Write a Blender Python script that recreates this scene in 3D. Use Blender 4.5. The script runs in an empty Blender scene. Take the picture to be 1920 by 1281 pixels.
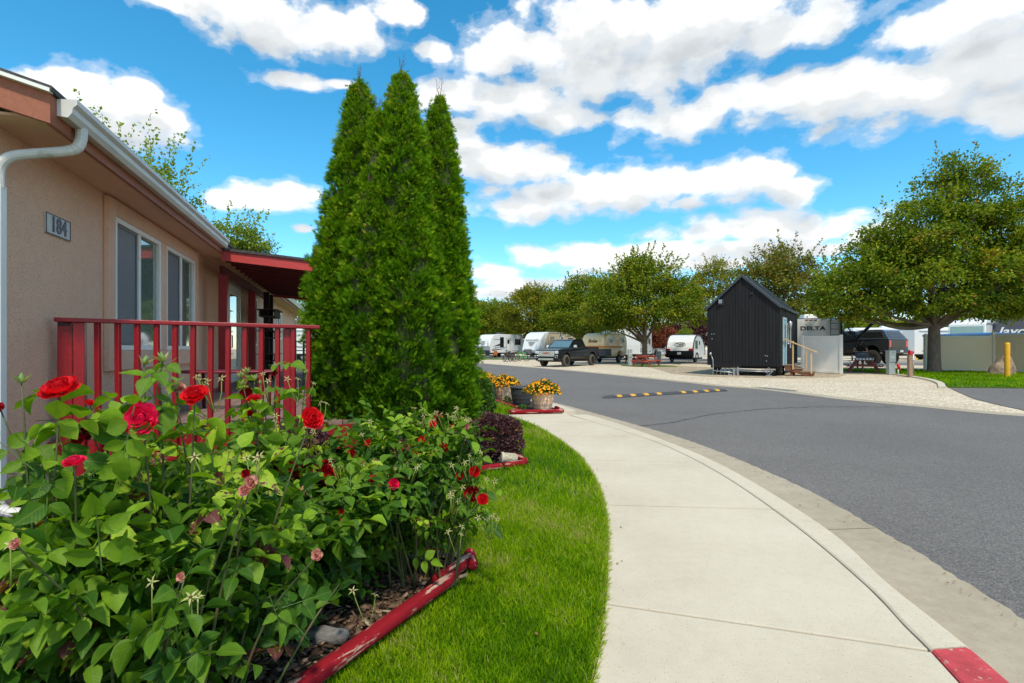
import bpy, math, random
import numpy as np
from mathutils import Vector, Matrix, Euler
from mathutils.geometry import tessellate_polygon
sc = bpy.context.scene
C = sc.collection
R = math.radians
PI = math.pi
# ------------------------------------------------------------------ camera
H = 1.2; F = 1000.0; HOR = 652.0
cam_d = bpy.data.cameras.new('camera'); cam = bpy.data.objects.new('camera', cam_d); C.objects.link(cam)
cam.location = (0, 0, H); cam.rotation_euler = (R(90), 0, 0)
cam_d.sensor_width = 36; cam_d.lens = 18.75; cam_d.shift_y = 0.006
cam_d.clip_start = 0.05; cam_d.clip_end = 2000
sc.camera = cam
sc.view_settings.view_transform = 'Standard'; sc.view_settings.look = 'None'
sc.view_settings.gamma = 1; sc.view_settings.exposure = 0.68
# ------------------------------------------------------------------ sun
SUN = Vector((0.19, -0.72, 1.2)).normalized()
sun_el = math.asin(SUN.z); sun_rot = math.atan2(SUN.x, SUN.y)
sd = bpy.data.lights.new('sun', 'SUN'); sd.energy = 2.3; sd.angle = R(4); sd.color = (1.0, 0.91, 0.74)
so = bpy.data.objects.new('sun', sd); C.objects.link(so)
so.rotation_euler = (-SUN).to_track_quat('-Z', 'Y').to_euler()
# ------------------------------------------------------------------ world: sky texture and cumulus clouds laid out by azimuth / elevation
def lin(c):
    return tuple(((x/255.0)/12.92 if x/255.0 <= .04045 else ((x/255.0+.055)/1.055)**2.4) for x in c)
w = bpy.data.worlds.new('World'); sc.world = w; w.use_nodes = True
nt = w.node_tree; nt.nodes.clear(); N = nt.nodes; L = nt.links
def nd(tree, typ, **kw):
    n = tree.nodes.new(typ)
    for k, v in kw.items(): setattr(n, k, v)
    return n
def mth(tree, op, a, b=None, c=None, clamp=False):
    n = tree.nodes.new('ShaderNodeMath'); n.operation = op; n.use_clamp = clamp
    for i, v in enumerate((a, b, c)):
        if v is None: continue
        if isinstance(v, (int, float)): n.inputs[i].default_value = v
        else: tree.links.new(v, n.inputs[i])
    return n.outputs[0]
# each puff: pixel-estimated centre turned into true sky angles; (x, y, half width, half height)
PUFF = [(470,20,210,50),(620,55,125,42),(330,0,100,25),(560,150,70,16),(500,60,110,40),
 (195,190,120,60),(130,150,50,30),(290,225,70,42),(210,230,90,40),(745,18,50,28),
 (490,372,95,28),(420,372,50,22),(545,358,45,24),(566,424,24,9),
 (808,92,34,26),(940,95,90,50),(1120,60,170,75),(1310,70,210,80),(1120,140,150,50),(1010,95,80,45),(1300,30,200,60),
 (960,190,150,42),(860,180,90,35),(1060,220,72,32),(850,230,40,25),
 (1265,220,110,42),(1330,200,70,30),(1480,55,150,45),
 (1560,180,220,45),(1720,170,240,65),(1850,110,200,90),(1800,40,170,50),(1900,200,120,40),(1440,165,110,28),
 (955,312,115,36),(890,290,70,34),(1020,308,48,22),
 (1130,365,250,34),(1300,345,150,40),(1400,335,100,44),(1480,352,60,28),(1190,350,110,40),(980,390,90,26),(1290,388,42,14),
 (1410,428,190,28),(1440,418,80,30),(1530,432,80,22),(1200,478,230,24),(1050,478,90,22),(1380,470,200,20),
 (920,510,60,16),(1000,535,110,14),(1650,440,90,20),(930,552,80,14),(1250,500,200,16),
 (640,158,40,10),(1500,470,300,14)]
g = bpy.data.node_groups.new('cloud_field', 'ShaderNodeTree')
g.interface.new_socket('Dir', in_out='INPUT', socket_type='NodeSocketVector')
g.interface.new_socket('Field', in_out='OUTPUT', socket_type='NodeSocketFloat')
gi = nd(g, 'NodeGroupInput'); go = nd(g, 'NodeGroupOutput')
acc = None
# warp for billowy outlines
nz = nd(g, 'ShaderNodeTexNoise'); nz.inputs['Scale'].default_value = 9; nz.inputs['Detail'].default_value = 3.0
sub = nd(g, 'ShaderNodeVectorMath', operation='SUBTRACT'); sub.inputs[1].default_value = (.5, .5, .5)
scl = nd(g, 'ShaderNodeVectorMath', operation='MULTIPLY'); scl.inputs[1].default_value = (.07, .035, 0)
ad = nd(g, 'ShaderNodeVectorMath', operation='ADD')
g.links.new(gi.outputs[0], nz.inputs['Vector']); g.links.new(nz.outputs['Color'], sub.inputs[0]); g.links.new(sub.outputs[0], scl.inputs[0])
g.links.new(gi.outputs[0], ad.inputs[0]); g.links.new(scl.outputs[0], ad.inputs[1])
def sky_ang(px, py):
    d = Vector(((px-960)/F, 1, (HOR-py)/F)).normalized()
    return math.atan2(d.x, d.y), math.asin(d.z)
for (px, py, hw, hh) in PUFF:
    a0, e0 = sky_ang(px, py); a1, _ = sky_ang(px+hw, py); a2, _ = sky_ang(px-hw, py); _, e1 = sky_ang(px, py-hh); _, e2 = sky_ang(px, py+hh)
    mp = nd(g, 'ShaderNodeMapping', vector_type='TEXTURE')
    mp.inputs['Location'].default_value = (a0, e0, 0); mp.inputs['Scale'].default_value = (abs(a1-a2)/2*1.06, abs(e1-e2)/2*1.10, 1)
    g.links.new(ad.outputs[0], mp.inputs['Vector'])
    ln = nd(g, 'ShaderNodeVectorMath', operation='LENGTH'); g.links.new(mp.outputs[0], ln.inputs[0])
    acc = ln.outputs['Value'] if acc is None else mth(g, 'SMOOTH_MIN', acc, ln.outputs['Value'], 0.15)
acc = mth(g, 'SUBTRACT', 1.0, acc)
acc = mth(g, 'MAXIMUM', acc, -1.4)
# clouds of the same kind in the rest of the sky, outside the photographed part
sxyz = nd(g, 'ShaderNodeSeparateXYZ'); g.links.new(gi.outputs[0], sxyz.inputs[0])
aaz = mth(g, 'ABSOLUTE', sxyz.outputs[0])
far = mth(g, 'MULTIPLY', mth(g, 'SUBTRACT', aaz, 0.95), 4.0, clamp=True)
nf = nd(g, 'ShaderNodeTexNoise'); nf.inputs['Scale'].default_value = 3.0; nf.inputs['Detail'].default_value = 2
g.links.new(gi.outputs[0], nf.inputs['Vector'])
fc = mth(g, 'MULTIPLY', mth(g, 'SUBTRACT', nf.outputs['Fac'], 0.5), 4.0)
mx = nd(g, 'ShaderNodeMix', data_type='FLOAT'); g.links.new(far, mx.inputs[0]); g.links.new(acc, mx.inputs[2]); g.links.new(fc, mx.inputs[3])
base = mx.outputs[0]
n1 = nd(g, 'ShaderNodeTexNoise'); n1.inputs['Scale'].default_value = 15; n1.inputs['Detail'].default_value = 8; n1.inputs['Roughness'].default_value = .56
mpp = nd(g, 'ShaderNodeMapping'); mpp.inputs['Scale'].default_value = (1, 1.7, 1); mpp.inputs['Location'].default_value = (3.3, 1.2, .4)
g.links.new(gi.outputs[0], mpp.inputs['Vector']); g.links.new(mpp.outputs[0], n1.inputs['Vector'])
v1 = nd(g, 'ShaderNodeTexVoronoi', feature='SMOOTH_F1'); v1.inputs['Scale'].default_value = 26; v1.inputs['Smoothness'].default_value = .6
g.links.new(ad.outputs[0], v1.inputs['Vector'])
f1 = mth(g, 'MULTIPLY', mth(g, 'SUBTRACT', n1.outputs['Fac'], 0.5), 1.9)
f2 = mth(g, 'MULTIPLY', mth(g, 'SUBTRACT', 0.42, v1.outputs['Distance']), 0.55)
g.links.new(mth(g, 'ADD', base, mth(g, 'ADD', f1, f2)), go.inputs[0])

tc = nd(nt, 'ShaderNodeTexCoord'); nrm = nd(nt, 'ShaderNodeVectorMath', operation='NORMALIZE'); L.new(tc.outputs['Generated'], nrm.inputs[0])
sp = nd(nt, 'ShaderNodeSeparateXYZ'); L.new(nrm.outputs[0], sp.inputs[0])
az = mth(nt, 'ARCTAN2', sp.outputs[0], sp.outputs[1]); el = mth(nt, 'ARCSINE', sp.outputs[2])
def field(da, de):
    cb = nd(nt, 'ShaderNodeCombineXYZ'); L.new(mth(nt, 'ADD', az, da), cb.inputs[0]); L.new(mth(nt, 'ADD', el, de), cb.inputs[1])
    gg = nd(nt, 'ShaderNodeGroup'); gg.node_tree = g; L.new(cb.outputs[0], gg.inputs[0]); return gg.outputs[0]
d0 = field(0, 0); d1 = field(-0.012, 0.045)
def ramp(tree, fac, stops, interp='LINEAR'):
    r = tree.nodes.new('ShaderNodeValToRGB'); cr = r.color_ramp; cr.interpolation = interp
    while len(cr.elements) < len(stops): cr.elements.new(.5)
    for e, (p, c) in zip(cr.elements, stops):
        e.position = p; e.color = (*c, 1) if len(c) == 3 else c
    tree.links.new(fac, r.inputs[0]); return r.outputs[0]
alpha = ramp(nt, mth(nt, 'MULTIPLY_ADD', d0, 0.8, 0.5, clamp=True), [(.28, (0,0,0)), (.46, (.22,.22,.22)), (.70, (.86,.86,.86)), (.95, (1,1,1))], 'EASE')
shade = mth(nt, 'MULTIPLY_ADD', d1, 0.66, 0.22, clamp=True)
ccol = ramp(nt, shade, [(0, (1.0,1.0,1.0)), (.20, (.90,.91,.92)), (.5, (.70,.735,.765)), (1, (.54,.58,.62))], 'EASE')
sky = nd(nt, 'ShaderNodeTexSky', sky_type='NISHITA'); sky.sun_disc = False; sky.sun_elevation = sun_el; sky.sun_rotation = sun_rot
sky.air_density = 1.0; sky.dust_density = 0.35; sky.ozone_density = 3.0; sky.altitude = 800
hs = nd(nt, 'ShaderNodeHueSaturation'); hs.inputs['Hue'].default_value = .480; hs.inputs['Saturation'].default_value = 1.33; hs.inputs['Value'].default_value = 0.98
L.new(sky.outputs[0], hs.inputs['Color'])
cl = nd(nt, 'ShaderNodeVectorMath', operation='MULTIPLY'); cl.inputs[1].default_value = (5.0, 4.95, 4.85); L.new(ccol, cl.inputs[0])
mixc = nd(nt, 'ShaderNodeMix', data_type='RGBA'); L.new(alpha, mixc.inputs[0]); L.new(hs.outputs[0], mixc.inputs[6]); L.new(cl.outputs[0], mixc.inputs[7])
bg = nd(nt, 'ShaderNodeBackground'); bg.inputs['Strength'].default_value = 0.15
L.new(mixc.outputs[2], bg.inputs['Color']); wo = nd(nt, 'ShaderNodeOutputWorld'); L.new(bg.outputs[0], wo.inputs[0])
w.cycles.sampling_method = 'MANUAL'; w.cycles.sample_map_resolution = 512

# ------------------------------------------------------------------ helpers
rng = np.random.default_rng(7); random.seed(7)
def P(px, py, Y): return Vector(((px-960)/F*Y, Y, H+(HOR-py)/F*Y))
def G(px, py, z=0.0):
    Y = (H-z)/((py-HOR)/F); return Vector(((px-960)/F*Y, Y, z))
def mat(name, col, rough=.6, metal=0.0, var=.12, vs=6.0, bump=0.0, bs=60.0, spec=.5, coat=0.0, col2=None, c2=(.5,.62), s2=3.0, stretch=(1,1,1), trans=0, alpha=1):
    m = bpy.data.materials.new(name); m.use_nodes = True; t = m.node_tree; b = t.nodes['Principled BSDF']
    b.inputs['Roughness'].default_value = rough; b.inputs['Metallic'].default_value = metal
    b.inputs['Specular IOR Level'].default_value = spec; b.inputs['Coat Weight'].default_value = coat
    b.inputs['Transmission Weight'].default_value = trans
    tc = nd(t, 'ShaderNodeTexCoord'); mp = nd(t, 'ShaderNodeMapping'); mp.inputs['Scale'].default_value = stretch
    t.links.new(tc.outputs['Object'], mp.inputs['Vector'])
    n = nd(t, 'ShaderNodeTexNoise'); n.inputs['Scale'].default_value = vs; n.inputs['Detail'].default_value = 6; n.inputs['Roughness'].default_value = .65
    t.links.new(mp.outputs[0], n.inputs['Vector'])
    lo = tuple(max(0, c*(1-var)) for c in col); hi = tuple(min(1, c*(1+var)) for c in col)
    cur = ramp(t, n.outputs['Fac'], [(.3, lo), (.7, hi)])
    if col2 is not None:
        n2 = nd(t, 'ShaderNodeTexNoise'); n2.inputs['Scale'].default_value = s2; n2.inputs['Detail'].default_value = 8; n2.inputs['Roughness'].default_value = .7
        t.links.new(mp.outputs[0], n2.inputs['Vector'])
        f = ramp(t, n2.outputs['Fac'], [(c2[0], (0,0,0)), (c2[1], (1,1,1))])
        mm = nd(t, 'ShaderNodeMix', data_type='RGBA'); t.links.new(f, mm.inputs[0]); t.links.new(cur, mm.inputs[6]); mm.inputs[7].default_value = (*col2, 1); cur = mm.outputs[2]
    t.links.new(cur, b.inputs['Base Color'])
    if bump:
        nb = nd(t, 'ShaderNodeTexNoise'); nb.inputs['Scale'].default_value = bs; nb.inputs['Detail'].default_value = 4
        t.links.new(mp.outputs[0], nb.inputs['Vector'])
        bp = nd(t, 'ShaderNodeBump'); bp.inputs['Strength'].default_value = min(1, bump); bp.inputs['Distance'].default_value = .01
        t.links.new(nb.outputs['Fac'], bp.inputs['Height']); t.links.new(bp.outputs[0], b.inputs['Normal'])
    return m
def leafmat(name, stops, rough=.5, transl=.3, spec=.4, veins=False, transcol=None):
    m = bpy.data.materials.new(name); m.use_nodes = True; t = m.node_tree; b = t.nodes['Principled BSDF']; out = t.nodes['Material Output']
    at = nd(t, 'ShaderNodeAttribute', attribute_name='tint')
    c = ramp(t, at.outputs['Fac'], stops)
    b.inputs['Roughness'].default_value = rough; b.inputs['Specular IOR Level'].default_value = spec
    if veins:
        nz_ = nd(t, 'ShaderNodeTexNoise'); nz_.inputs['Scale'].default_value = 55; nz_.inputs['Detail'].default_value = 3; ng = nd(t, 'ShaderNodeNewGeometry'); t.links.new(ng.outputs['Position'], nz_.inputs['Vector'])
        c = ramp(t, mth(t, 'ADD', at.outputs['Fac'], mth(t, 'MULTIPLY', mth(t, 'SUBTRACT', nz_.outputs['Fac'], .5), .32)), stops)
        uv = nd(t, 'ShaderNodeUVMap', uv_map='uv'); s = nd(t, 'ShaderNodeSeparateXYZ'); t.links.new(uv.outputs[0], s.inputs[0])
        ax = mth(t, 'ABSOLUTE', s.outputs[0])
        mid = mth(t, 'LESS_THAN', ax, .022)
        wv = mth(t, 'SINE', mth(t, 'MULTIPLY', mth(t, 'SUBTRACT', s.outputs[1], mth(t, 'MULTIPLY', ax, .9)), 52))
        vein = mth(t, 'MULTIPLY', mth(t, 'GREATER_THAN', wv, .93), .05)
        f = mth(t, 'MAXIMUM', mth(t, 'MULTIPLY', mid, .4), vein)
        mm = nd(t, 'ShaderNodeMix', data_type='RGBA'); t.links.new(f, mm.inputs[0]); t.links.new(c, mm.inputs[6])
        mm.inputs[7].default_value = (.19, .26, .06, 1); c = mm.outputs[2]
        bp = nd(t, 'ShaderNodeBump'); bp.inputs['Strength'].default_value = .12; bp.inputs['Distance'].default_value = .002
        t.links.new(wv, bp.inputs['Height']); t.links.new(bp.outputs[0], b.inputs['Normal'])
    t.links.new(c, b.inputs['Base Color'])
    if transl:
        tr = nd(t, 'ShaderNodeBsdfTranslucent')
        g2 = nd(t, 'ShaderNodeMix', data_type='RGBA', blend_type='MULTIPLY'); g2.inputs[0].default_value = 1
        t.links.new(c, g2.inputs[6]); g2.inputs[7].default_value = (*(transcol or (1.9, 1.7, .6)), 1); t.links.new(g2.outputs[2], tr.inputs['Color'])
        ms = nd(t, 'ShaderNodeMixShader'); ms.inputs[0].default_value = transl
        t.links.new(b.outputs[0], ms.inputs[1]); t.links.new(tr.outputs[0], ms.inputs[2]); t.links.new(ms.outputs[0], out.inputs['Surface'])
    return m
def npmesh(name, V, loops, starts, totals, m, parent=None, tint=None, uv=None, smooth=False, loc=None):
    me = bpy.data.meshes.new(name)
    me.vertices.add(len(V)); me.vertices.foreach_set('co', np.ascontiguousarray(V, dtype=np.float32).ravel())
    me.loops.add(len(loops)); me.loops.foreach_set('vertex_index', np.ascontiguousarray(loops, dtype=np.int32))
    me.polygons.add(len(starts)); me.polygons.foreach_set('loop_start', np.ascontiguousarray(starts, dtype=np.int32))
    if smooth: me.polygons.foreach_set('use_smooth', np.ones(len(starts), dtype=bool))
    if uv is not None:
        ul = me.uv_layers.new(name='uv'); ul.data.foreach_set('uv', np.ascontiguousarray(uv, dtype=np.float32).ravel())
    if tint is not None:
        a = me.attributes.new('tint', 'FLOAT', 'FACE'); a.data.foreach_set('value', np.ascontiguousarray(tint, dtype=np.float32))
    me.update(calc_edges=True); me.validate()
    me.materials.append(m)
    o = bpy.data.objects.new(name, me); C.objects.link(o)
    if parent: o.parent = parent
    if loc is not None: o.location = loc
    return o
def unit(a): return a/np.maximum(np.linalg.norm(a, axis=1, keepdims=True), 1e-9)
def cards(name, Pp, A, Nn, S, tv, tf, tuv, m, parent=None, tint=None, smooth=False, bend=None, wid=None, fold=None):
    """place a small leaf shape (tv: side, axis, normal coords) at every point"""
    A = unit(A); side = unit(np.cross(A, Nn)); Nn = np.cross(side, A)
    tv = np.array(tv, float); n = len(Pp); k = len(tv)
    X_ = np.repeat(tv[None, :, 0], n, 0); Y_ = tv[None, :, 1]; Z_ = np.repeat(tv[None, :, 2], n, 0)
    if bend is not None: Z_ = Z_+bend[:, None]*Y_**2+.35*bend[:, None]*np.sin(Y_*5+X_*4)*np.abs(X_)
    if fold is not None: Z_ = Z_+fold[:, None]*np.abs(X_)
    if wid is not None: X_ = X_*wid[:, None]
    V = Pp[:, None, :] + S[:, None, None]*(X_[:, :, None]*side[:, None, :] + Y_[:, :, None]*A[:, None, :] + Z_[:, :, None]*Nn[:, None, :])
    fl = np.concatenate([np.array(f) for f in tf]); tot = np.array([len(f) for f in tf]); st = np.concatenate([[0], np.cumsum(tot)[:-1]])
    loops = (fl[None, :] + (np.arange(n)*k)[:, None]).ravel(); starts = (st[None, :] + (np.arange(n)*len(fl))[:, None]).ravel()
    uv = None
    if tuv is not None: uv = np.tile(np.array(tuv, float)[fl], (n, 1))
    if tint is None: tint = rng.random(n)
    return npmesh(name, V.reshape(-1, 3), loops, starts, None, m, parent, np.repeat(tint, len(tf)), uv, smooth)
DIAM = ([(0,0,0),(-.32,.45,.10),(0,1,-.05),(.32,.45,.10)], [(0,1,2),(0,2,3)])
class MB:
    def __init__(s): s.v = []; s.f = []; s.sm = []
    def add(s, vs, fs, smooth=False):
        b = len(s.v); s.v += [tuple(v) for v in vs]; s.f += [tuple(b+i for i in f) for f in fs]; s.sm += [smooth]*len(fs); return s
    def box(s, c, d, rz=0, rot=None, taper=1.0):
        x, y, z = d[0]/2, d[1]/2, d[2]/2
        m = rot if rot is not None else Matrix.Rotation(rz, 3, 'Z')
        vs = []
        for sx, sy, sz in ((-1,-1,-1),(1,-1,-1),(1,1,-1),(-1,1,-1),(-1,-1,1),(1,-1,1),(1,1,1),(-1,1,1)):
            k = taper if sz > 0 else 1
            vs.append(Vector(c)+m @ Vector((sx*x*k, sy*y*k, sz*z)))
        return s.add(vs, [(0,3,2,1),(4,5,6,7),(0,1,5,4),(1,2,6,5),(2,3,7,6),(3,0,4,7)])
    def bx(s, x0, x1, y0, y1, z0, z1): return s.box(((x0+x1)/2, (y0+y1)/2, (z0+z1)/2), (x1-x0, y1-y0, z1-z0))
    def beam(s, a, b, wd, ht):
        a, b = Vector(a), Vector(b); d = b-a; q = d.to_track_quat('Y', 'Z').to_matrix()
        return s.box((a+b)/2, (wd, d.length, ht), rot=q)
    def tube(s, pts, rad, n=8, cap=True, closed=False, smooth=True):
        pts = [Vector(p) for p in pts]; m = len(pts)
        if not hasattr(rad, '__len__'): rad = [rad]*m
        rings = []; prev = None
        for i, p in enumerate(pts):
            a = pts[(i-1) % m] if (closed or i > 0) else p; b = pts[(i+1) % m] if (closed or i < m-1) else p
            t = (b-a).normalized()
            if prev is None: u = t.orthogonal().normalized()
            else:
                u = prev-t*prev.dot(t); u = u.normalized() if u.length > 1e-6 else t.orthogonal().normalized()
            prev = u; v = t.cross(u)
            rings.append([p+(u*math.cos(2*PI*k/n)+v*math.sin(2*PI*k/n))*rad[i] for k in range(n)])
        vs = [q for r in rings for q in r]; fs = []
        for i in range(m if closed else m-1):
            j = (i+1) % m
            for k in range(n): fs.append((i*n+k, i*n+(k+1) % n, j*n+(k+1) % n, j*n+k))
        s.add(vs, fs, smooth)
        if cap and not closed:
            b = len(s.v)-m*n; s.f.append(tuple(b+k for k in range(n))[::-1]); s.f.append(tuple(b+(m-1)*n+k for k in range(n))); s.sm += [False, False]
        return s
    def cyl(s, a, b, r, r2=None, n=16): return s.tube([a, b], [r, r if r2 is None else r2], n)
    def lathe(s, prof, c=(0,0,0), n=24, ax=None, wob=None):
        vs = []; c = Vector(c); m = ax if ax is not None else Matrix.Identity(3)
        for (r, z) in prof:
            for k in range(n):
                a = 2*PI*k/n; rr = r*(wob(a, z) if wob else 1); vs.append(c+m @ Vector((rr*math.cos(a), rr*math.sin(a), z)))
        fs = [(i*n+k, i*n+(k+1) % n, (i+1)*n+(k+1) % n, (i+1)*n+k) for i in range(len(prof)-1) for k in range(n)]
        return s.add(vs, fs, True)
    def prism(s, poly, x0, x1, top=None):
        """poly in (y,z), extruded along x; top = function (y,z) -> inward offset"""
        n = len(poly); f = top or (lambda y, z: 0)
        vs = [(x0+f(y, z), y, z) for y, z in poly]+[(x1-f(y, z), y, z) for y, z in poly]
        return s.add(vs, [tuple(range(n))[::-1], tuple(range(n, 2*n))]+[(i, (i+1) % n, n+(i+1) % n, n+i) for i in range(n)])
    def slab(s, poly, z0, z1):
        n = len(poly); tr = tessellate_polygon([[Vector((p[0], p[1], 0)) for p in poly]])
        vs = [(p[0], p[1], z1) for p in poly]+[(p[0], p[1], z0) for p in poly]; fs = []
        for t in tr:
            a, b, c = [Vector(vs[i]) for i in t]
            up = (b-a).cross(c-a).z > 0; t = tuple(t) if up else tuple(t)[::-1]
            fs.append(t); fs.append(tuple(i+n for i in t)[::-1])
        ar = sum(poly[i][0]*poly[(i+1) % n][1]-poly[(i+1) % n][0]*poly[i][1] for i in range(n))
        for i in range(n):
            j = (i+1) % n; q = (i, j, j+n, i+n); fs.append(q[::-1] if ar > 0 else q)
        return s.add(vs, fs)
    def build(s, name, m, parent=None, bevel=0, seg=2, smooth=None, loc=None, sub=0, jit=0):
        me = bpy.data.meshes.new(name); me.from_pydata(s.v, [], s.f); me.update()
        sm = s.sm if smooth is None else [smooth]*len(s.f)
        me.polygons.foreach_set('use_smooth', sm)
        me.materials.append(m); o = bpy.data.objects.new(name, me); C.objects.link(o)
        if parent: o.parent = parent
        if loc is not None: o.location = loc
        if bevel:
            b = o.modifiers.new('bevel', 'BEVEL'); b.width = bevel; b.segments = seg; b.limit_method = 'ANGLE'; b.angle_limit = R(35)
        if sub:
            b = o.modifiers.new('sub', 'SUBSURF'); b.levels = sub; b.render_levels = sub
        return o
def tag(o, label=None, cat=None, group=None, kind=None):
    if label: o['label'] = label
    if cat: o['category'] = cat
    if group: o['group'] = group
    if kind: o['kind'] = kind
    return o
def thing(name, label, cat, loc=(0,0,0), rz=0, group=None):
    o = bpy.data.objects.new(name, None); C.objects.link(o); o.location = loc; o.rotation_euler = (0, 0, rz); o.empty_display_size = .2
    return tag(o, label, cat, group)
def copy_tree(o, parent=None):
    c = o.copy(); C.objects.link(c); c.parent = parent
    for ch in list(o.children): copy_tree(ch, c)
    return c
def text(s, size, m, parent, loc, rot, name='lettering', ext=.004, shear=0, sx=1, bold=0.0, align='CENTER'):
    cu = bpy.data.curves.new('t', 'FONT'); cu.body = s; cu.size = size; cu.extrude = ext; cu.align_x = align; cu.align_y = 'CENTER'; cu.shear = shear; cu.offset = bold
    cu.resolution_u = 3
    to = bpy.data.objects.new('t', cu); C.objects.link(to); bpy.context.view_layer.update()
    me = bpy.data.meshes.new_from_object(to.evaluated_get(bpy.context.evaluated_depsgraph_get())); bpy.data.objects.remove(to)
    me.materials.clear(); me.materials.append(m); me.name = name
    o = bpy.data.objects.new(name, me); C.objects.link(o); o.parent = parent; o.location = loc; o.rotation_euler = rot; o.scale = (sx, 1, 1)
    return o
def struct(o): o['kind'] = 'structure'; return o
def spline(pts, n):
    pts = [Vector(p).to_3d() if len(p) == 2 else Vector(p) for p in pts]; out = []
    q = [2*pts[0]-pts[1]]+pts+[2*pts[-1]-pts[-2]]
    for i in range(1, len(q)-2):
        for k in range(n):
            t = k/n; a, b, c, d = q[i-1], q[i], q[i+1], q[i+2]
            out.append(.5*((2*b)+(c-a)*t+(2*a-5*b+4*c-d)*t*t+(3*b-a-3*c+d)*t**3))
    out.append(pts[-1]); return out
def at_y(curve, y):
    for a, b in zip(curve, curve[1:]):
        if (a.y-y)*(b.y-y) <= 0 and a.y != b.y:
            t = (y-a.y)/(b.y-a.y); return a.lerp(b, t)
    return min(curve, key=lambda p: abs(p.y-y)).copy()
# ------------------------------------------------------------------ ground, road, kerb, footpath, lawn
def groundmat(name, cols, s1=.6, s2=35, s3=220, bump=.5, bd=.01, rough=.9, speck=None, vor=None, wts=(.45,.30,.25)):
    """cols: dark, mid, light; large stains + fine grain"""
    m = bpy.data.materials.new(name); m.use_nodes = True; t = m.node_tree; b = t.nodes['Principled BSDF']; b.inputs['Roughness'].default_value = rough
    b.inputs['Specular IOR Level'].default_value = .3
    g = nd(t, 'ShaderNodeNewGeometry')
    def noise(s, d=5, r=.6):
        n = nd(t, 'ShaderNodeTexNoise'); n.inputs['Scale'].default_value = s; n.inputs['Detail'].default_value = d; n.inputs['Roughness'].default_value = r
        t.links.new(g.outputs['Position'], n.inputs['Vector']); return n.outputs['Fac']
    a = noise(s1, 6, .62); c = noise(s2, 4, .7); d = noise(s3, 2, .6)
    wa, wc, wd_ = wts; f = mth(t, 'ADD', mth(t, 'MULTIPLY', a, wa), mth(t, 'ADD', mth(t, 'MULTIPLY', c, wc), mth(t, 'MULTIPLY', d, wd_)))
    if vor:
        v = nd(t, 'ShaderNodeTexVoronoi'); v.inputs['Scale'].default_value = vor; t.links.new(g.outputs['Position'], v.inputs['Vector'])
        sv = nd(t, 'ShaderNodeSeparateColor'); t.links.new(v.outputs['Color'], sv.inputs[0])
        f = mth(t, 'ADD', mth(t, 'MULTIPLY', f, .55), mth(t, 'MULTIPLY', sv.outputs[0], .45)); h = mth(t, 'SUBTRACT', 1, v.outputs['Distance'])
    else: h = mth(t, 'ADD', d, mth(t, 'MULTIPLY', c, .6))
    col = ramp(t, f, [(.30, cols[0]), (.5, cols[1]), (.72, cols[2])])
    if speck:
        sfac = ramp(t, noise(speck[1], 1, .5), [(speck[2], (0,0,0)), (speck[2]+.04, (1,1,1))])
        mm = nd(t, 'ShaderNodeMix', data_type='RGBA'); t.links.new(sfac, mm.inputs[0]); t.links.new(col, mm.inputs[6]); mm.inputs[7].default_value = (*speck[0], 1); col = mm.outputs[2]
    t.links.new(col, b.inputs['Base Color'])
    bp = nd(t, 'ShaderNodeBump'); bp.inputs['Strength'].default_value = bump; bp.inputs['Distance'].default_value = bd
    t.links.new(h, bp.inputs['Height']); t.links.new(bp.outputs[0], b.inputs['Normal'])
    return m
m_asph = groundmat('asphalt', [(.112,.102,.095), (.160,.147,.137), (.225,.208,.192)], .45, 9, 120, .7, .008, .85, speck=((.36,.30,.22), 75, .67), wts=(.62,.25,.13), vor=100)
m_conc = groundmat('concrete', [(.48,.41,.30), (.60,.525,.40), (.70,.625,.495)], .9, 14, 260, .5, .003, .88, speck=((.42,.31,.18), 120, .67), wts=(.52,.22,.26))
m_gut = groundmat('old_concrete', [(.29,.235,.16), (.41,.345,.25), (.52,.45,.34)], .9, 12, 240, .5, .003, .9, speck=((.30,.24,.17), 90, .69))
m_grav = groundmat('gravel', [(.36,.28,.18), (.63,.515,.365), (.88,.77,.60)], .5, 8, 60, .9, .02, .95, vor=30)
m_dirt = groundmat('soil', [(.03,.022,.015), (.06,.045,.03), (.10,.075,.05)], 1, 20, 120, 1, .02, .95)
m_turf = groundmat('turf', [(.050,.088,.012), (.095,.160,.022), (.16,.23,.04)], .7, 10, 90, 1, .03, .95)
m_red = mat('red_painted_concrete', (.52,.055,.065), .85, var=.25, vs=12, bump=.5, bs=220, col2=(.50,.42,.33), c2=(.60,.64), s2=22)
ZR = -.12
def sheet(name, poly, z, m, z0=None):
    return struct(MB().slab([(p[0], p[1]) for p in poly], (z-.004) if z0 is None else z0, z).build(name, m))
sheet('gravel_ground', [(-300,-20), (300,-20), (300,500), (-300,500)], ZR-.012, m_grav, ZR-1)
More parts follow.
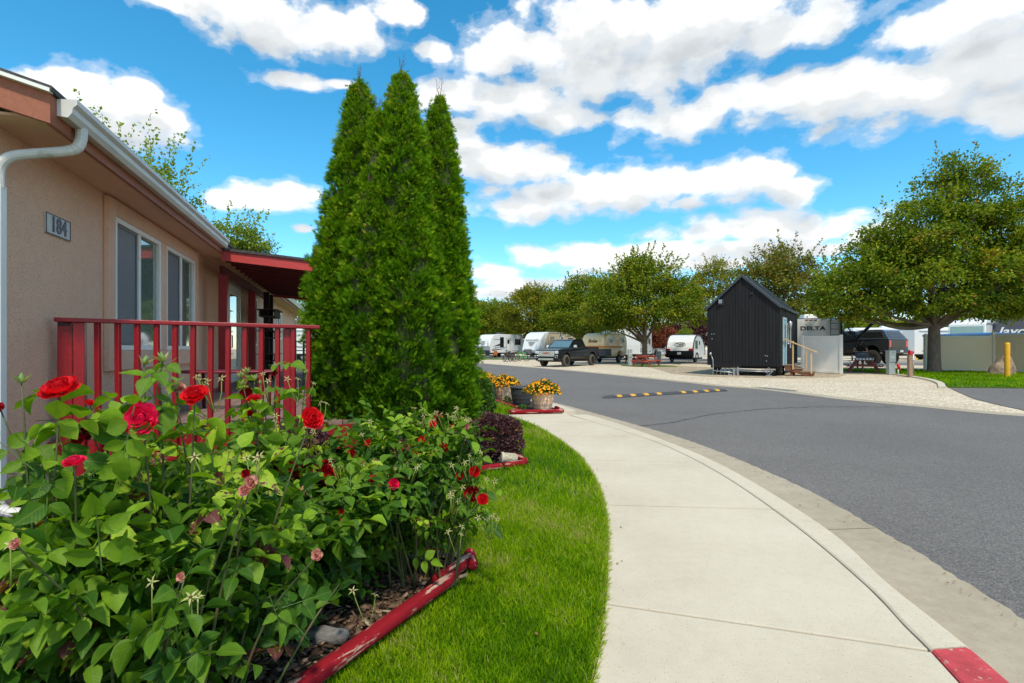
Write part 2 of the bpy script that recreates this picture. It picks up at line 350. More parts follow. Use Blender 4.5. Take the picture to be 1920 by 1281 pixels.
# world curves from measured pixels
Cc = spline([(.55,-1.6,0), (1.39,.4,0), (1.79,1.91,0), (1.93,2.75,0), (2.10,3.56,0), (2.17,4.86,0), (2.13,5.9,0), (1.97,7.02,0), (1.69,8.45,0), (1.25,10.0,0)], 10)
Jc = spline([(.35,-1.6,0), (1.17,.4,0), (1.61,1.91,0), (1.71,2.33,0), (1.80,2.71,0), (1.92,3.6,0), (1.99,4.86,0), (1.95,5.97,0), (1.80,6.98,0), (1.40,8.35,0), (1.02,9.6,0)], 10)
Ec = spline([(1.25,-1.6), (1.98,.6), (2.45,2.5), (2.52,2.9), (2.65,3.92), (2.71,5.32), (2.5,7.44), (1.97,9.5), (1.54,11.0), (.99,12.7), (-.1,15.3), (-1.9,19.5), (-5.5,27), (-13,40), (-26,60)], 10)
Lc = spline([(-.9,-1.6,0), (-.08,.8,0), (.29,1.91,0), (.44,2.51,0), (.556,3.09,0), (.67,3.77,0), (.74,4.48,0), (.765,5.26,0), (.73,6.06,0), (.57,7.14,0), (.33,8.2,0), (.07,8.95,0), (-.35,9.75,0)], 10)
road_far = spline([(60,-1), (20,7.2), (12,9.4), (9.75,10.3), (9.0,12.0), (8.36,13.6), (7.84,16.7), (6.97,18.3), (6.2,21.3), (3.07,30.7), (-3.1,45.5), (-12,66), (-30,100)], 8)
sheet('road', [(p.x, p.y) for p in Ec]+[(-40,80), (-40,100)]+[(p.x, p.y) for p in road_far[::-1]]+[(60,-12), (1.0,-12)], ZR, m_asph)
# concrete strip along the far side of the road, side drive
def offs(cur, d):
    out = []
    for i, p in enumerate(cur):
        a = cur[max(0, i-1)]; b = cur[min(len(cur)-1, i+1)]; t = (b-a).normalized(); out.append(Vector((p.x+t.y*d, p.y-t.x*d, 0)))
    return out
rf = [p for p in road_far if p.y < 70]
so_ = offs(rf, .52)
sheet('gutter_strip', [(p.x, p.y) for p in rf]+[(p.x, p.y) for p in so_[::-1]], ZR+.006, m_gut)
sheet('side_drive', [(10.75,11.1), (11.2,12.2), (11.9,13.7), (13.1,15.6), (14.5,17.7), (17,17.2), (26,15.6), (40,13), (40,4), (21,7.6), (12.4,9.9)], ZR+.002, m_asph)
sheet('back_road', [(12,44), (30,40), (75,30), (80,46), (34,56), (-4,84), (-8,76)], ZR, m_asph)
sheet('back_verge', [(10,52), (31,48.2), (80,40), (80,44), (32,52), (12,58)], ZR+.004, m_gut)
# kerb: top, rolled face and gutter pan
def kerb(name, y0, y1, m):
    b = MB(); n = 60; vs = []
    for i in range(n+1):
        y = y0+(y1-y0)*i/n; j = at_y(Jc, y); c = at_y(Cc, y+.02); out = (c-j); out.z = 0; out = out.normalized()
        vs += [j+Vector((0,0,-.09)), j+Vector((0,0,-.004)), j+out*.01+Vector((0,0,.002)), c-out*.02+Vector((0,0,.002)), c+out*.004+Vector((0,0,-.012)), c+out*.035+Vector((0,0,ZR+.002)), c+out*.04+Vector((0,0,ZR-.05))]
    k = 7
    b.add(vs, [(i*k+q, i*k+q+1, (i+1)*k+q+1, (i+1)*k+q) for i in range(n) for q in range(k-1)]+[tuple(range(k)), tuple(n*k+q for q in range(k))[::-1]], False)
    return struct(b.build(name, m))
ck = [2.12, 4.9, 7.9, 9.55]
for a, c in zip(ck, ck[1:]): kerb('kerb', a+.003, c-.003, m_conc)
kerb('red_kerb', -1.5, 2.115, m_red)
b = MB(); vs = []; es = [p for p in Ec if p.y > -1.5]
gb = [-1.5, 1.2, 3.86, 7.0, 9.9, 13, 16.5, 20, 30, 58]
rr = random.Random(3)
for a, c in zip(gb, gb[1:]):
    n = 44; vs = []
    for i in range(n+1):
        y = a+.004+(c-a-.008)*i/n; e = at_y(Ec, y); q = at_y(Cc, y) if y < 9.6 else at_y(Ec, y)+Vector((-.42, -.18, 0))
        if y >= 9.6: q = q.lerp(Vector((at_y(Cc, 9.7).x, q.y, 0)), max(0, 1-(y-9.6)/.5))
        w_ = rr.uniform(-.012, .012)
        vs += [(q.x+.02, q.y, ZR+.004), ((q.x+e.x)/2, (q.y+e.y)/2, ZR+.006), (e.x+w_, e.y+.01, ZR+.012), (e.x+w_+.01, e.y+.01, ZR-.03)]
    MBs = MB().add(vs, [(i*4+q, (i+1)*4+q, (i+1)*4+q+1, i*4+q+1) for i in range(n) for q in range(3)]); struct(MBs.build('gutter_pan', m_gut))
# footpath slabs
ly = [-1.5, 1.0, 2.50, 4.07, 5.7, 7.3, 8.75]; ry = [-1.5, .55, 2.11, 3.96, 5.6, 7.2, 8.5]
sheet('path_bed', [(p.x-.02, p.y) for p in Lc]+[(p.x-.005, p.y) for p in Jc[::-1]], -.03, m_dirt, -.2)
for i in range(6):
    n = 10; lp = []; rp = []
    for k in range(n+1):
        e = .009; lp.append(at_y(Lc, ly[i]+e+(ly[i+1]-ly[i]-2*e)*k/n)); q = at_y(Jc, ry[i]+e+(ry[i+1]-ry[i]-2*e)*k/n); q.x -= .011; rp.append(q)
    struct(MB().slab([(p.x, p.y) for p in rp+lp[::-1]], -.12, 0).build('footpath', m_conc, bevel=.006, seg=2))
sheet('footpath', [(at_y(Jc, 8.508).x-.011, 8.508), (1.0,9.55), (.98,9.95), (1.22,10.25), (1.05,11.0), (.62,12.5), (.30,12.4), (.75,11.1), (.93,9.72), (-.12,9.55), (-.3,9.7), (at_y(Lc,8.76).x,8.76)], -.001, m_conc, -.14)
# lawn sheet on the near side
lawn = [(-60,-20), (-1.2,-20)]+[(p.x-.006, p.y) for p in Lc]+[(-.12,9.62), (.80,9.75), (.72,11.0), (.05,13.2), (-.8,15.3), (-2.6,19.5), (-6.2,27), (-14,40), (-27,60), (-90,90)]
sheet('lawn', lawn, -.012, m_turf, -.3)
# right hand lawn, mulch by the fence, edging
lawnR = [(18.9,26.0), (17.6,22.6), (16.1,19.9), (14.35,17.5), (17,17.1), (26,15.6), (40,13), (45,22), (26.5,24.5), (25.8,28.0), (24,29.2), (23.2,31.5), (21,32.5), (18.8,31)]
sheet('verge_lawn', lawnR, -.085, m_turf, -.2)
m_mulch = groundmat('brown_mulch', [(.06,.035,.02), (.14,.085,.055), (.26,.17,.12)], 1.2, 12, 60, 1, .03, .95)
sheet('mulch_bed', [(20.9,25.6), (21.5,23.6), (26,22.6), (40,19), (40,26), (26.2,27.9), (24.1,28.8), (22.6,28.2)], -.075, m_mulch, -.2)
ed = spline([(18.85,26.1), (17.55,22.6), (16.05,19.9), (14.25,17.5)], 6)
eo = offs(ed, .2)
sheet('path_edging', [(p.x, p.y) for p in ed]+[(p.x, p.y) for p in eo[::-1]], -.078, m_conc, -.2)
sheet('grass_patch', [(8.0,38.6), (9.6,36.6), (11.6,37.0), (11.9,39.6), (10.4,42.2), (8.4,41.8)], ZR-.004, m_turf, -.3)
sheet('grass_patch', [(12.6,44), (13.2,41.8), (14,44), (14.6,52), (12.4,53)], ZR-.004, m_turf, -.3)
sheet('grass_patch', [(-9,70), (-7,60), (2,58), (4,66)], ZR-.004, m_turf, -.3)
sheet('table_pad', [(16.5,30.5), (17.0,26.9), (19.4,26.9), (20,30.5)], ZR-.002, m_gut, -.3)
sheet('worn_dirt', [(8.2,27.5), (8.8,24.4), (12.0,22.9), (14.6,23.9), (16.6,26.4), (15,31), (12,40), (9.4,37)], ZR-.007, groundmat('worn_gravel', [(.20,.145,.09), (.40,.315,.21), (.64,.53,.38)], .5, 5, 40, .9, .02, .95, vor=22), -.3)
sheet('patch_cover', [(8.0,17.8), (8.35,17.6), (8.75,16.3), (8.35,16.1)], ZR+.010, mat('iron_grate', (.17,.17,.165), .6, var=.3, vs=30, bump=1, bs=90))
# crack across the road
m_crack = mat('tar_crack', (.028,.028,.031), .9)
for pts, wd in (([(1190,800),(1260,793),(1330,778),(1420,768),(1520,763),(1620,763),(1690,764)], .022), ([(1820,940),(1700,900),(1600,872),(1480,840),(1390,812)], .008)):
    q = []
    for a in range(len(pts)-1):
        for k in range(8):
            t = k/8; q.append(G(pts[a][0]*(1-t)+pts[a+1][0]*t, pts[a][1]*(1-t)+pts[a+1][1]*t+rr.uniform(-.7, .7), ZR))
    vs = []
    for i, p in enumerate(q):
        w_ = wd*rr.uniform(.4, 1.2); vs += [(p.x, p.y-w_, ZR+.0035), (p.x, p.y+w_, ZR+.0035)]
    struct(MB().add(vs, [(2*i, 2*i+2, 2*i+3, 2*i+1) for i in range(len(q)-1)]).build('road_crack', m_crack))

# ------------------------------------------------------------------ grass blades
m_grass = leafmat('grass_blade', [(0, (.060,.17,.003)), (.45, (.19,.335,.003)), (.8, (.33,.44,.007)), (.95, (.27,.33,.07)), (1, (.46,.38,.15))], .65, .34, .08, transcol=(1.5,1.7,.25))
BL = ([(-.055,0,0),(.055,0,0),(.045,.5,.10),(-.045,.5,.10),(0,1,.38)], [(0,1,2,3),(3,2,4)])
def inpoly(x, y, poly):
    ins = np.zeros(len(x), bool); n = len(poly)
    for i in range(n):
        x1, y1 = poly[i][0], poly[i][1]; x2, y2 = poly[(i+1) % n][0], poly[(i+1) % n][1]
        if y1 == y2: continue
        c = ((y1 > y) != (y2 > y)) & (x < (x2-x1)*(y-y1)/(y2-y1)+x1); ins ^= c
    return ins
def blades(name, poly, excl, n, y0, y1, size, z, x0=-6, x1=3, dens=None):
    u = rng.random(n)
    y = y0+(y1-y0)*(u if dens is None else u**dens); x = x0+(x1-x0)*rng.random(n)
    k = inpoly(x, y, poly)
    for e in excl: k &= ~inpoly(x, y, e)
    k &= (np.abs(x) < 1.05*y+.3)
    x = x[k]; y = y[k]; n = len(x)
    A = np.stack([rng.normal(0, .42, n), rng.normal(0, .42, n), np.ones(n)], 1); Nn = rng.normal(0, 1, (n, 3)); Nn[:, 2] *= .2
    s = size*rng.uniform(.55, 1.25, n)*(1+.10*np.maximum(0, y-3))
    tint = np.clip(.47+.20*np.sin(x*2.1+1)*np.cos(y*1.7)+.14*np.sin(x*7.3+y*5)+.12*np.sin(x*17+y*3)*np.sin(y*13-x*4)+rng.normal(0, .24, n), 0, 1)
    o = cards(name, np.stack([x, y, np.full(n, z)], 1), A, Nn, s, BL[0], BL[1], None, m_grass, tint=tint)
    tag(o, kind='stuff'); return o
bedA = [(-.19,2.93), (-.74,1.80), (-1.0,1.25), (-1.5,.9), (-1.95,1.55), (-1.5,2.03), (-.75,2.9), (-.45,3.1)]
bedH = [(-5,3.0), (-2.6,3.02), (-2.3,3.35), (-1.3,4.1), (-.95,4.75), (-.1,5.33), (.17,5.45), (-.02,5.95), (-.5,6.9), (-.55,7.8), (-1.7,8.3), (-6,7.5)]
nearlawn = lawn; potbed = [(-.02,9.7), (.92,9.86), (.80,10.8), (.1,13.0), (-.9,15.4), (-1.5,15.0), (.10,10.2)]
blades('grass', nearlawn, [bedA, bedH], 340000, 1.2, 4.2, .038, -.012, -3.2, .8)
blades('grass', nearlawn, [bedA, bedH, potbed], 200000, 4.2, 17.0, .05, -.012, -6, 1.2, dens=1.3)
# ragged dry fringe spilling over the path edge
n = 7500; yy = rng.uniform(1.2, 9.0, n); ex = np.array([at_y(Lc, v).x for v in yy])
A = np.stack([rng.uniform(.1, 1.0, n), rng.normal(0, .4, n), rng.uniform(.3, 1, n)], 1)
tag(cards('grass', np.stack([ex-rng.uniform(.0, .04, n), yy, np.full(n, -.01)], 1), A, rng.normal(0, 1, (n, 3)), rng.uniform(.02, .05, n), BL[0], BL[1], None, m_grass, tint=np.clip(rng.normal(.85, .22, n), 0, 1)), kind='stuff')
# far verge grass
n = 42000; x = rng.uniform(14, 30, n); y = rng.uniform(15.5, 32, n); k = inpoly(x, y, lawnR) & (x < 1.02*y); x = x[k]; y = y[k]; n = len(x)
tag(cards('grass', np.stack([x, y, np.full(n, -.085)], 1), np.stack([rng.normal(0,.4,n), rng.normal(0,.4,n), np.ones(n)], 1), rng.normal(0,1,(n,3)), rng.uniform(.06,.11,n), [(-.16,0,0),(.16,0,0),(.12,.5,.1),(-.12,.5,.1),(0,1,.38)], BL[1], None, m_grass, tint=np.clip(.4+.2*np.sin(x*1.3)*np.cos(y*.9)+rng.normal(0,.2,n), 0, .9)), kind='stuff')
# mulch
sheet('rose_bed', bedA, .006, m_dirt, -.2)
sheet('foundation_bed', bedH, .0, m_dirt, -.2)
m_chip = leafmat('bark_chip', [(0, (.025,.017,.012)), (.4, (.09,.055,.035)), (.7, (.20,.125,.08)), (1, (.38,.29,.21))], .85, 0, .2)
CH = ([(-.22,0,0),(.22,.04,.02),(.26,.9,.05),(-.15,1,0),(-.22,0,-.10),(.22,.04,-.1),(.26,.9,-.06),(-.15,1,-.1)], [(0,1,2,3),(0,4,5,1),(1,5,6,2),(2,6,7,3),(3,7,4,0)])
def chips(poly, n, x0, x1, y0, y1, z, tb, s0=.02, s1=.055):
    x = rng.uniform(x0, x1, n); y = rng.uniform(y0, y1, n); k = inpoly(x, y, poly); x = x[k]; y = y[k]; n = len(x)
    A = np.stack([rng.normal(0,1,n), rng.normal(0,1,n), rng.normal(0,.22,n)], 1); Nn = np.stack([rng.normal(0,.35,n), rng.normal(0,.35,n), np.ones(n)], 1)
    tag(cards('mulch_chips', np.stack([x, y, z+rng.uniform(0, .022, n)], 1), A, Nn, rng.uniform(s0, s1, n), CH[0], CH[1], None, m_chip, tint=np.clip(rng.normal(tb, .25, n), 0, 1)), kind='stuff')
chips(bedA, 12000, -2, 0, .9, 3.1, .012, .5)
chips(bedH, 26000, -4.2, .2, 3, 8.2, .006, .12)

# fallen leaves and grit along the gutter, footpath edge and lawn
n = 420; yy = rng.uniform(2.0, 11.0, n); kind_ = rng.random(n); xs_ = []; zs_ = []
for v, k_ in zip(yy, kind_):
    e = at_y(Ec, v).x; c = at_y(Cc, min(v, 9.6)).x; l_ = at_y(Lc, min(v, 9)).x
    if k_ < .55: xs_.append(e-.03-abs(rng.normal(0, .12))); zs_.append(ZR+.02)
    elif k_ < .70: xs_.append(l_+abs(rng.normal(0, .05))+.01); zs_.append(.006)
    elif k_ < .85: xs_.append(l_-rng.uniform(.05, .9)); zs_.append(.022)
    else: xs_.append(e+rng.uniform(.0, 3.0)); zs_.append(ZR+.012)
tag(cards('leaf_litter', np.stack([xs_, yy, zs_], 1), np.stack([rng.normal(0,1,n), rng.normal(0,1,n), rng.normal(0,.2,n)], 1), np.stack([rng.normal(0,.3,n), rng.normal(0,.3,n), np.ones(n)], 1), rng.uniform(.006, .020, n), DIAM[0], DIAM[1], None, leafmat('dry_leaf', [(0, (.09,.045,.02)), (.6, (.26,.15,.05)), (1, (.40,.28,.09))], .8, .1, .1), tint=rng.random(n)), kind='stuff')
# ------------------------------------------------------------------ house (local frame: x outward from wall, y along the wall away from camera)
m_stucco = mat('stucco', (.80,.51,.36), .92, var=.05, vs=9, bump=1, bs=85, col2=(.44,.26,.16), c2=(.54,.64), s2=62)
m_trim = mat('stucco_trim', (.79,.51,.365), .9, var=.06, vs=9, bump=.8, bs=150)
m_brown = mat('brown_paint', (.33,.105,.052), .6, var=.16, vs=5, bump=.3, bs=60, stretch=(6,1,6))
m_white = mat('white_vinyl', (.84,.83,.78), .42, var=.04, vs=8)
m_alu = mat('white_gutter_metal', (.62,.60,.56), .38, var=.14, vs=7, col2=(.38,.33,.26), c2=(.62,.74), s2=5, stretch=(1,.3,1))
m_shingle = mat('shingle', (.07,.065,.065), .9, var=.4, vs=30, bump=1, bs=90)
m_glass = mat('window_glass', (.15,.22,.18), .04, var=.1, spec=.9, coat=.6)
m_screen = mat('window_screen', (.17,.185,.195), .55, var=.1, vs=20)
m_curtain = mat('green_curtain', (.06,.16,.08), .8, var=.5, vs=3, stretch=(12,12,.3))
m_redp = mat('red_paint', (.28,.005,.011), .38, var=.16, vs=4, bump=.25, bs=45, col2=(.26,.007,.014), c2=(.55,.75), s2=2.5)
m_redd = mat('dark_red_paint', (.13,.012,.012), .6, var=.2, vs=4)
m_deck = mat('weathered_boards', (.23,.15,.125), .85, var=.25, vs=6, bump=.5, bs=40, stretch=(1,8,1))
m_black = mat('black_metal', (.014,.014,.016), .4, var=.2)
m_steel = mat('grey_steel', (.45,.46,.47), .4, metal=.7, var=.15)
phi = math.atan(.31)
W0 = Vector((-2.45-.31*3.65, 3.65, 0))
house = thing('house', 'tan stucco office house with white eaves gutter and house number by its windows', 'house', W0, phi)
b = MB(); T = .16
WT = 2.86
b.bx(-T, 0, 0, 23.0, -.3, WT); b.bx(-7, -T, 0, .16, -.3, WT); b.bx(-7, -T, 22.84, 23, -.3, WT)
b.prism([(0, WT), (0, WT+.02), (.16, WT+.02), (.16, WT)], -7, -T)
b.build('wall', m_stucco, house)
# gable above the near end wall
MB().add([(-7.0,.02,WT+.0),(-.05,.02,WT),(-3.5,.02,WT+.98),(-7.0,.14,WT),(-.05,.14,WT),(-3.5,.14,WT+.98)], [(0,1,2),(5,4,3),(0,3,4,1),(1,4,5,2),(2,5,3,0)]).build('gable', m_stucco, house)
# window surround, two sliding windows
b = MB(); b.bx(0, .055, 1.80, 1.96, .96, 2.74); b.bx(0, .055, 3.39, 3.61, 1.17, 2.57); b.bx(0, .055, 5.01, 5.20, .96, 2.74)
b.bx(0, .055, 1.96, 5.01, .96, 1.168); b.bx(0, .055, 1.96, 5.01, 2.572, 2.74)
b.build('window_surround', m_trim, house, bevel=.008)
def window(y0, y1, z0, z1, curtain=True):
    f = MB(); t = .055; x0, x1 = .0, .048
    f.bx(x0, x1, y0, y0+t, z0, z1); f.bx(x0, x1, y1-t, y1, z0, z1); f.bx(x0, x1, y0+t, y1-t, z0, z0+t); f.bx(x0, x1, y0+t, y1-t, z1-t, z1)
    ym = (y0+y1)/2; f.bx(x0, x1-.006, ym-.03, ym+.03, z0+t, z1-t)
    w_ = f.build('window', m_white, house, bevel=.006)
    MB().bx(.004, .010, ym+.03, y1-t, z0+t, z1-t).build('pane', m_glass, w_)
    sc_ = MB().bx(.006, .013, y0+t+.03, ym-.03, z0+t+.03, z1-t-.03).build('insect_screen', m_screen, w_)
    g_ = MB(); g_.bx(.004, .022, y0+t, y0+t+.03, z0+t, z1-t); g_.bx(.004, .022, y0+t+.03, ym-.03, z0+t, z0+t+.03); g_.bx(.004, .022, y0+t+.03, ym-.03, z1-t-.03, z1-t); g_.bx(.004, .022, ym-.065, ym-.03, z0+t+.03, z1-t-.03)
    g_.build('screen_frame', mat('grey_frame', (.13,.14,.15), .5) if 'grey_frame' not in bpy.data.materials else bpy.data.materials['grey_frame'], w_)
    return w_
window(1.96, 3.39, 1.17, 2.57); window(3.61, 5.01, 1.17, 2.57)
# reflections in the panes come from a glossy sheet; curtains behind would not show
window(15.6, 16.8, 1.5, 2.45)
# house number
sgn = MB().bx(0, .012, .70, 1.10, 2.135, 2.305).build('number_sign', mat('white_sign', (.55,.55,.53), .5, var=.08), house, bevel=.004)
bo = MB(); [bo.bx(.012, .016, *q) for q in ((.70,1.10,2.135,2.143),(.70,1.10,2.297,2.305),(.70,.708,2.143,2.297),(1.092,1.10,2.143,2.297))]; bo.build('sign_border', m_black, sgn)
text('184', .185, mat('grey_blue_digits', (.10,.11,.15), .5), sgn, (.016, .90, 2.218), (R(90), 0, R(90)), bold=.0015, sx=.95)
# soffit, fascia, gutter, roof
OH = .40; ZE = 2.74
rise = .28; apex = 3.5
b = MB(); b.bx(0.003, OH, -.13, 23.2, ZE+.02, ZE+.04); b.build('soffit', m_trim, house)
b = MB(); b.bx(OH, OH+.035, -.16, 23.2, ZE-.03, ZE+.17); b.build('fascia', m_brown, house, bevel=.004)
# gable rake board and boxed end
b = MB(); y0 = -.20
b.add([(OH+.035,y0,ZE-.03),(OH+.035,y0,ZE+.17),(-3.5,y0,ZE+.17+rise*(OH+3.5)),(-3.5,y0,ZE-.03+rise*(OH+3.5))]+[(OH+.035,y0+.04,ZE-.03),(OH+.035,y0+.04,ZE+.17),(-3.5,y0+.04,ZE+.17+rise*(OH+3.5)),(-3.5,y0+.04,ZE-.03+rise*(OH+3.5))],
      [(0,1,2,3)[::-1],(4,5,6,7),(0,4,7,3),(1,2,6,5),(0,1,5,4)])
b.build('rake_board', m_brown, house)
b = MB()
for s in (1, -1):
    def X(x): return x if s > 0 else -7.0-x
    zs = lambda x: ZE+.19+rise*(OH-x)
    pts = [(OH+.06, zs(OH+.06)), (-3.5, zs(-3.5))]
    vs = [(X(p[0]), y, p[1]+dz) for dz in (0, .035) for p in pts for y in (-.24, 23.25)]
    b.add(vs, [(0,1,3,2),(4,6,7,5),(0,4,5,1),(0,2,6,4),(1,5,7,3)])
b.build('roof', m_shingle, house)
b = MB(); b.add([(OH+.05,-.245,ZE+.165),(OH+.05,-.245,ZE+.19),(-3.5,-.245,ZE+.19+rise*(OH+3.5)),(-3.5,-.245,ZE+.165+rise*(OH+3.5))]+[(OH+.05,-.20,ZE+.165),(OH+.05,-.20,ZE+.19),(-3.5,-.20,ZE+.19+rise*(OH+3.5)),(-3.5,-.20,ZE+.165+rise*(OH+3.5))], [(3,2,1,0),(4,5,6,7),(0,4,7,3),(1,2,6,5),(0,1,5,4)]); b.build('drip_edge', m_white, house)
# K-style gutter
prof = [(OH+.037, ZE+.17), (OH+.037, ZE+.055), (OH+.10, ZE+.05), (OH+.125, ZE+.085), (OH+.13, ZE+.12), (OH+.155, ZE+.145), (OH+.155, ZE+.18), (OH+.145, ZE+.18), (OH+.143, ZE+.15), (OH+.118, ZE+.125), (OH+.113, ZE+.09), (OH+.095, ZE+.062), (OH+.045, ZE+.066), (OH+.045, ZE+.17)]
def gutter(y0, y1):
    n = len(prof); b = MB(); vs = [(x, y, z) for y in (y0, y1) for x, z in prof]
    b.add(vs, [(i, (i+1) % n, n+(i+1) % n, n+i) for i in range(n)])
    for y in (y0, y1-.003):
        e = prof[:7]; b.add([(x, y, z) for x, z in e]+[(x, y+.003, z) for x, z in e], [tuple(range(7))[::-1], tuple(range(7, 14))]+[(i, (i+1) % 7, 7+(i+1) % 7, 7+i) for i in range(7)])
    return b.build('gutter', m_alu, house)
gutter(-.12, 4.95); gutter(11.6, 22.2+.6)
# downspouts
def spout(pts, name='downspout'):
    b = MB(); r = .036; sm = spline([Vector(p) for p in pts], 5)
    b.tube(sm, [r*(1+.07*(i % 2)) if i < 14 else r for i in range(len(sm))], 12, smooth=False); return b.build(name, m_alu, house)
b = MB()
spout([(OH+.085,.12,ZE+.06), (OH+.085,.11,ZE-.02), (OH+.06,.10,ZE-.09), (OH-.02,.08,ZE-.13), (.16,.04,ZE-.19), (.08,.02,ZE-.24), (.045,.018,ZE-.32), (.045,.018,ZE-.44)])
b = MB(); b.bx(.012, .075, -.02, .055, .16, ZE-.42)
for z in (.9, 1.9): b.bx(.0, .012, -.04, .08, z, z+.03)
b.build('downspout', m_white, house, bevel=.012, seg=3)
spout([(.045,.018,.17), (.05,.018,.10), (.10,.018,.06), (.18,.018,.045), (.24,.018,.04)], 'downspout_elbow')
spout([(OH+.085,22.5,ZE+.06), (OH+.08,22.5,ZE-.05), (.3,22.5,ZE-.16), (.07,22.5,ZE-.3), (.05,22.5,ZE-.45), (.05,22.5,.1)])
# glazed door
dd = MB(); dd.bx(.0, .05, 7.45, 7.57, .45, 2.62); dd.bx(.0, .05, 8.70, 8.82, .45, 2.62); dd.bx(.0, .05, 7.57, 8.70, 2.5, 2.62)
do = dd.build('door', m_white, house, bevel=.006)
q = MB(); q.bx(.004, .036, 7.57, 7.72, .47, 2.5); q.bx(.004, .036, 8.55, 8.70, .47, 2.5); q.bx(.004, .036, 7.72, 8.55, .47, .8); q.bx(.004, .036, 7.72, 8.55, 2.32, 2.5); q.build('door_leaf', m_white, do, bevel=.004)
MB().bx(.006, .02, 7.72, 8.55, .8, 2.32).build('pane', m_glass, do)
MB().tube([(.04,7.65,1.45),(.09,7.65,1.45),(.09,7.65,1.2),(.04,7.65,1.2)], .012, 6).build('door_handle', m_black, do)
window(9.9, 11.2, 1.25, 2.5)

# ------------------------------------------------------------------ porch canopy
porch = thing('porch_canopy', 'dark red lean-to porch roof on red posts beside the house door', 'porch roof', W0, phi)
# near edge runs outward (x) at y=5.05, falls slightly
Y0, Y1 = 5.0, 11.4; x0, x1 = OH+.02, 3.6
zc = lambda x: 2.60-.085*(x-OH)
def slope_box(b, xa, xb, ya, yb, lo, hi):
    return b.add([(xa,ya,zc(xa)+lo),(xb,ya,zc(xb)+lo),(xb,yb,zc(xb)+lo),(xa,yb,zc(xa)+lo),(xa,ya,zc(xa)+hi),(xb,ya,zc(xb)+hi),(xb,yb,zc(xb)+hi),(xa,yb,zc(xa)+hi)], [(0,3,2,1),(4,5,6,7),(0,1,5,4),(1,2,6,5),(2,3,7,6),(3,0,4,7)])
slope_box(MB(), x0-.1, x1+.05, Y0-.05, Y1+.05, .16, .20).build('roof_sheet', m_shingle, porch)
m_redf = mat('red_fascia_paint', (.50,.045,.040), .5, var=.15, vs=4, bump=.2, bs=30, stretch=(1,6,6))
b = MB(); slope_box(b, x0, x1, Y0-.02, Y0+.02, .0, .158); slope_box(b, x0, x1, Y1-.02, Y1+.02, .0, .158); slope_box(b, x1-.04, x1, Y0+.02, Y1-.02, 0, .158); b.build('fascia', m_redf, porch)
b = MB(); y = Y0+.35
while y < Y1-.2: slope_box(b, x0, x1-.05, y-.02, y+.02, .02, .155); y += .42
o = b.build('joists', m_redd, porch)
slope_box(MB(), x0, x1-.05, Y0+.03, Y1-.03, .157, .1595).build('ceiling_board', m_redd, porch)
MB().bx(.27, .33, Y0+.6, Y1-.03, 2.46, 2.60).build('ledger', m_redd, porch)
for (px_, py_) in ((.33,5.62),(.33,8.5),(3.3,5.4),(3.3,8.2),(3.3,11.1),(.33,11.2)):
    b = MB().bx(px_-.068, px_+.068, py_-.068, py_+.068, .45 if px_ < 3 else -.05, zc(px_) if px_ > 3 else 2.44); b.build('post', m_redp, porch, bevel=.006)
# ------------------------------------------------------------------ deck
deck = thing('deck', 'weathered board deck along the tan house behind the red railing', 'deck', (0,0,0))
A = Vector((-3.80,4.37,0)); Bp = Vector((-1.96,5.30,0)); rd = (Bp-A).normalized()
B2 = A+rd*3.2
def hw(s, o): return W0+Vector((math.cos(phi)*o-math.sin(phi)*s, math.sin(phi)*o+math.cos(phi)*s, 0))
e1 = hw(.75, .02); e2 = hw(13.3, .02); e3 = hw(13.3, 2.6)
pl = [(A.x+.02,A.y+.06), (B2.x,B2.y+.02), (e3.x,e3.y), (e2.x,e2.y)]
# boards run along the wall
def clipline(o_):
    a = hw(-2, o_); bb = hw(16, o_); ts = []
    d = bb-a
    for i in range(4):
        p, q_ = Vector((*pl[i],0)), Vector((*pl[(i+1) % 4],0)); e = q_-p; den = d.x*e.y-d.y*e.x
        if abs(den) < 1e-9: continue
        t = ((p.x-a.x)*e.y-(p.y-a.y)*e.x)/den; u = ((p.x-a.x)*d.y-(p.y-a.y)*d.x)/den
        if 0 <= u <= 1: ts.append(t)
    return (a+d*min(ts), a+d*max(ts)) if len(ts) > 1 else None
b = MB(); o_ = .10
while o_ < 4:
    s_ = clipline(o_)
    if s_: b.beam(s_[0]+Vector((0,0,.435)), s_[1]+Vector((0,0,.435)), .134, .03)
    o_ += .142
b.build('deck_boards', m_deck, deck)
nn = Vector((rd.y, -rd.x, 0))
b = MB(); b.beam(A+nn*.0+Vector((0,0,.30)), B2+Vector((0,0,.30)), .04, .24); b.build('rim_board', m_redp, deck)
rail = thing('deck_railing', 'red painted wooden railing with square balusters in front of the deck and windows', 'railing', (0,0,0))
zt = lambda t: 1.447-.013*t
def pt(t, z): p = A+rd*t; return Vector((p.x, p.y, z))
rz_ = math.atan2(rd.y, rd.x)
TL = 2.10
b = MB().beam(pt(.055, zt(.055)-.018)+nn*.045, pt(TL, zt(TL)-.018)+nn*.045, .09, .036); b.build('top_rail', m_redp, rail, bevel=.006)
k = 0; t = .335
while t < TL:
    if not (1.62 < t < 1.66):
        p = pt(t, 0)+nn*(.052); lean = rr.uniform(-.018, .018)
        b = MB().beam(Vector((p.x+lean*.6, p.y, .16)), Vector((p.x, p.y, zt(t)-.037)), .036, .040)
        b.build('baluster', m_redp, rail, bevel=.004)
    t += .1385
for t, wd in ((.115,.10), (.215,.075), (1.83,.11)):
    p = pt(t, 0)+(nn*-.01 if t != .215 else nn*.03)
    zb = zt(t)-.037
    MB().box((p.x, p.y, (zb-.02)/2), (wd, .09, zb+.02), rz=rz_).build('post', m_redp, rail, bevel=.005)
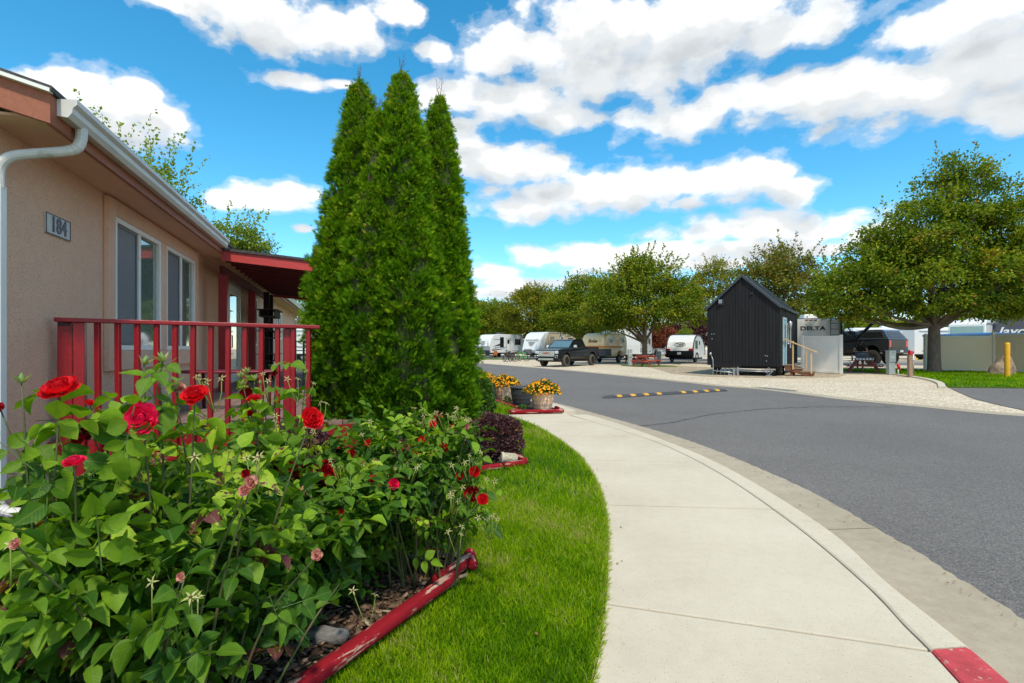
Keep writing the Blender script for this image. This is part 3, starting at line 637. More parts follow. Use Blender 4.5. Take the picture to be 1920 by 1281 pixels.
p = pt(.11, zt(0)-.055)+nn*.045; MB().box(p, (.075,.012,.02), rz=rz_).build('bracket', m_black, rail, bevel=.003)
# bench of perforated metal
bench = thing('bench', 'red metal mesh bench with rounded ends on the deck behind the railing', 'bench', G(446, 736, .45), R(10))
bench.location = Vector((-3.36, 6.5, .45))
m_mesh = mat('red_plastic_mesh', (.22,.03,.045), .45, var=.2)
out = [(.62*math.copysign(abs(math.cos(a))**.6, math.cos(a)), .17*math.copysign(abs(math.sin(a))**.8, math.sin(a))) for a in [2*PI*i/36 for i in range(36)]]
b = MB().tube([(x, y, .46) for x, y in out], .018, 6, closed=True)
for i in range(-22, 23):
    x = i*.026; hy = .17*max(0, 1-(abs(x)/.62)**3.3)**.62; b.beam((x, -hy, .47), (x, hy, .47), .014, .012)
for yy_ in (-.1, 0, .1): b.beam((-.58, yy_, .462), (.58, yy_, .462), .012, .012)
b.build('seat', m_mesh, bench)
for sx in (-.42, .42):
    MB().tube([(sx,-.16,.0), (sx,-.13,.44), (sx,.13,.44), (sx,.16,0)], .02, 6).build('leg', m_redd, bench)
# stacked plank planter rack on the wall
rack = thing('plank_rack', 'tall dark wooden rack with weathered plank trays by the house wall past the door', 'plant rack', hw(9.4, .55), phi)
m_oldwood = mat('grey_planks', (.10,.07,.055), .85, var=.3, vs=5, bump=.5, bs=30)
m_dkwood = mat('near_black_planks', (.022,.013,.013), .8, var=.3)
for yy_ in (-.34, .34): MB().bx(-.06, .06, yy_-.05, yy_+.05, .45, 2.5).build('upright', m_dkwood, rack)
for z in (2.02, 1.52, .98, .55):
    b = MB(); b.bx(-.14, .20, -.5, .5, z-.1, z-.08); b.bx(.18, .205, -.5, .5, z-.085, z+.06); b.bx(-.14, -.115, -.5, .5, z-.085, z+.06); b.bx(-.2, .26, -.52, .52, z+.06, z+.075); b.build('tray', m_oldwood, rack, bevel=.003)
# black metal railing beyond
br = thing('metal_railing', 'thin black metal handrail section beyond the porch, seen through the red balusters', 'handrail', (0,0,0))
a0 = P(538, 640, 9.6); a1 = P(600, 641, 9.9)
b = MB()
for z in (a0.z, a0.z-.47): MB().beam((a0.x,a0.y,z), (a1.x,a1.y,z), .03, .02).build('rail', m_black, br)
pass
for i in range(5):
    q_ = a0.lerp(a1, i/4); MB().bx(q_.x-.014, q_.x+.014, q_.y-.014, q_.y+.014, q_.z-.47-(.45 if i % 2 == 0 else 0), q_.z).build('baluster', m_black, br)

# ------------------------------------------------------------------ arborvitae
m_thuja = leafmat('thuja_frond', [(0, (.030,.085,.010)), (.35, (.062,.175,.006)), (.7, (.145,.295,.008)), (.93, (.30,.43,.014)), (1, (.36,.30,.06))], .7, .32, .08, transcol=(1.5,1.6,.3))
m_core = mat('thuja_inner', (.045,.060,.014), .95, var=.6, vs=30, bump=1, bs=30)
m_bark = mat('bark', (.15,.10,.07), .95, var=.35, vs=10, bump=1, bs=22, stretch=(3,3,1))
FR = [(-.05,0,0),(.05,0,0),(0,1.0,.02)]; FRF = [(0,1,2)]
def fan():
    v = []; f = []
    for a, l, st_ in ((-58,.50,.08),(-40,.68,.22),(-22,.80,.36),(0,1.0,.0),(22,.80,.36),(40,.68,.22),(58,.50,.08)):
        a = R(a); wd = .042; d = (math.sin(a), math.cos(a)); n_ = (d[1], -d[0]); c = (0, st_*.5)
        k = len(v); v += [(c[0]-n_[0]*wd*.6, c[1]-n_[1]*wd*.6, 0), (c[0]+n_[0]*wd*.6, c[1]+n_[1]*wd*.6, 0), (c[0]+d[0]*l*.62+n_[0]*wd, c[1]+d[1]*l*.62+n_[1]*wd, .03), (c[0]+d[0]*l, c[1]+d[1]*l, -.05), (c[0]+d[0]*l*.62-n_[0]*wd, c[1]+d[1]*l*.62-n_[1]*wd, .03)]
        f.append((k, k+1, k+2, k+3, k+4))
    return v, f
FAN = fan()
def thuja(label, x, y, height, leaders, n, seed):
    g_ = np.random.default_rng(seed)
    t = thing('arborvitae', label, 'conifer', (x, y, 0), 0, 'arborvitae growing in one clump')
    MB().tube([(0,0,-.05),(0,0,height*.3),(0,0,height*.6)], [.09,.06,.02], 8).build('trunk', m_bark, t)
    Ps = []; As = []; Ns = []; Ss = []; Ti = []
    tot = sum(l[2]*l[3] for l in leaders); XP = [0,.1,.25,.45,.6,.75,.88,.96,1]; YP = [.88,.99,1,.96,.86,.68,.46,.26,.03]
    core = MB()
    for li, (dx, dy, top, rr_, z0) in enumerate(leaders):
        k1, k2, k3 = g_.uniform(0, 6.28, 3)
        def bump(th, z): return 1+.07*np.sin(3*th+z*1.3+k1)+.06*np.sin(5*th-z*2.3+k2)
        def cen(z): w_ = np.clip(z/top*1.6, .25, 1); return dx*w_, dy*w_
        nc = int(n*1.25*top*rr_/tot/18); per = 24
        zc_ = z0+(top*.985-z0)*g_.random(nc)**.88; th = g_.uniform(0, 2*PI, nc); q = zc_/top
        r_ = rr_*np.interp(q, XP, YP)*bump(th, zc_)*(1-.30*g_.random(nc)**1.4)*g_.uniform(.93, 1.10, nc)
        out = np.stack([np.cos(th), np.sin(th), np.zeros(nc)], 1)
        cx, cy = cen(zc_); cp = np.stack([cx+r_*np.cos(th), cy+r_*np.sin(th), zc_], 1)
        # each tuft: sprays fanning out from an inner point, mostly upward and outward
        ca = unit(out*g_.uniform(.5, 1.1, (nc, 1))+np.array([0,0,1.])*g_.uniform(.35, 1.1, (nc, 1))+g_.normal(0, .15, (nc, 3)))
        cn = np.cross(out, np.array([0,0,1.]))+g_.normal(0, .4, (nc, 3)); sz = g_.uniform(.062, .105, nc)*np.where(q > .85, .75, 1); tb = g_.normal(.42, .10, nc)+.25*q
        ix = np.repeat(np.arange(nc), per); m_ = len(ix); u = g_.random(m_)
        A_ = ca[ix]+g_.normal(0, .42, (m_, 3)); A_ = unit(A_)
        Pp = cp[ix]-ca[ix]*(sz[ix]*.9)[:, None]+A_*(sz[ix]*u*.9)[:, None]+g_.normal(0, .018, (m_, 3))
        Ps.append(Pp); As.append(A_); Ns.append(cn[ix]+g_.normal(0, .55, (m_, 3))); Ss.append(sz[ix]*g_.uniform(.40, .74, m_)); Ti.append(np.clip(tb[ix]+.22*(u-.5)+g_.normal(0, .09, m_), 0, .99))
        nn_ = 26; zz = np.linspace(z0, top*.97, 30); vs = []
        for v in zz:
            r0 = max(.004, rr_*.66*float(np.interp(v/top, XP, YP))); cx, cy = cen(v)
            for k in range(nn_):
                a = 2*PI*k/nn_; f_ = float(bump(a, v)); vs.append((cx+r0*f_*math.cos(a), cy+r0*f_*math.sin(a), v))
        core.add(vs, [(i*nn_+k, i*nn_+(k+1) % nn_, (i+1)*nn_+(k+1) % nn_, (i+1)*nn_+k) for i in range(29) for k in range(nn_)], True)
        tw = MB()
        for k in range(6):
            a = g_.uniform(0, 6.28); zz0 = top*g_.uniform(.95, 1.0); p0 = Vector((dx, dy, zz0)); l_ = g_.uniform(.10, .24)
            p1 = p0+Vector((g_.uniform(-.05,.05), g_.uniform(-.05,.05), l_)); tw.tube([Vector((dx, dy, top*.9)), p0, (p0+p1)/2+Vector((g_.uniform(-.02,.02),0,0)), p1], [.005,.004,.003,.001], 3)
            for kk in (.4,.6,.8): q0 = p0.lerp(p1, kk); tw.tube([q0, q0+Vector((g_.uniform(-.05,.05), 0, l_*.2))], [.002,.001], 3)
        tw.build('leader_shoots', m_bark, t)
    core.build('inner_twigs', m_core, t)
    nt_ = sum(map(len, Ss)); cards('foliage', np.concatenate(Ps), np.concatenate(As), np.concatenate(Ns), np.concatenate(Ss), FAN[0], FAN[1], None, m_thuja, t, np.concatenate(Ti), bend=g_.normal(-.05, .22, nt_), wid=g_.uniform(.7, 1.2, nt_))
    return t
thuja('leftmost arborvitae of the clump, its narrow tip standing apart against blue sky', -1.78, 6.0, 4.2, [(.05,.05,4.26,.46,.0), (-.08,-.12,2.9,.44,.02), (.25,-.10,2.7,.42,.05)], 50000, 11)
thuja('tallest arborvitae, in the middle of the clump with a shoulder on its left', -1.22, 5.75, 4.2, [(.03,.0,4.20,.46,.0), (-.22,.02,3.78,.30,.05), (.14,-.03,3.55,.34,.05), (-.26,-.16,2.95,.42,.02), (.18,-.20,2.7,.44,.02)], 70000, 12)
thuja('rightmost arborvitae of the clump, slim and nearest the road', -.83, 6.05, 4.0, [(.01,0,4.08,.36,.0), (.06,-.05,2.9,.40,.05), (.06,.12,2.2,.42,.02)], 44000, 13)

# ------------------------------------------------------------------ small shrubs
def shrub(name, label, cat, loc, rx, rz, n, m, size, seed, shape=DIAM, group=None, core=None, flat=.15):
    g_ = np.random.default_rng(seed); t = thing(name, label, cat, loc, 0, group)
    d = unit(g_.normal(0, 1, (n, 3))); d[:, 2] = np.where(d[:, 2] < -.45, -d[:, 2], d[:, 2])
    r_ = (1-.33*g_.random(n)**2)*(1+.09*np.sin(d[:, 0]*7+seed)*np.cos(d[:, 1]*6)+.06*np.sin(d[:, 2]*11+d[:,0]*9))
    Pp = d*r_[:, None]*np.array([rx, rx, rz]); Pp[:, 2] += rz*.62
    Pp[:, 2] = np.maximum(Pp[:, 2], .01)
    cards('foliage', Pp, d+g_.normal(0, .6, (n, 3)), g_.normal(0, 1, (n, 3)), g_.uniform(.6, 1.2, n)*size, shape[0], shape[1], None, m, t, np.clip(g_.normal(.45, .25, n), 0, 1))
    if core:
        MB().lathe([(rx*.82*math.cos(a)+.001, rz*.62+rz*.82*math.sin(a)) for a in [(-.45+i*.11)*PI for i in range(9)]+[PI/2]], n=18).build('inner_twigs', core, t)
    b = MB()
    for k in range(7):
        a = k*.9; b.tube([(0,0,-.03), (rx*.35*math.cos(a), rx*.35*math.sin(a), rz*.5), (rx*.7*math.cos(a), rx*.7*math.sin(a), rz*1.1)], [.012,.008,.003], 5)
    b.build('stems', m_bark, t)
    return t
m_barb = leafmat('barberry_leaf', [(0, (.035,.016,.022)), (.5, (.10,.042,.046)), (.85, (.19,.08,.065)), (.97, (.28,.13,.06)), (1, (.40,.18,.06))], .5, .18, .4, transcol=(1.6,.7,.6))
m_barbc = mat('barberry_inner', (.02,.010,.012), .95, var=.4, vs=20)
shrub('barberry', 'round dark purple barberry bush at the lawn corner right of the arborvitae', 'shrub', (-.20, 5.85, -.01), .31, .29, 9000, m_barb, .034, 21, core=m_barbc)
shrub('barberry', 'low dark purple barberry bush left of the arborvitae base, behind the roses', 'shrub', (-1.93, 4.75, -.01), .34, .30, 9000, m_barb, .034, 22, core=m_barbc)
m_box = leafmat('box_leaf', [(0, (.03,.08,.012)), (.6, (.08,.17,.02)), (1, (.17,.27,.04))], .45, .25, .4)
shrub('green_shrub', 'small bright green bush just behind the arborvitae, beside the flower pots', 'shrub', (-.62, 9.0, 0), .33, .42, 9000, m_box, .05, 23, core=m_core)
shrub('green_shrub', 'low ragged green plant on the grass strip between arborvitae and flower pots', 'shrub', (-.50, 7.4, 0), .22, .17, 3500, m_box, .05, 24)
# ------------------------------------------------------------------ roses
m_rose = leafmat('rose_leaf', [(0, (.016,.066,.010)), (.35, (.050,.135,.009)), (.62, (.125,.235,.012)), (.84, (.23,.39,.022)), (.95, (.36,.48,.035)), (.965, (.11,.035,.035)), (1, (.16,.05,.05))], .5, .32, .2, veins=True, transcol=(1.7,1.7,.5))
m_cane = mat('rose_cane', (.075,.095,.03), .6, var=.35, vs=12, col2=(.12,.06,.035), c2=(.5,.65), s2=9)
m_petr = leafmat('petal_red', [(0, (.50,.004,.010)), (1, (.90,.018,.030))], .5, .18, .3, transcol=(1.3,.5,.5))
m_petk = leafmat('petal_pink_red', [(0, (.68,.006,.055)), (1, (.92,.03,.14))], .5, .18, .3, transcol=(1.3,.5,.6))
m_petd = leafmat('petal_dark_red', [(0, (.16,.002,.006)), (1, (.50,.006,.012))], .5, .15, .3, transcol=(1.3,.5,.5))
m_petf = leafmat('petal_faded', [(0, (.55,.20,.16)), (.5, (.70,.38,.28)), (1, (.55,.13,.14))], .6, .2, .2, transcol=(1.2,1,.9))
m_sep = leafmat('sepal', [(0, (.24,.30,.07)), (.6, (.48,.46,.20)), (1, (.60,.52,.30))], .6, .25, .25)
m_stalk = leafmat('leaf_stalk', [(0, (.06,.13,.03)), (1, (.10,.17,.04))], .6, .1, .3)
m_hip = mat('spent_centre', (.13,.06,.02), .9, var=.5, vs=60, bump=1, bs=200)
m_bud = mat('green_bud', (.16,.25,.05), .5, var=.25, vs=30)
LT = [0,.12,.32,.56,.80,1.0]; LW = [0,.21,.355,.345,.19,0]
def leaf_t(fold=.16, droop=.18):
    v = []; uv = []; f = []
    for t_, w_ in zip(LT, LW):
        for sx in (-1, 0, 1):
            v.append((sx*w_, t_, abs(sx)*w_*fold*1.6-droop*t_*t_)); uv.append((sx*w_, t_))
    for i in range(5):
        a = i*3
        for s in (0, 1):
            q = [a+s, a+s+1, a+s+4, a+s+3]
            if i == 0: q = [a+1, a+s+4, a+s+3]
            elif i == 4: q = [a+s, a+s+1, a+4]
            f.append(tuple(q))
    return v, f, uv
LF = leaf_t()
def petal_cards(kind, g_, r, open_=1.0):
    """spiral of cupped petals, local z up"""
    Pp = []; A_ = []; Nn = []; S = []
    rings = [(3,.12,88),(4,.20,78),(5,.34,66),(6,.50,50),(7,.66,33),(7,.80,14)]
    if kind == 'small': rings = [(3,.15,85),(4,.3,66),(5,.5,42),(5,.65,20)]
    for ri, (cnt, rad, tilt) in enumerate(rings):
        for k in range(cnt):
            a = 2*PI*k/cnt+ri*1.3+g_.uniform(-.2, .2); el_ = R(tilt*(.6+.4*open_)+g_.uniform(-9, 9))
            d = np.array([math.cos(a)*math.cos(el_), math.sin(a)*math.cos(el_), math.sin(el_)])
            n_ = np.array([-math.cos(a)*math.sin(el_), -math.sin(a)*math.sin(el_), math.cos(el_)])
            Pp.append(np.array([math.cos(a)*rad*.28, math.sin(a)*rad*.28, ri*-.035])*r); A_.append(d); Nn.append(n_); S.append(r*(.55+.55*rad))
    return Pp, A_, Nn, S
PV = []; PFc = []
for i, (t_, w_, z_) in enumerate([(0,.12,0),(.3,.34,-.09),(.6,.50,-.04),(.85,.46,.06),(1.0,.26,.10)]):
    for sx in (-1,-.5,0,.5,1): PV.append((sx*w_, t_-(.06 if sx == 0 and i == 4 else 0)-.10*abs(sx)*(i/4), z_+.26*sx*sx*(1-t_*.55)+(.05*math.sin(i*2+sx*5) if i > 2 else 0)))
for i in range(4):
    for j in range(4): PFc.append((i*5+j, i*5+j+1, i*5+j+6, i*5+j+5))
def orient(loc, facing):
    q = Vector(facing).to_track_quat('Z', 'Y'); return q
def bloom(parent, loc, facing, r, m, g_, name='rose_bloom', kind='full', label=None):
    pp = petal_cards(kind, g_, r)
    o = cards(name, np.array(pp[0]), np.array(pp[1]), np.array(pp[2]), np.array(pp[3]), PV, PFc, None, m, parent, None, smooth=True)
    o.location = loc; o.rotation_mode = 'QUATERNION'; o.rotation_quaternion = orient(loc, facing)
    if label: o['label'] = label
    return o
STAR = [(-.10,0,0),(.10,0,0),(.13,.4,.06),(0,1,-.22),(-.13,.4,.06)]
def rosebud(parent, loc, facing, s, g_):
    b = MB(); b.lathe([(.001,-.05*s),(.30*s,.02*s),(.40*s,.25*s),(.36*s,.55*s),(.18*s,.95*s),(.001,1.25*s)], n=10)
    o = b.build('rosebud', m_bud, parent); o.location = loc; o.rotation_mode = 'QUATERNION'; o.rotation_quaternion = orient(loc, facing)
    a = np.arange(5)*2*PI/5
    A_ = np.stack([np.cos(a)*.45, np.sin(a)*.45, np.ones(5)], 1); N_ = np.stack([-np.cos(a), -np.sin(a), np.full(5, .45)], 1)
    cards('sepals', np.stack([np.cos(a)*.32*s, np.sin(a)*.32*s, np.full(5, .05*s)], 1), A_, N_, np.full(5, 1.25*s), STAR, [(0,1,2,3,4)], None, m_sep, o)
    return o
def clipmask(Pw):
    x, y, z = Pw[:, 0], Pw[:, 1], Pw[:, 2]; s = -((x+.29)-(y-2.68)*.489)*.898
    return (s > .35-.55*z) | (y > 3.1)
def rose_bush(label, base, blobs, n, blooms=(), buds=(), spent=(), seed=1, lsz=(.043,.074), canes=26, light=.42, group='rose bushes in the front beds', youngtop=.9):
    g_ = np.random.default_rng(seed); base = Vector(base); t = thing('rose_bush', label, 'rose bush', base, 0, group)
    bl = [(np.array(c)-np.array(base), np.array(r_)) for c, r_ in blobs]; vol = np.array([r_[0]*r_[1]*r_[2] for _, r_ in bl]); vol = vol**.7; vol /= vol.sum()
    def sample(m_, lo=.35):
        idx = g_.choice(len(bl), m_, p=vol); d = unit(g_.normal(0, 1, (m_, 3))); r_ = lo+(1-lo)*g_.random(m_)**.6
        cc = np.array([bl[i][0] for i in idx]); rr2 = np.array([bl[i][1] for i in idx])
        wob = 1+.14*np.sin(d[:, 0]*6+idx)*np.cos(d[:, 2]*5+d[:, 1]*4)
        Pp = cc+d*rr2*(r_*wob)[:, None]; return Pp, d, r_
    # canes
    b = MB(); ends = []
    tips, _, _ = sample(canes, .8)
    fl = [P(x, y, Y)-base for x, y, Y, *_ in list(blooms)+list(buds)]
    tl = [Vector(v) for v in tips if v[2] > .25]+fl
    cpts = []
    for i, tip in enumerate(tl):
        a = g_.uniform(0, 2*PI); s = Vector((.09*math.cos(a), .09*math.sin(a), -.02))
        if (tip-s).length > .6: s = s.lerp(Vector((tip.x, tip.y, -.02)), .45)
        mid = s.lerp(tip, .5)+Vector((g_.uniform(-.06,.06), g_.uniform(-.06,.06), .10))
        pts = spline([s, mid, tip], 6); b.tube(pts, [.0060-.0042*k/(len(pts)-1) for k in range(len(pts))], 6)
        for q in pts[4:]: cpts.append(q)
    # compound leaves
    Pp, d, r_ = sample(n)
    k = (Pp[:, 2] > .03) & clipmask(Pp+np.array(base)); Pp, d, r_ = Pp[k], d[k], r_[k]
    # extra leaf sets along the canes
    ce = np.array([tuple(q) for q in cpts]); ex = ce[g_.integers(0, len(ce), n//7)]+g_.normal(0, .015, (n//7, 3))
    Pp = np.concatenate([Pp, ex]); d = np.concatenate([d, unit(g_.normal(0, 1, ex.shape))]); r_ = np.concatenate([r_, np.full(len(ex), .8)]); m_ = len(Pp)
    ax = unit(d*np.array([1,1,.35])+g_.normal(0, .45, (m_, 3))+np.array([0,0,-.05])); up = unit(np.array([0,0,1.0])+d*.75+g_.normal(0, .38, (m_, 3)))
    side = unit(np.cross(ax, up)); up = np.cross(side, ax)
    ls = g_.uniform(lsz[0], lsz[1], m_)
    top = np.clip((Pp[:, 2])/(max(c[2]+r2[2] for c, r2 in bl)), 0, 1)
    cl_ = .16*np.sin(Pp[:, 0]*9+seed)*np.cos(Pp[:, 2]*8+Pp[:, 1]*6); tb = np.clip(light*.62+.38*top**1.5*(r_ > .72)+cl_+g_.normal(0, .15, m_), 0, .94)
    young = (g_.random(m_) < .03) & (r_ > .75); tb[young] = .99
    LP, LA, LN, LS, LTi = [], [], [], [], []
    for (along, sd, ang) in ((1.0, 0, 0), (.62, 1, 62), (.62, -1, 62), (.12, 1, 72), (.12, -1, 72)):
        base_p = Pp+ax*(ls*1.55*along)[:, None]+side*(ls*.06*sd)[:, None]
        an = R(ang); dirv = ax*math.cos(an)+side*sd*math.sin(an)+g_.normal(0, .13, (m_, 3))
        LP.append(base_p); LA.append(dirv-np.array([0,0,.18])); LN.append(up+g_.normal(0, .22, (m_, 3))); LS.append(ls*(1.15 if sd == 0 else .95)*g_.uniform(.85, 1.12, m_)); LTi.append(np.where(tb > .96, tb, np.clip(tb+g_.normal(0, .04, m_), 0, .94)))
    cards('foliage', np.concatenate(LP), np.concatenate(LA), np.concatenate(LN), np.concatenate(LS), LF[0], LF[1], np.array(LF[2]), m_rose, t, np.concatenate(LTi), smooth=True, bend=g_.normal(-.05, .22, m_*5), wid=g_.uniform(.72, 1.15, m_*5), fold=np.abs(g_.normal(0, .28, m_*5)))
    # leaf stalks
    cards('leaf_stalks', Pp-ax*.035, ax, up, ls*1.6+.035, [(-.012,0,0),(.012,0,0),(.008,1,0),(-.008,1,0)], [(0,1,2,3)], None, m_stalk, t, np.full(m_, .1))
    b.build('canes', m_cane, t)
    cols = {'r': m_petr, 'k': m_petk, 'd': m_petd, 'f': m_petf}
    for (x, y, Y, kc, r, face, *lb) in blooms:
        r *= .82
        bloom(t, P(x, y, Y)-base, face, r, cols[kc], g_, kind='small' if r < .022 else 'full', name='faded_bloom' if kc == 'f' else 'rose_bloom', label=lb[0] if lb else None)
    for (x, y, Y, s) in buds: rosebud(t, P(x, y, Y)-base, (g_.uniform(-.25,.25), g_.uniform(-.3,.1), 1), s, g_)
    # spent flower heads on thin stalks
    for (x, y, Y, cnt, spread) in spent:
        c = P(x, y, Y)-base
        for i in range(cnt):
            v = Vector((g_.normal(0, spread), g_.normal(0, spread*.6), abs(g_.normal(0, spread*.6)))); p = c+v
            o = MB().tube([Vector((-v.x*.8, -v.y*.8, -.09-v.z*.7)), Vector((-v.x*.3, 0, -.05)), Vector((0,0,-.004))], [.0022,.0018,.0015], 4); so2 = o.build('spent_bloom', m_sep, t); so2.location = p
            s_ = g_.uniform(.008, .0135); fa = Vector((g_.uniform(-.7,.7), g_.uniform(-1,.1), g_.uniform(.3,1))).normalized()
            a = np.arange(5)*2*PI/5+g_.uniform(0, 6)
            q = orient(p, fa).to_matrix(); ca = [q @ Vector((math.cos(v2), math.sin(v2), .12)) for v2 in a]
            st = cards('sepals', np.array([tuple(v2*.003) for v2 in ca]), np.array([tuple(v2) for v2 in ca]), np.array([tuple(fa)]*5), np.full(5, s_*1.5), STAR, [(0,1,2,3,4)], None, m_sep, so2, g_.uniform(.3, 1, 5))
            MB().lathe([(.001,-.5*s_),(.34*s_,-.25*s_),(.38*s_,.0),(.25*s_,.2*s_),(.001,.22*s_)], n=8, ax=q).build('hip', m_hip if g_.random() < .7 else m_bud, so2)
    return t
FUP = (0,-.25,1); FF = (0,-1,.35)
rose_bush('large rose bush nearest the camera with big scarlet and pink-red blooms on top', (-1.05,1.55,0),
  [((-1.25,1.62,.42),(.46,.46,.42)), ((-.98,1.42,.42),(.36,.32,.36)), ((-.80,1.62,.46),(.32,.36,.40)), ((-1.10,1.75,.44),(.42,.40,.32)), ((-1.55,1.60,.34),(.34,.34,.36)), ((-.92,1.28,.30),(.30,.22,.26))],
  1350, blooms=[(113,730,1.42,'r',.053,(-.05,-.62,1),'wide open scarlet bloom seen from the side'), (268,787,1.40,'k',.052,(.05,-1,.25),'big round pink-red bloom facing the camera'), (366,742,1.55,'r',.044,(.1,-.75,1)), (168,757,1.6,'r',.02,(.6,-.3,1)), (206,775,1.65,'d',.024,FUP), (168,805,1.55,'d',.036,FF), (148,826,1.5,'d',.026,FF), (140,867,1.35,'k',.030,FUP), (0,766,1.45,'d',.02,FF), (584,785,1.75,'r',.043,(.8,-.8,.5),'crimson bloom at the bush\'s right shoulder turned to the road'), (30,1020,1.15,'f',.016,FF), (472,905,1.45,'f',.026,FF), (460,920,1.43,'f',.022,FF), (462,888,1.5,'d',.018,FF), (330,728,1.6,'f',.03,(.3,-.4,1)), (595,1040,1.5,'f',.022,FF), (340,1082,1.3,'f',.015,FF)],
  buds=[(40,718,1.40,.022), (270,683,1.55,.022), (305,678,1.55,.024), (300,700,1.6,.017)], spent=[(130,812,1.5,2,.02), (410,862,1.5,2,.03), (480,868,1.5,3,.03), (286,1095,1.25,1,.01), (370,1122,1.25,2,.02), (20,1025,1.15,1,.01), (405,720,1.7,4,.05), (690,1120,1.75,2,.02)], seed=31, canes=34, light=.50)
rose_bush('rose bush with green buds and dull red blooms between nearest bush and deck', (-1.15,2.45,0),
  [((-1.15,2.45,.36),(.46,.42,.40)), ((-.92,2.30,.28),(.30,.34,.34)), ((-1.55,2.45,.40),(.40,.36,.38)), ((-.62,2.2,.36),(.26,.28,.32))],
  1000, blooms=[(462,738,2.4,'d',.035,FF), (475,748,2.35,'r',.035,FUP), (515,700,2.5,'d',.02,FF), (640,960,2.2,'d',.02,FF), (470,775,2.2,'d',.02,FF)],
  buds=[(452,708,2.4,.024), (463,700,2.4,.024), (455,722,2.35,.02), (478,712,2.4,.02), (518,690,2.5,.02), (575,700,2.55,.016), (488,720,2.4,.016)], spent=[(520,790,2.2,2,.03), (560,720,2.4,3,.04), (505,720,2.3,2,.04), (600,760,2.4,2,.03)], seed=32, canes=24, light=.44)
rose_bush('right-hand rose bush by the lawn edge, covered with pale starry spent flower heads', (-.50,2.80,0),
  [((-.50,2.80,.46),(.40,.36,.40)), ((-.30,2.78,.42),(.28,.30,.34)), ((-.72,2.85,.56),(.28,.28,.28)), ((-.40,2.55,.34),(.32,.26,.30)), ((-.62,2.45,.32),(.28,.26,.30))],
  1250, blooms=[(822,782,2.85,'d',.028,FF), (795,826,2.8,'r',.034,FF), (832,838,2.75,'r',.03,(.5,-1,.4)), (890,884,2.6,'r',.032,(0,-1,.1)), (885,925,2.6,'d',.045,FF,'dark red drooping bloom above the lawn'), (738,908,2.4,'k',.030,(.2,-1,.6)), (700,900,2.45,'r',.028,FF), (745,842,2.6,'r',.03,FF), (812,795,2.8,'r',.026,FF), (862,893,2.45,'d',.026,FF), (905,936,2.4,'r',.03,FF), (778,852,2.6,'r',.024,FF), (660,850,2.55,'d',.026,FF), (690,830,2.7,'r',.024,FF), (850,800,2.8,'d',.022,FF), (712,912,2.45,'k',.014,FF), (680,868,2.6,'f',.022,(-1,-.3,.2)), (762,868,2.6,'f',.02,FF), (740,800,2.9,'d',.018,FF), (690,795,2.9,'d',.014,FF), (876,800,2.7,'f',.02,FF), (570,920,2.2,'f',.028,(-1,-.5,.4))],
  spent=[(770,800,2.85,7,.06), (845,790,2.8,12,.075), (720,830,2.7,5,.06), (880,870,2.6,7,.07), (760,890,2.5,6,.08), (650,890,2.4,5,.07), (920,975,2.4,6,.035), (860,1010,2.35,3,.04), (850,940,2.4,5,.06), (800,780,2.9,6,.04), (870,790,2.8,7,.04), (915,905,2.6,3,.03)], buds=[(830,905,2.5,.014)], seed=33, lsz=(.036,.060), canes=28, light=.48)
rose_bush('low rose bush with a mass of velvety dark red blooms behind the second rose bush', (-1.02,2.85,0),
  [((-1.05,2.85,.28),(.32,.24,.26)), ((-.86,2.80,.24),(.22,.2,.22))], 420,
  blooms=[(562+rr.randint(-44,60), 890+rr.randint(-18,30), 2.55+rr.uniform(-.12,.12), 'd', rr.uniform(.035,.055), (rr.uniform(-.5,.5),-1,.6)) for i in range(15)], spent=[(575,815,2.8,7,.06), (640,905,2.6,4,.03)], seed=34, lsz=(.03,.05), canes=14)
# lone tall bud stem at the far left is part of the nearest bush
# ------------------------------------------------------------------ border timbers
m_timb = mat('weathered_red_timber', (.28,.012,.020), .9, var=.25, vs=3, bump=.6, bs=45, spec=.1, col2=(.50,.34,.26), c2=(.555,.575), s2=2.6, stretch=(9,9,1.3))
def timber(a, b_, r, label, group='red timber borders round the beds', cat='timber'):
    a, b_ = Vector(a), Vector(b_); L_ = (b_-a).length; o = MB()
    n_ = 14; pr = [(.001, 0), (r*.72, .0), (r, .012)]+[(r*(1+rr.uniform(-.008,.008)), L_*i/n_) for i in range(1, n_)]+[(r, L_-.012), (r*.72, L_), (.001, L_)]
    o.lathe(pr, n=16, wob=lambda an, z: 1 if abs(math.sin(an)) < .8 else .9)
    ob = o.build('landscape_timber', m_timb); ob.location = a; ob.rotation_mode = 'QUATERNION'; ob.rotation_quaternion = (b_-a).to_track_quat('Z', 'Y')
    tag(ob, label, cat, group); return ob
timber((-.29,2.68,.055), (-1.15,.92,.05), .034, 'long red timber with flaking paint along the front rose bed and lawn')
timber((-.22,2.93,.055), (-.37,2.60,.056), .036, 'short red timber butted end at the far corner of the front rose bed')
timber((-.24,3.0,.05), (-.205,2.80,.055), .03, 'stub of bare pinkish timber standing at the corner of the front rose bed')
timber((-1.65,1.87,.04), (-.80,2.82,.04), .034, 'red timber on the house side of the front rose bed, mostly under leaves')
timber((-2.75,3.0,.045), (-2.05,2.98,.045), .034, 'red timber edging the dark mulch below the house wall')
timber((-.08,5.30,.03), (.14,5.44,.03), .034, 'faded red timber in front of the round barberry bush')
timber((.14,5.50,.03), (-.04,5.98,.03), .034, 'faded red timber beside the barberry bush toward the footpath')
timber((-.55,5.0,.03), (-.10,5.28,.03), .034, 'red timber running from the arborvitae to the barberry bush')
timber((-.02,9.62,.035), (.93,9.80,.035), .045, 'red timber on the footpath in front of the nearest flower pot', )
timber((-.04,9.70,.03), (.16,10.15,.03), .042, 'short red timber at the grass corner left of the nearest flower pot')
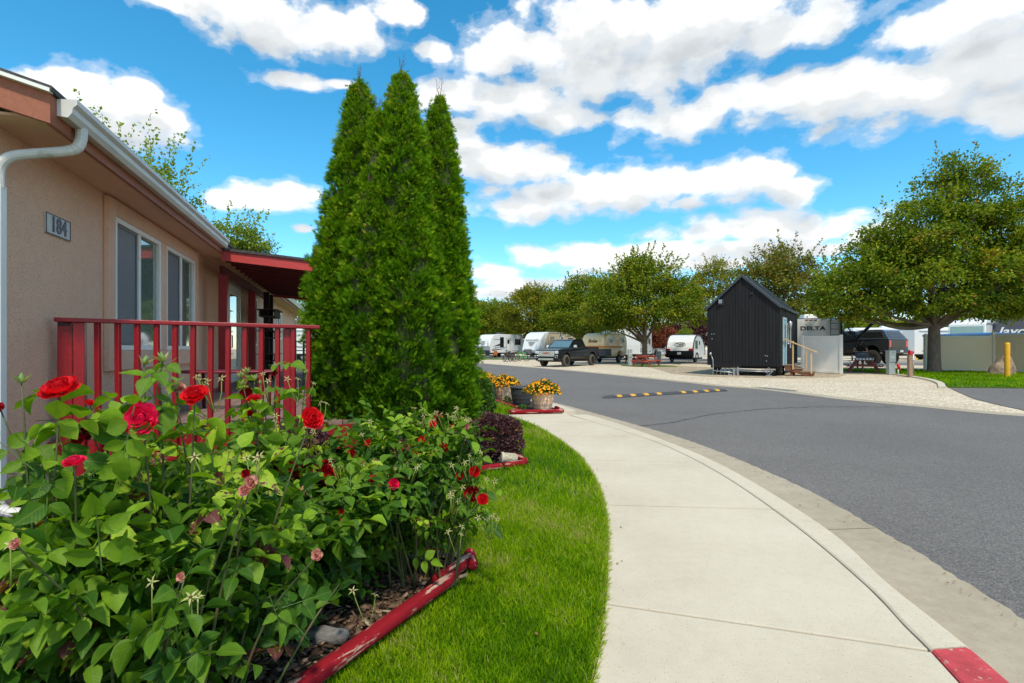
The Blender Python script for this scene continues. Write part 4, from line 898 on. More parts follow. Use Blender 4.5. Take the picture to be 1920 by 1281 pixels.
timber((.16,10.2,.03), (-1.0,13.6,.03), .042, 'long red timber between the grass strip and the row of pots')
timber((.93,9.86,.03), (.86,10.4,.03), .042, 'red timber end beside the nearest pot on the road side')
sheet('pot_bed', [(-.02,9.7), (.92,9.86), (.80,10.8), (.1,13.0), (-.9,15.2), (-1.5,15.0), (.14,10.2)], .004, m_dirt, -.2)
# small garden lamp lying on the bed edge
gl = thing('garden_lamp', 'small pale brick-patterned can light lying at the barberry bed edge', 'garden light', (-.03, 5.52, .055), R(-75))
q = Matrix.Rotation(R(82), 3, 'X')
MB().lathe([(.001,-.08),(.05,-.08),(.055,-.06),(.055,.07),(.047,.085),(.001,.085)], n=18, ax=q).build('housing', mat('pale_stone', (.42,.38,.26), .8, var=.4, vs=40, bump=1, bs=60), gl)
MB().lathe([(.056,.062),(.060,.066),(.060,.082),(.05,.088)], n=18, ax=q).build('rim', mat('buff', (.5,.45,.33), .7), gl)
# log chunk on the mulch
ch = MB(); ch.lathe([(.001,-.11),(.028,-.10),(.035,0),(.03,.10),(.001,.12)], n=9, ax=Matrix.Rotation(R(80),3,'Y') @ Matrix.Rotation(.3,3,'X'), wob=lambda a,z: 1+.25*math.sin(3*a+z*20))
tag(ch.build('driftwood', mat('grey_driftwood', (.25,.24,.23), .9, var=.3, vs=15, bump=1, bs=60, stretch=(1,6,6)), loc=(-.76,2.15,.035)), 'grey weathered wood chunk on the bark mulch beside the timber', 'wood chunk')
# ------------------------------------------------------------------ pots and marigolds
m_tan = mat('tan_plastic_pot', (.88,.58,.38), .8, var=.03, vs=5)
m_blk = mat('black_plastic_pot', (.05,.056,.066), .5, var=.15, vs=5)
def pot(loc, m, label, s=1.0, hh=.36):
    t = thing('flower_pot', label, 'flower pot', loc, 0, 'flower pots in a row on the kerb')
    r = .225*s; h = hh
    pr = [(.001,.0),(r*.66,0),(r*.70,.006)]
    for i in range(25):
        z = h*(.03+.86*i/24); q = r*(.70+.27*math.sin((z/h)*PI*.56)); pr.append((q+(.005 if i % 6 == 4 else 0), z))
    pr += [(r*.96,h*.9),(r*1.04,h*.905),(r*1.06,h*.93),(r*1.06,h*.985),(r*1.03,h),(r*.95,h),(r*.93,h*.97),(r*.9,h*.8)]
    MB().lathe(pr, n=40).build('body', m, t)
    MB().lathe([(.001,h*.86),(r*.91,h*.86)], n=30).build('soil', m_dirt, t)
    return t
pots = [(.58,10.15,m_tan,'nearest tan ribbed flower pot holding marigolds, beside the footpath'), (.20,11.15,m_blk,'black ribbed empty pot tucked behind the nearest tan pot'), (-.17,12.15,m_tan,'second tan ribbed pot full of marigolds, between the two black pots'), (-.55,13.0,m_blk,'farther black ribbed pot, partly behind the second tan pot'), (-.82,14.1,m_tan,'farthest tan pot with marigolds, half hidden by the green bush')]
for x, y, m_, lb in pots: pot((x, y, .0), m_, lb, 1.0 if m_ is m_tan else 1.04, .37 if m_ is m_tan else .39)
m_mari = leafmat('marigold_petal', [(0, (.80,.22,.006)), (.5, (.90,.36,.008)), (1, (.92,.50,.02))], .6, .2, .2, transcol=(1.2,1,.4))
m_mleaf = leafmat('marigold_leaf', [(0, (.03,.09,.015)), (.6, (.07,.17,.025)), (1, (.16,.24,.04))], .5, .25, .3)
DISC = ([(math.cos(a)*.5*(1 if i % 2 else .8), math.sin(a)*.5*(1 if i % 2 else .8), .10*math.sin(a*3)) for i, a in enumerate([2*PI*k/12 for k in range(12)])]+[(0,0,.22)], [(i, (i+1) % 12, 12) for i in range(12)])
def marigolds(loc, label, n, rx, rz, seed):
    g_ = np.random.default_rng(seed); t = thing('marigold_plant', label, 'marigolds', loc, 0, 'marigolds growing in the tan pots')
    def shell(m_, lo):
        d = unit(g_.normal(0, 1, (m_, 3))); d[:, 2] = np.abs(d[:, 2]); r_ = lo+(1-lo)*g_.random(m_); w_ = 1+.2*np.sin(d[:, 0]*5+seed)*np.cos(d[:, 1]*5)
        return d*(r_*w_)[:, None]*np.array([rx, rx, rz]), d
    Pp, d = shell(3200, .2)
    cards('foliage', Pp, d+g_.normal(0, .6, Pp.shape), g_.normal(0, 1, Pp.shape), g_.uniform(.03, .06, len(Pp)), DIAM[0], DIAM[1], None, m_mleaf, t)
    Pp, d = shell(n, .88); k = d[:, 2] > -.1
    nrm_ = d+np.array([0,-.25,.5])+g_.normal(0, .35, d.shape)
    cards('flowers', Pp+d*.02, np.cross(nrm_, g_.normal(0, 1, d.shape)), nrm_, g_.uniform(.030, .058, n), DISC[0], DISC[1], None, m_mari, t)['kind'] = 'stuff'
    b = MB()
    for k in range(14): 
        v = Vector(Pp[k]); b.tube([(0,0,-.05), v*.5+Vector((0,0,.03)), v+Vector(d[k])*.02], .003, 4)
    b.build('stems', m_bud, t)
    return t
marigolds((.58,10.15,.34), 'loose bright orange marigolds spilling over the nearest tan pot', 260, .34, .22, 1)
marigolds((-.17,12.15,.34), 'dense golden orange marigolds in the second tan pot', 330, .33, .22, 2)
marigolds((-.82,14.1,.34), 'orange marigolds in the farthest tan pot beside the green bush', 240, .33, .22, 3)
# little seedling weeds by the pots
shrub('small_weed', 'tiny grey-green weed in the soil beside the nearest tan pot', 'weed', (.20,10.05,0), .10, .07, 260, m_mleaf, .035, 41)
shrub('small_weed', 'small orange-green sprig between the grass strip and the first black pot', 'weed', (-.10,11.2,0), .07, .10, 160, m_mleaf, .04, 42)
# ------------------------------------------------------------------ speed bump
m_rub = mat('black_rubber', (.055,.055,.058), .75, var=.2, vs=14, bump=.6, bs=60)
m_yel = mat('yellow_reflector', (.66,.34,.035), .7, var=.2, vs=20)
sa = G(1130, 747, ZR); sb = G(1362, 733, ZR)
bump = thing('speed_bump', 'black rubber speed bump with yellow panels across the road', 'speed bump', sa, math.atan2(sb.y-sa.y, sb.x-sa.x))
SL = (sb-sa).length; wd = .17; bh = .068
prf = [(wd*math.cos(PI*i/10), bh*math.sin(PI*i/10)**.8) for i in range(11)]
def seg(x0, x1, name, m, k0=1, k1=1, grow=0):
    vs = [(x0, y*k0, max(0, z*k0)+grow) for y, z in prf]+[(x1, y*k1, max(0, z*k1)+grow) for y, z in prf]; n = 11
    return MB().add(vs, [(i, i+1, n+i+1, n+i) for i in range(n-1)]+[tuple(range(n))[::-1], tuple(range(n, 2*n))]).build(name, m, bump)
ec = MB(); rows = [(0, .12), (.04, .45), (.10, .72), (.18, .92), (.26, 1)]; n = 11
for nm, f in (('end_cap', lambda x: x), ('end_cap', lambda x: SL-x)):
    vs = [(f(x), y*k, z*k) for x, k in rows for y, z in prf]
    MB().add(vs, [(a*n+i, a*n+i+1, (a+1)*n+i+1, (a+1)*n+i) for a in range(4) for i in range(n-1)]+[tuple(range(n))]).build(nm, m_rub, bump)
ns = 9; sl = (SL-.54)/ns
for i in range(ns):
    x = .27+i*sl; seg(x+.006, x+sl-.006, 'segment', m_rub)
    c0 = x+sl*.33; c1 = x+sl*.68
    vs = [(xx, y, z+.004) for xx in (c0, c1) for y, z in prf[1:6]]; vs = [(v[0]-(.10 if v[1] < wd*.5 else 0), v[1], v[2]) for v in vs]
    vs2 = [(xx-dx_, -abs(y), z+.004) for xx in (c0, c1) for (y, z), dx_ in zip(prf[5:10], (0,.015,.03,.045,.06))]
    if i != 4: MB().add(vs2, [(j, j+1, 5+j+1, 5+j) for j in range(4)]).build('yellow_panel', m_yel, bump)
    MB().cyl((x+sl*.12, -wd*.55, bh*.80), (x+sl*.12, -wd*.55, bh*.86+.004), .012, n=8).build('bolt', m_steel, bump)
# ------------------------------------------------------------------ vehicles and trailers
m_carblk = mat('black_car_paint', (.006,.007,.009), .25, var=.1, spec=.3, coat=.2)
m_cargry = mat('dark_blue_grey_paint', (.045,.055,.070), .2, var=.1, spec=.7, coat=.8)
m_glassd = mat('dark_car_glass', (.012,.014,.016), .04, spec=.9, coat=.5)
m_glassb = mat('pale_windscreen', (.12,.19,.20), .05, spec=.9, coat=.8)
m_chrome = mat('chrome', (.70,.71,.72), .15, metal=1)
m_rubber = mat('tyre_rubber', (.025,.024,.023), .85, var=.3, vs=20)
m_dusty = mat('dusty_tyre', (.085,.072,.058), .95, var=.3, vs=8)
m_rim = mat('dark_rim', (.05,.05,.052), .35, metal=.6)
m_rimg = mat('grey_rim', (.35,.35,.36), .35, metal=.7)
m_rv = mat('rv_white', (.80,.81,.80), .28, var=.03, vs=2, coat=.4)
m_rvd = mat('rv_dark_graphics', (.07,.07,.08), .4, var=.1)
m_rvg = mat('rv_grey_graphics', (.30,.31,.33), .4, var=.1)
m_beige = mat('rv_beige', (.55,.45,.29), .4, var=.04)
m_cream = mat('cream_fibreglass', (.95,.70,.38), .35, var=.05, vs=2, coat=.4)
m_orange = mat('orange_stripe', (.75,.20,.02), .5)
m_brn = mat('brown_lettering', (.10,.04,.02), .5)
m_lamp_r = mat('red_lens', (.45,.01,.012), .2, coat=.6)
m_lens = mat('headlamp_lens', (.60,.64,.66), .08, coat=1, spec=.8)
m_under = mat('underbody_black', (.012,.012,.012), .8)
m_plate = mat('plate_white', (.6,.6,.62), .5)
AX = Matrix.Rotation(R(90), 3, 'Y')
def wheel(parent, x, y, r=.40, w_=.27, tm=None, rm=None):
    s = 1 if x > 0 else -1
    o = MB().lathe([(r*.62,-w_/2),(r*.9,-w_/2),(r,-w_*.36),(r*1.005,0),(r,w_*.36),(r*.9,w_/2),(r*.62,w_/2)], n=28, ax=AX, wob=lambda a,z: 1+.008*(int(a*18/PI) % 2)).build('wheel', tm or m_rubber, parent); o.location = (x, y, r)
    b = MB().lathe([(.001,s*w_*.28),(r*.14,s*w_*.34),(r*.2,s*w_*.22),(r*.52,s*w_*.22),(r*.62,s*w_*.46),(r*.66,s*w_*.47),(r*.66,-s*w_*.4)], n=24, ax=AX)
    for k in range(6):
        a = k*PI/3; b.beam((s*w_*.30, r*.12*math.cos(a), r*.12*math.sin(a)), (s*w_*.40, r*.6*math.cos(a), r*.6*math.sin(a)), .05, .03)
    b.build('rim', rm or m_rimg, o); return o
def arch(cy, r, z0, n=8, rev=False):
    pts = [(cy+r*math.cos(PI*i/n), z0+r*math.sin(PI*i/n)) for i in range(n+1)]
    return pts[::-1] if rev else pts
def pickup(t, W=2.0, shell=False, paint=None, lift=0.0, gl=None):
    paint = paint or m_carblk; z = lift; h = W/2
    lower = [(-2.93,.42),(-2.98,.62),(-2.97,1.02),(-2.90,1.16),(-2.55,1.235),(-1.40,1.31),(1.05,1.33),(1.06,1.38),(2.93,1.38),(2.95,.62),(2.55,.60)]+arch(1.95,.50,.52)+[(-1.38,.50)]+arch(-1.90,.50,.50)+[(-2.5,.44)]
    MB().prism([(y, q+z) for y, q in lower], -h, h, top=lambda y, q: (.05 if q > 1.2+z and y < -1.3 else 0)+(.07 if y < -2.8 else 0)+(.03 if q < .6+z else 0)).build('body', paint, t, bevel=.03, seg=3)
    f = lambda y, q: .05+max(0, q-1.3-z)*.30
    cab = [(-1.42,1.29),(-.58,1.86),(-.30,1.93),(.62,1.94),(.80,1.88),(1.02,1.32)]
    MB().prism([(y, q+z) for y, q in cab], -h, h, top=f).build('cab', paint, t, bevel=.02, seg=2)
    g_ = lambda y, q: f(y, q)-.006
    o = MB(); o.prism([(y, q+z) for y, q in [(-1.02,1.36),(-.52,1.80),(-.22,1.83),(-.16,1.36)]], -h, h, top=g_); o.prism([(y, q+z) for y, q in [(-.06,1.36),(-.10,1.83),(.58,1.83),(.72,1.78),(.86,1.37)]], -h, h, top=g_)
    o.build('side_window', m_glassd, t)
    wy = lambda q: -1.42+(q-1.29)/(1.86-1.29)*.84-.012
    MB().add([(-h+.16,wy(1.34),1.34+z),(h-.16,wy(1.34),1.34+z),(h-.27,wy(1.82),1.82+z),(-h+.27,wy(1.82),1.82+z)], [(0,1,2,3)]).build('windscreen', gl or m_glassb, t)
    # front end
    g = MB(); g.bx(-.66,.66,-3.005,-2.95,.72+z,1.10+z); go_ = g.build('grille', m_chrome, t, bevel=.02)
    b = MB()
    for i in range(5): b.bx(-.58,.58,-3.012,-3.004,.765+i*.066+z,.80+i*.066+z)
    b.build('grille_mesh', m_rvg, go_)
    text('GMC', .17, mat('red_badge', (.55,.01,.02), .4) if 'red_badge' not in bpy.data.materials else bpy.data.materials['red_badge'], go_, (0,-3.022,.94+z), (R(90),0,0), name='badge_lettering', bold=.003, sx=1.5) if not shell else None
    for s in (-1, 1):
        MB().bx(s*.80-.13, s*.80+.13, -2.985, -2.93, .90+z, 1.10+z).build('headlight', m_lens, t, bevel=.02)
        lm = MB(); lm.lathe([(.07,0),(.11,0),(.11,.02),(.07,.02),(.07,0)], n=16, ax=Matrix.Rotation(R(90),3,'X')); q = lm.build('fog_lamp_ring', m_chrome, t); q.location = (s*.79, -2.97, .70+z)
        mr = MB(); mr.box((s*(h+.14), -.95, 1.42+z), (.24,.10,.20)); mr.beam((s*h*.92,-.92,1.36+z), (s*(h+.05),-.94,1.38+z), .05,.05); mr.build('wing_mirror', m_chrome, t, bevel=.03)
    MB().prism([(-3.08,.46+z),(-3.08,.60+z),(-2.98,.63+z),(-2.9,.45+z),(-2.95,.40+z)], -.93, .93, top=lambda y, q: .12 if y < -3.03 else 0).build('front_bumper', paint, t, bevel=.02)
    MB().bx(-.62,.62,-3.10,-3.04,.46+z,.585+z).build('bumper_insert', m_chrome, t, bevel=.015)
    MB().bx(-.9,.9,-2.7,2.75,.34+z,.5+z).build('chassis', m_under, t)
    for s in (-1, 1): MB().bx(s*.93-.06, s*.93+.06, -1.3, 1.2, .36+z, .43+z).build('side_step', m_under, t, bevel=.01)
    # rear
    MB().prism([(2.93,.50+z),(2.93,.72+z),(3.10,.72+z),(3.12,.55+z)], -.95, .95).build('rear_bumper', m_carblk if shell else m_chrome, t, bevel=.02)
    for s in (-1, 1): MB().bx(s*.88-.11, s*.88+.115, 2.72, 2.965, .88+z, 1.30+z).build('tail_light', m_lamp_r, t, bevel=.015)
    MB().bx(-.16,.16,3.118,3.13,.58+z,.70+z).build('number_plate', m_plate, t)
    MB().bx(-.75,.75,2.955,2.967,.80+z,1.30+z).build('tailgate', paint, t, bevel=.01)
    if shell:
        fs = lambda y, q: .04+max(0, q-1.38-z)*.32
        MB().prism([(y, q+z) for y, q in [(1.08,1.385),(1.02,1.92),(1.2,1.98),(2.35,1.98),(2.55,1.92),(2.93,1.385)]], -h, h, top=fs).build('topper', m_cargry, t, bevel=.03)
        gs = lambda y, q: fs(y, q)-.006
        MB().prism([(y, q+z) for y, q in [(1.2,1.46),(1.2,1.83),(2.42,1.83),(2.62,1.46)]], -h, h, top=gs).build('topper_window', m_glassd, t)
        yb = lambda q: 2.93-(q-1.385)/(1.92-1.385)*.38+.012
        MB().add([(-.80,yb(1.46),1.46+z),(.80,yb(1.46),1.46+z),(.66,yb(1.84),1.84+z),(-.66,yb(1.84),1.84+z)], [(0,1,2,3)]).build('rear_window', mat('grey_rear_glass', (.05,.055,.06), .35), t)
        MB().bx(-.16,.16,2.53,2.57,1.90+z,1.94+z).build('brake_light', m_lamp_r, t)
    tm = m_dusty if not shell else m_rubber; r_ = .42+lift*.25
    for x in (-h+.12, h-.12):
        for y in (-1.90, 1.95): wheel(t, x, y, r_, .28, tm, m_rim)
pk = thing('pickup_truck', 'shiny black pickup truck with chrome grille parked at the road edge facing the camera', 'pickup', (4.12,39.1,ZR), R(-36)); pickup(pk)
pk2 = thing('pickup_truck', 'black pickup with a dark cargo topper, seen from behind beyond the man at the table', 'pickup', (0,0,0), 0)
pickup(pk2, 2.08, True, m_carblk, .26); pk2.scale = (1.14,1.14,1.14)
pk2.location = (25.7, 40.5, ZR+.05); pk2.rotation_euler = (0,0,R(180+26))

def trailer(t, L_, W, prof, z0, color, front=-1, wheels=(.4,), side_windows=(), door=None, graphics=(), ac=True, prop=None, side=1, front_panel=None, rearw=None):
    """prof: side outline (y,z); side = +1/-1 : which long side carries windows and door"""
    body = MB().prism(prof, -W/2, W/2).build('body', color, t, bevel=.06, seg=3)
    xs = side*W/2
    for (y0, y1, a, b_) in side_windows:
        f = MB(); f.bx(min(xs, xs+side*.02), max(xs, xs+side*.02), y0, y1, a, b_); w_ = f.build('window', m_rvd, t, bevel=.008)
        q = MB(); q.bx(min(xs+side*.02, xs+side*.026), max(xs+side*.02, xs+side*.026), y0+.05, y1-.05, a+.05, b_-.05); q.build('pane', m_glassd, w_)
    if door:
        y0, y1, a, b_ = door; q = MB(); q.bx(min(xs, xs+side*.025), max(xs, xs+side*.025), y0, y1, a, b_); d = q.build('door', m_rv, t, bevel=.01)
        q = MB(); q.bx(min(xs+side*.026, xs+side*.03), max(xs+side*.026, xs+side*.03), y0+.12, y1-.12, b_-.75, b_-.15); q.build('pane', m_glassd, d)
        q = MB(); 
        for yy in ((y0-.04, y0-.012), (y1+.012, y1+.04)): q.bx(min(xs, xs+side*.03), max(xs, xs+side*.03), yy[0], yy[1], a, b_)
        q.bx(min(xs, xs+side*.03), max(xs, xs+side*.03), y0-.04, y1+.04, b_+.012, b_+.04); q.build('door_frame', m_rvd, t)
    for poly, m_ in graphics:
        x_a = xs+side*.004; x_b = xs+side*.009
        MB().prism(poly, min(x_a, x_b), max(x_a, x_b)).build('graphic_stripe', m_, t)
    if ac:
        b = MB(); zt_ = max(p[1] for p in prof); b.box((0, ac if not isinstance(ac, bool) else 0, zt_+.13), (.75,1.0,.26), taper=.85); b.build('air_conditioner', m_rvd, t, bevel=.04)
    MB().bx(-W/2+.12, W/2-.12, prof[0][0]+.4 if False else min(p[0] for p in prof)+.7, max(p[0] for p in prof)-.15, z0-.16, z0+.02).build('chassis', m_under, t)
    for y in wheels:
        for x in (-W/2+.14, W/2-.14): wheel(t, x, y, .36, .22)
    ymin = min(p[0] for p in prof)
    return body
def a_frame(t, ymin, W, z=.5):
    b = MB(); b.beam((-W*.35,ymin+.6,z), (0,ymin-1.1,z), .08,.1); b.beam((W*.35,ymin+.6,z), (0,ymin-1.1,z), .08,.1); b.cyl((0,ymin-.95,.0), (0,ymin-.95,z+.35), .035); b.build('hitch_frame', m_under, t)
# 1: far left white trailer with grey front skirt
tp = [(-3.2,.62),(-3.42,1.0),(-3.38,1.55),(-3.05,2.5),(-2.5,3.02),(-1.7,3.15),(3.6,3.15),(3.8,3.0),(3.8,.62)]
t1 = thing('travel_trailer', 'white travel trailer with grey lower front panel and dark swooshes, farthest left', 'travel trailer', (-1.75,74.0,ZR), R(-40), 'travel trailers and campers on the gravel sites')
trailer(t1, 7, 2.4, tp, .62, m_rv, wheels=(.3,1.1), side_windows=[(-1.25,-.45,1.35,2.75),(1.9,3.2,1.7,2.5)], door=(.15,.85,.75,2.6),
  graphics=[([(-2.7,1.45),(-.6,1.62),(-.6,1.95),(-1.4,1.85)], m_rvd), ([(-2.9,1.1),(-1.2,1.3),(.1,1.32),(.1,1.42),(-1.2,1.42),(-2.2,1.36)], m_rvg), ([(-2.9,.9),(-1.2,1.05),(0,1.2),(-1.2,1.16),(-2.9,1.05)], m_rvd), ([(-2.4,2.35),(-.6,2.40),(-.6,2.46),(-2.4,2.48)], m_rvg)], ac=.2)
MB().prism([(-3.43,1.02),(-3.40,1.56),(-3.30,1.56),(-3.1,.66),(-3.22,.6)], -1.21, 1.21).build('front_skirt', m_rvg, t1, bevel=.02)
def fp(y, z, off): return (y-off, z)
q = MB(); q.add([(-.42,-3.335,2.22),(.42,-3.335,2.22),(.24,-3.44,1.72),(-.24,-3.44,1.72)], [(0,3,2,1)]); q.build('front_badge', m_rvg, t1)
q = MB()
for s in (-1, 1): q.add([(s*1.05,-3.40,1.7),(s*.9,-3.42,1.58),(s*.75,-3.22,2.2),(s*.72,-3.215,2.25)], [(0,1,2,3)])
q.build('front_stripe', m_rvg, t1)
MB().bx(-.5,.1,-4.0,-3.5,.45,1.1).build('gas_bottle_cover', mat('dark_cover', (.09,.10,.10), .5), t1, bevel=.06); a_frame(t1, -3.2, 2.4)
# 2: wedge fronted white and beige trailer
tp2 = [(-3.0,.62),(-3.62,.72),(-3.70,1.05),(-3.30,2.25),(-2.85,2.85),(-2.2,3.12),(3.6,3.12),(3.7,3.0),(3.7,.62)]
t2 = thing('travel_trailer', 'white bullet-nosed travel trailer with beige side behind the bicycles and black pickup', 'travel trailer', (4.55,64.3,ZR), R(-41), 'travel trailers and campers on the gravel sites')
trailer(t2, 7.3, 2.5, tp2, .62, m_beige, wheels=(.4,1.2), side_windows=[(-1.5,-.75,1.15,2.6),(2.0,3.2,1.7,2.5)], door=(.35,1.1,.75,2.75), graphics=[([(-3.2,.75),(-1.5,1.3),(-.6,1.45),(-.6,1.6),(-1.6,1.5),(-3.3,1.15)], m_rvd), ([(-2.0,2.98),(3.5,2.98),(3.5,3.05),(-2.0,3.05)], m_rvd)], ac=.6)
MB().prism([(-3.63,.71),(-3.72,1.05),(-3.315,2.26),(-2.865,2.86),(-2.2,3.135),(-1.75,3.135),(-2.3,2.4),(-2.55,1.5),(-2.6,.64)], -1.262, 1.262).build('front_cap', m_rv, t2, bevel=.06, seg=3)
text('VANGUARD', .30, mat('pale_lettering', (.30,.31,.32), .5), t2, (0,-3.40,2.20), (R(90-18),0,0), bold=.004, sx=1.15)
q = MB()
for i, w_ in enumerate((.52,.40,.26)): q.add([(-w_,-3.46-.055*i,1.99-.15*i),(w_,-3.46-.055*i,1.99-.15*i),(w_*.84,-3.50-.055*i,1.88-.15*i),(-w_*.84,-3.50-.055*i,1.88-.15*i)], [(0,3,2,1)])
q.build('front_badge', bpy.data.materials['pale_lettering'], t2)
MB().bx(-.55,.25,-4.25,-3.75,.5,1.15).build('gas_bottle_cover', mat('grey_cover', (.16,.165,.165), .5), t2, bevel=.06); a_frame(t2, -3.3, 2.4)
# 3: vintage cream camper
t3 = thing('vintage_camper', 'small cream fibreglass camper with orange stripe and brown nameplate behind the black pickup', 'camper', (8.15,46.6,ZR), R(-36), 'travel trailers and campers on the gravel sites')
bp_ = [(-2.05,1.0),(-2.25,1.25),(-2.28,1.6),(-2.22,2.1),(-2.05,2.40),(-1.7,2.53),(0,2.62),(1.8,2.55),(2.15,2.35),(2.25,1.9),(2.2,.75),(1.9,.58),(1.15,.55),(1.1,.85),(.9,1.0),(.45,1.0),(.25,.85),(.2,.55),(-1.6,.55),(-2.0,.62)]
MB().prism(bp_, -1.08, 1.08, top=lambda y, z: .10 if z > 2.3 else (.03 if z < .7 else 0)).build('body', m_cream, t3, bevel=.14, seg=4)
q = MB(); q.prism([(-2.31,1.36),(-2.32,1.46),(1.3,1.46),(1.3,1.36)], -1.095, 1.095); q.build('orange_stripe', m_orange, t3, bevel=.02)
q = MB(); q.prism([(-2.305,1.28),(-2.315,1.34),(1.0,1.34),(1.0,1.28)], -1.09, 1.09); q.build('yellow_stripe', m_yel, t3, bevel=.02)
MB().bx(-.62,.62,-2.31,-2.23,1.68,2.08).build('nameplate', m_cream, t3, bevel=.04)
text('Boler', .40, m_brn, t3, (0,-2.325,1.87), (R(90),0,0), shear=.25, bold=.012)
MB().bx(-.55,1.115,-2.27,-1.1,.60,1.22).build('lower_storage_box', mat('slate_panel', (.06,.065,.07), .6), t3, bevel=.03)
MB().bx(-1.0,-.58,-2.33,-2.2,.75,1.2).build('utility_box', m_rvg, t3, bevel=.02)
for y0, y1, a, b_ in ((-1.35,-.85,1.65,2.15),(-.45,-.2,1.95,2.2),(1.0,1.6,1.7,2.2)):
    w_ = MB().bx(1.075,1.095,y0,y1,a,b_).build('window', m_chrome, t3, bevel=.01); MB().bx(1.095,1.1,y0+.05,y1-.05,a+.05,b_-.05).build('pane', m_glass, w_)
MB().bx(1.08,1.10,.35,.75,1.55,2.0).build('hatch', m_cream, t3, bevel=.01)
wheel(t3, .92, .68, .36, .2); wheel(t3, -.92, .68, .36, .2); wheel(t3, .2, -2.35, .22, .12)
MB().bx(-.9,.9,-1.9,1.9,.42,.56).build('chassis', m_under, t3); MB().box((0,.2,2.70),(.6,.8,.2),taper=.8).build('air_conditioner', m_rv, t3, bevel=.04)
# 4: teardrop trailer
t4 = thing('teardrop_trailer', 'white teardrop trailer with black trim and oval badge, rear facing the camera', 'teardrop trailer', (0,0,0), R(-33), 'travel trailers and campers on the gravel sites')
t4.location = (15.85, 48.6, ZR)
td = [(-2.05,.62),(-2.12,.95),(-2.02,1.35),(-1.80,1.80),(-1.45,2.16),(-1.0,2.38),(-.4,2.46),(.4,2.40),(1.2,2.12),(1.8,1.62),(2.1,1.05),(2.1,.62),(1.9,.45),(.5,.42),(-1.7,.42)]
MB().prism(td, -1.17, 1.17).build('body', m_rv, t4, bevel=.05, seg=3)
for s in (-1, 1):
    c_ = td[:12]; b = MB(); b.tube([(s*1.17, y, z) for y, z in c_], .055, 6); b.build('edge_trim', mat('charcoal_trim', (.03,.032,.036), .5) if 'charcoal_trim' not in bpy.data.materials else bpy.data.materials['charcoal_trim'], t4)
MB().prism([(-2.06,.44),(-2.22,.60),(-2.22,.98),(-2.12,1.06),(-1.9,1.0),(-1.9,.44)], -1.19, 1.19, top=lambda y, z: .06 if y < -2.15 else 0).build('rear_bumper', m_carblk, t4, bevel=.04)
for s in (-1, 1): MB().bx(s*.98-.17, s*.98+.17, -2.19, -2.02, 1.06, 1.24).build('tail_light', m_lamp_r, t4, bevel=.03)
MB().bx(-.17,.17,-2.235,-2.22,.72,.92).build('number_plate', m_plate, t4)
# badge on the sloping rear
sl_a = math.atan2(.22, .45); n_s = Vector((0,-math.cos(sl_a),math.sin(sl_a))); cpt = Vector((0,-1.91,1.585))+n_s*.03; eu = Vector((1,0,0)); ev = Vector((0,math.sin(sl_a),math.cos(sl_a)))
q = MB().tube([cpt+eu*.46*math.cos(2*PI*i/32)+ev*.20*math.sin(2*PI*i/32) for i in range(32)], .018, 5, closed=True); q.build('badge_ring', m_carblk, t4)
text('T@B', .25, m_carblk, t4, tuple(cpt+n_s*.005), (R(90)-sl_a,0,0), bold=.003, sx=1.2)
w_ = MB().bx(1.165,1.185,-1.35,-.55,1.22,1.95).build('window', m_rvd, t4, bevel=.03); MB().bx(1.185,1.19,-1.28,-.62,1.29,1.88).build('pane', m_glass, w_)
d_ = MB().bx(1.165,1.18,-.35,.45,.65,2.15).build('door', m_rv, t4, bevel=.02); q = MB().lathe([(.001,0),(.2,0),(.2,.015),(.001,.015)], n=20, ax=AX); q = q.build('porthole', m_glassd, d_); q.location = (1.18,.05,1.75)
for s in (-1, 1):
    MB().prism([(y, z) for y, z in arch(-.55, .46, .40)]+[(-.93,.40)]+arch(-.55,.38,.40,rev=True)[1:], s*1.12, s*1.24) if False else None
    b = MB().tube([(s*1.19, -.85+.45*math.cos(PI*i/10), .42+.45*math.sin(PI*i/10)) for i in range(11)], .05, 6); b.build('mudguard', m_rubber, t4)
    wheel(t4, s*1.02, -.85, .34, .2, rm=m_rim)
    MB().cyl((s*.75,-1.75,0), (s*.75,-1.75,.5), .03).build('jack', m_steel, t4)
MB().bx(-1,1,-1.8,1.8,.30,.44).build('chassis', m_under, t4)
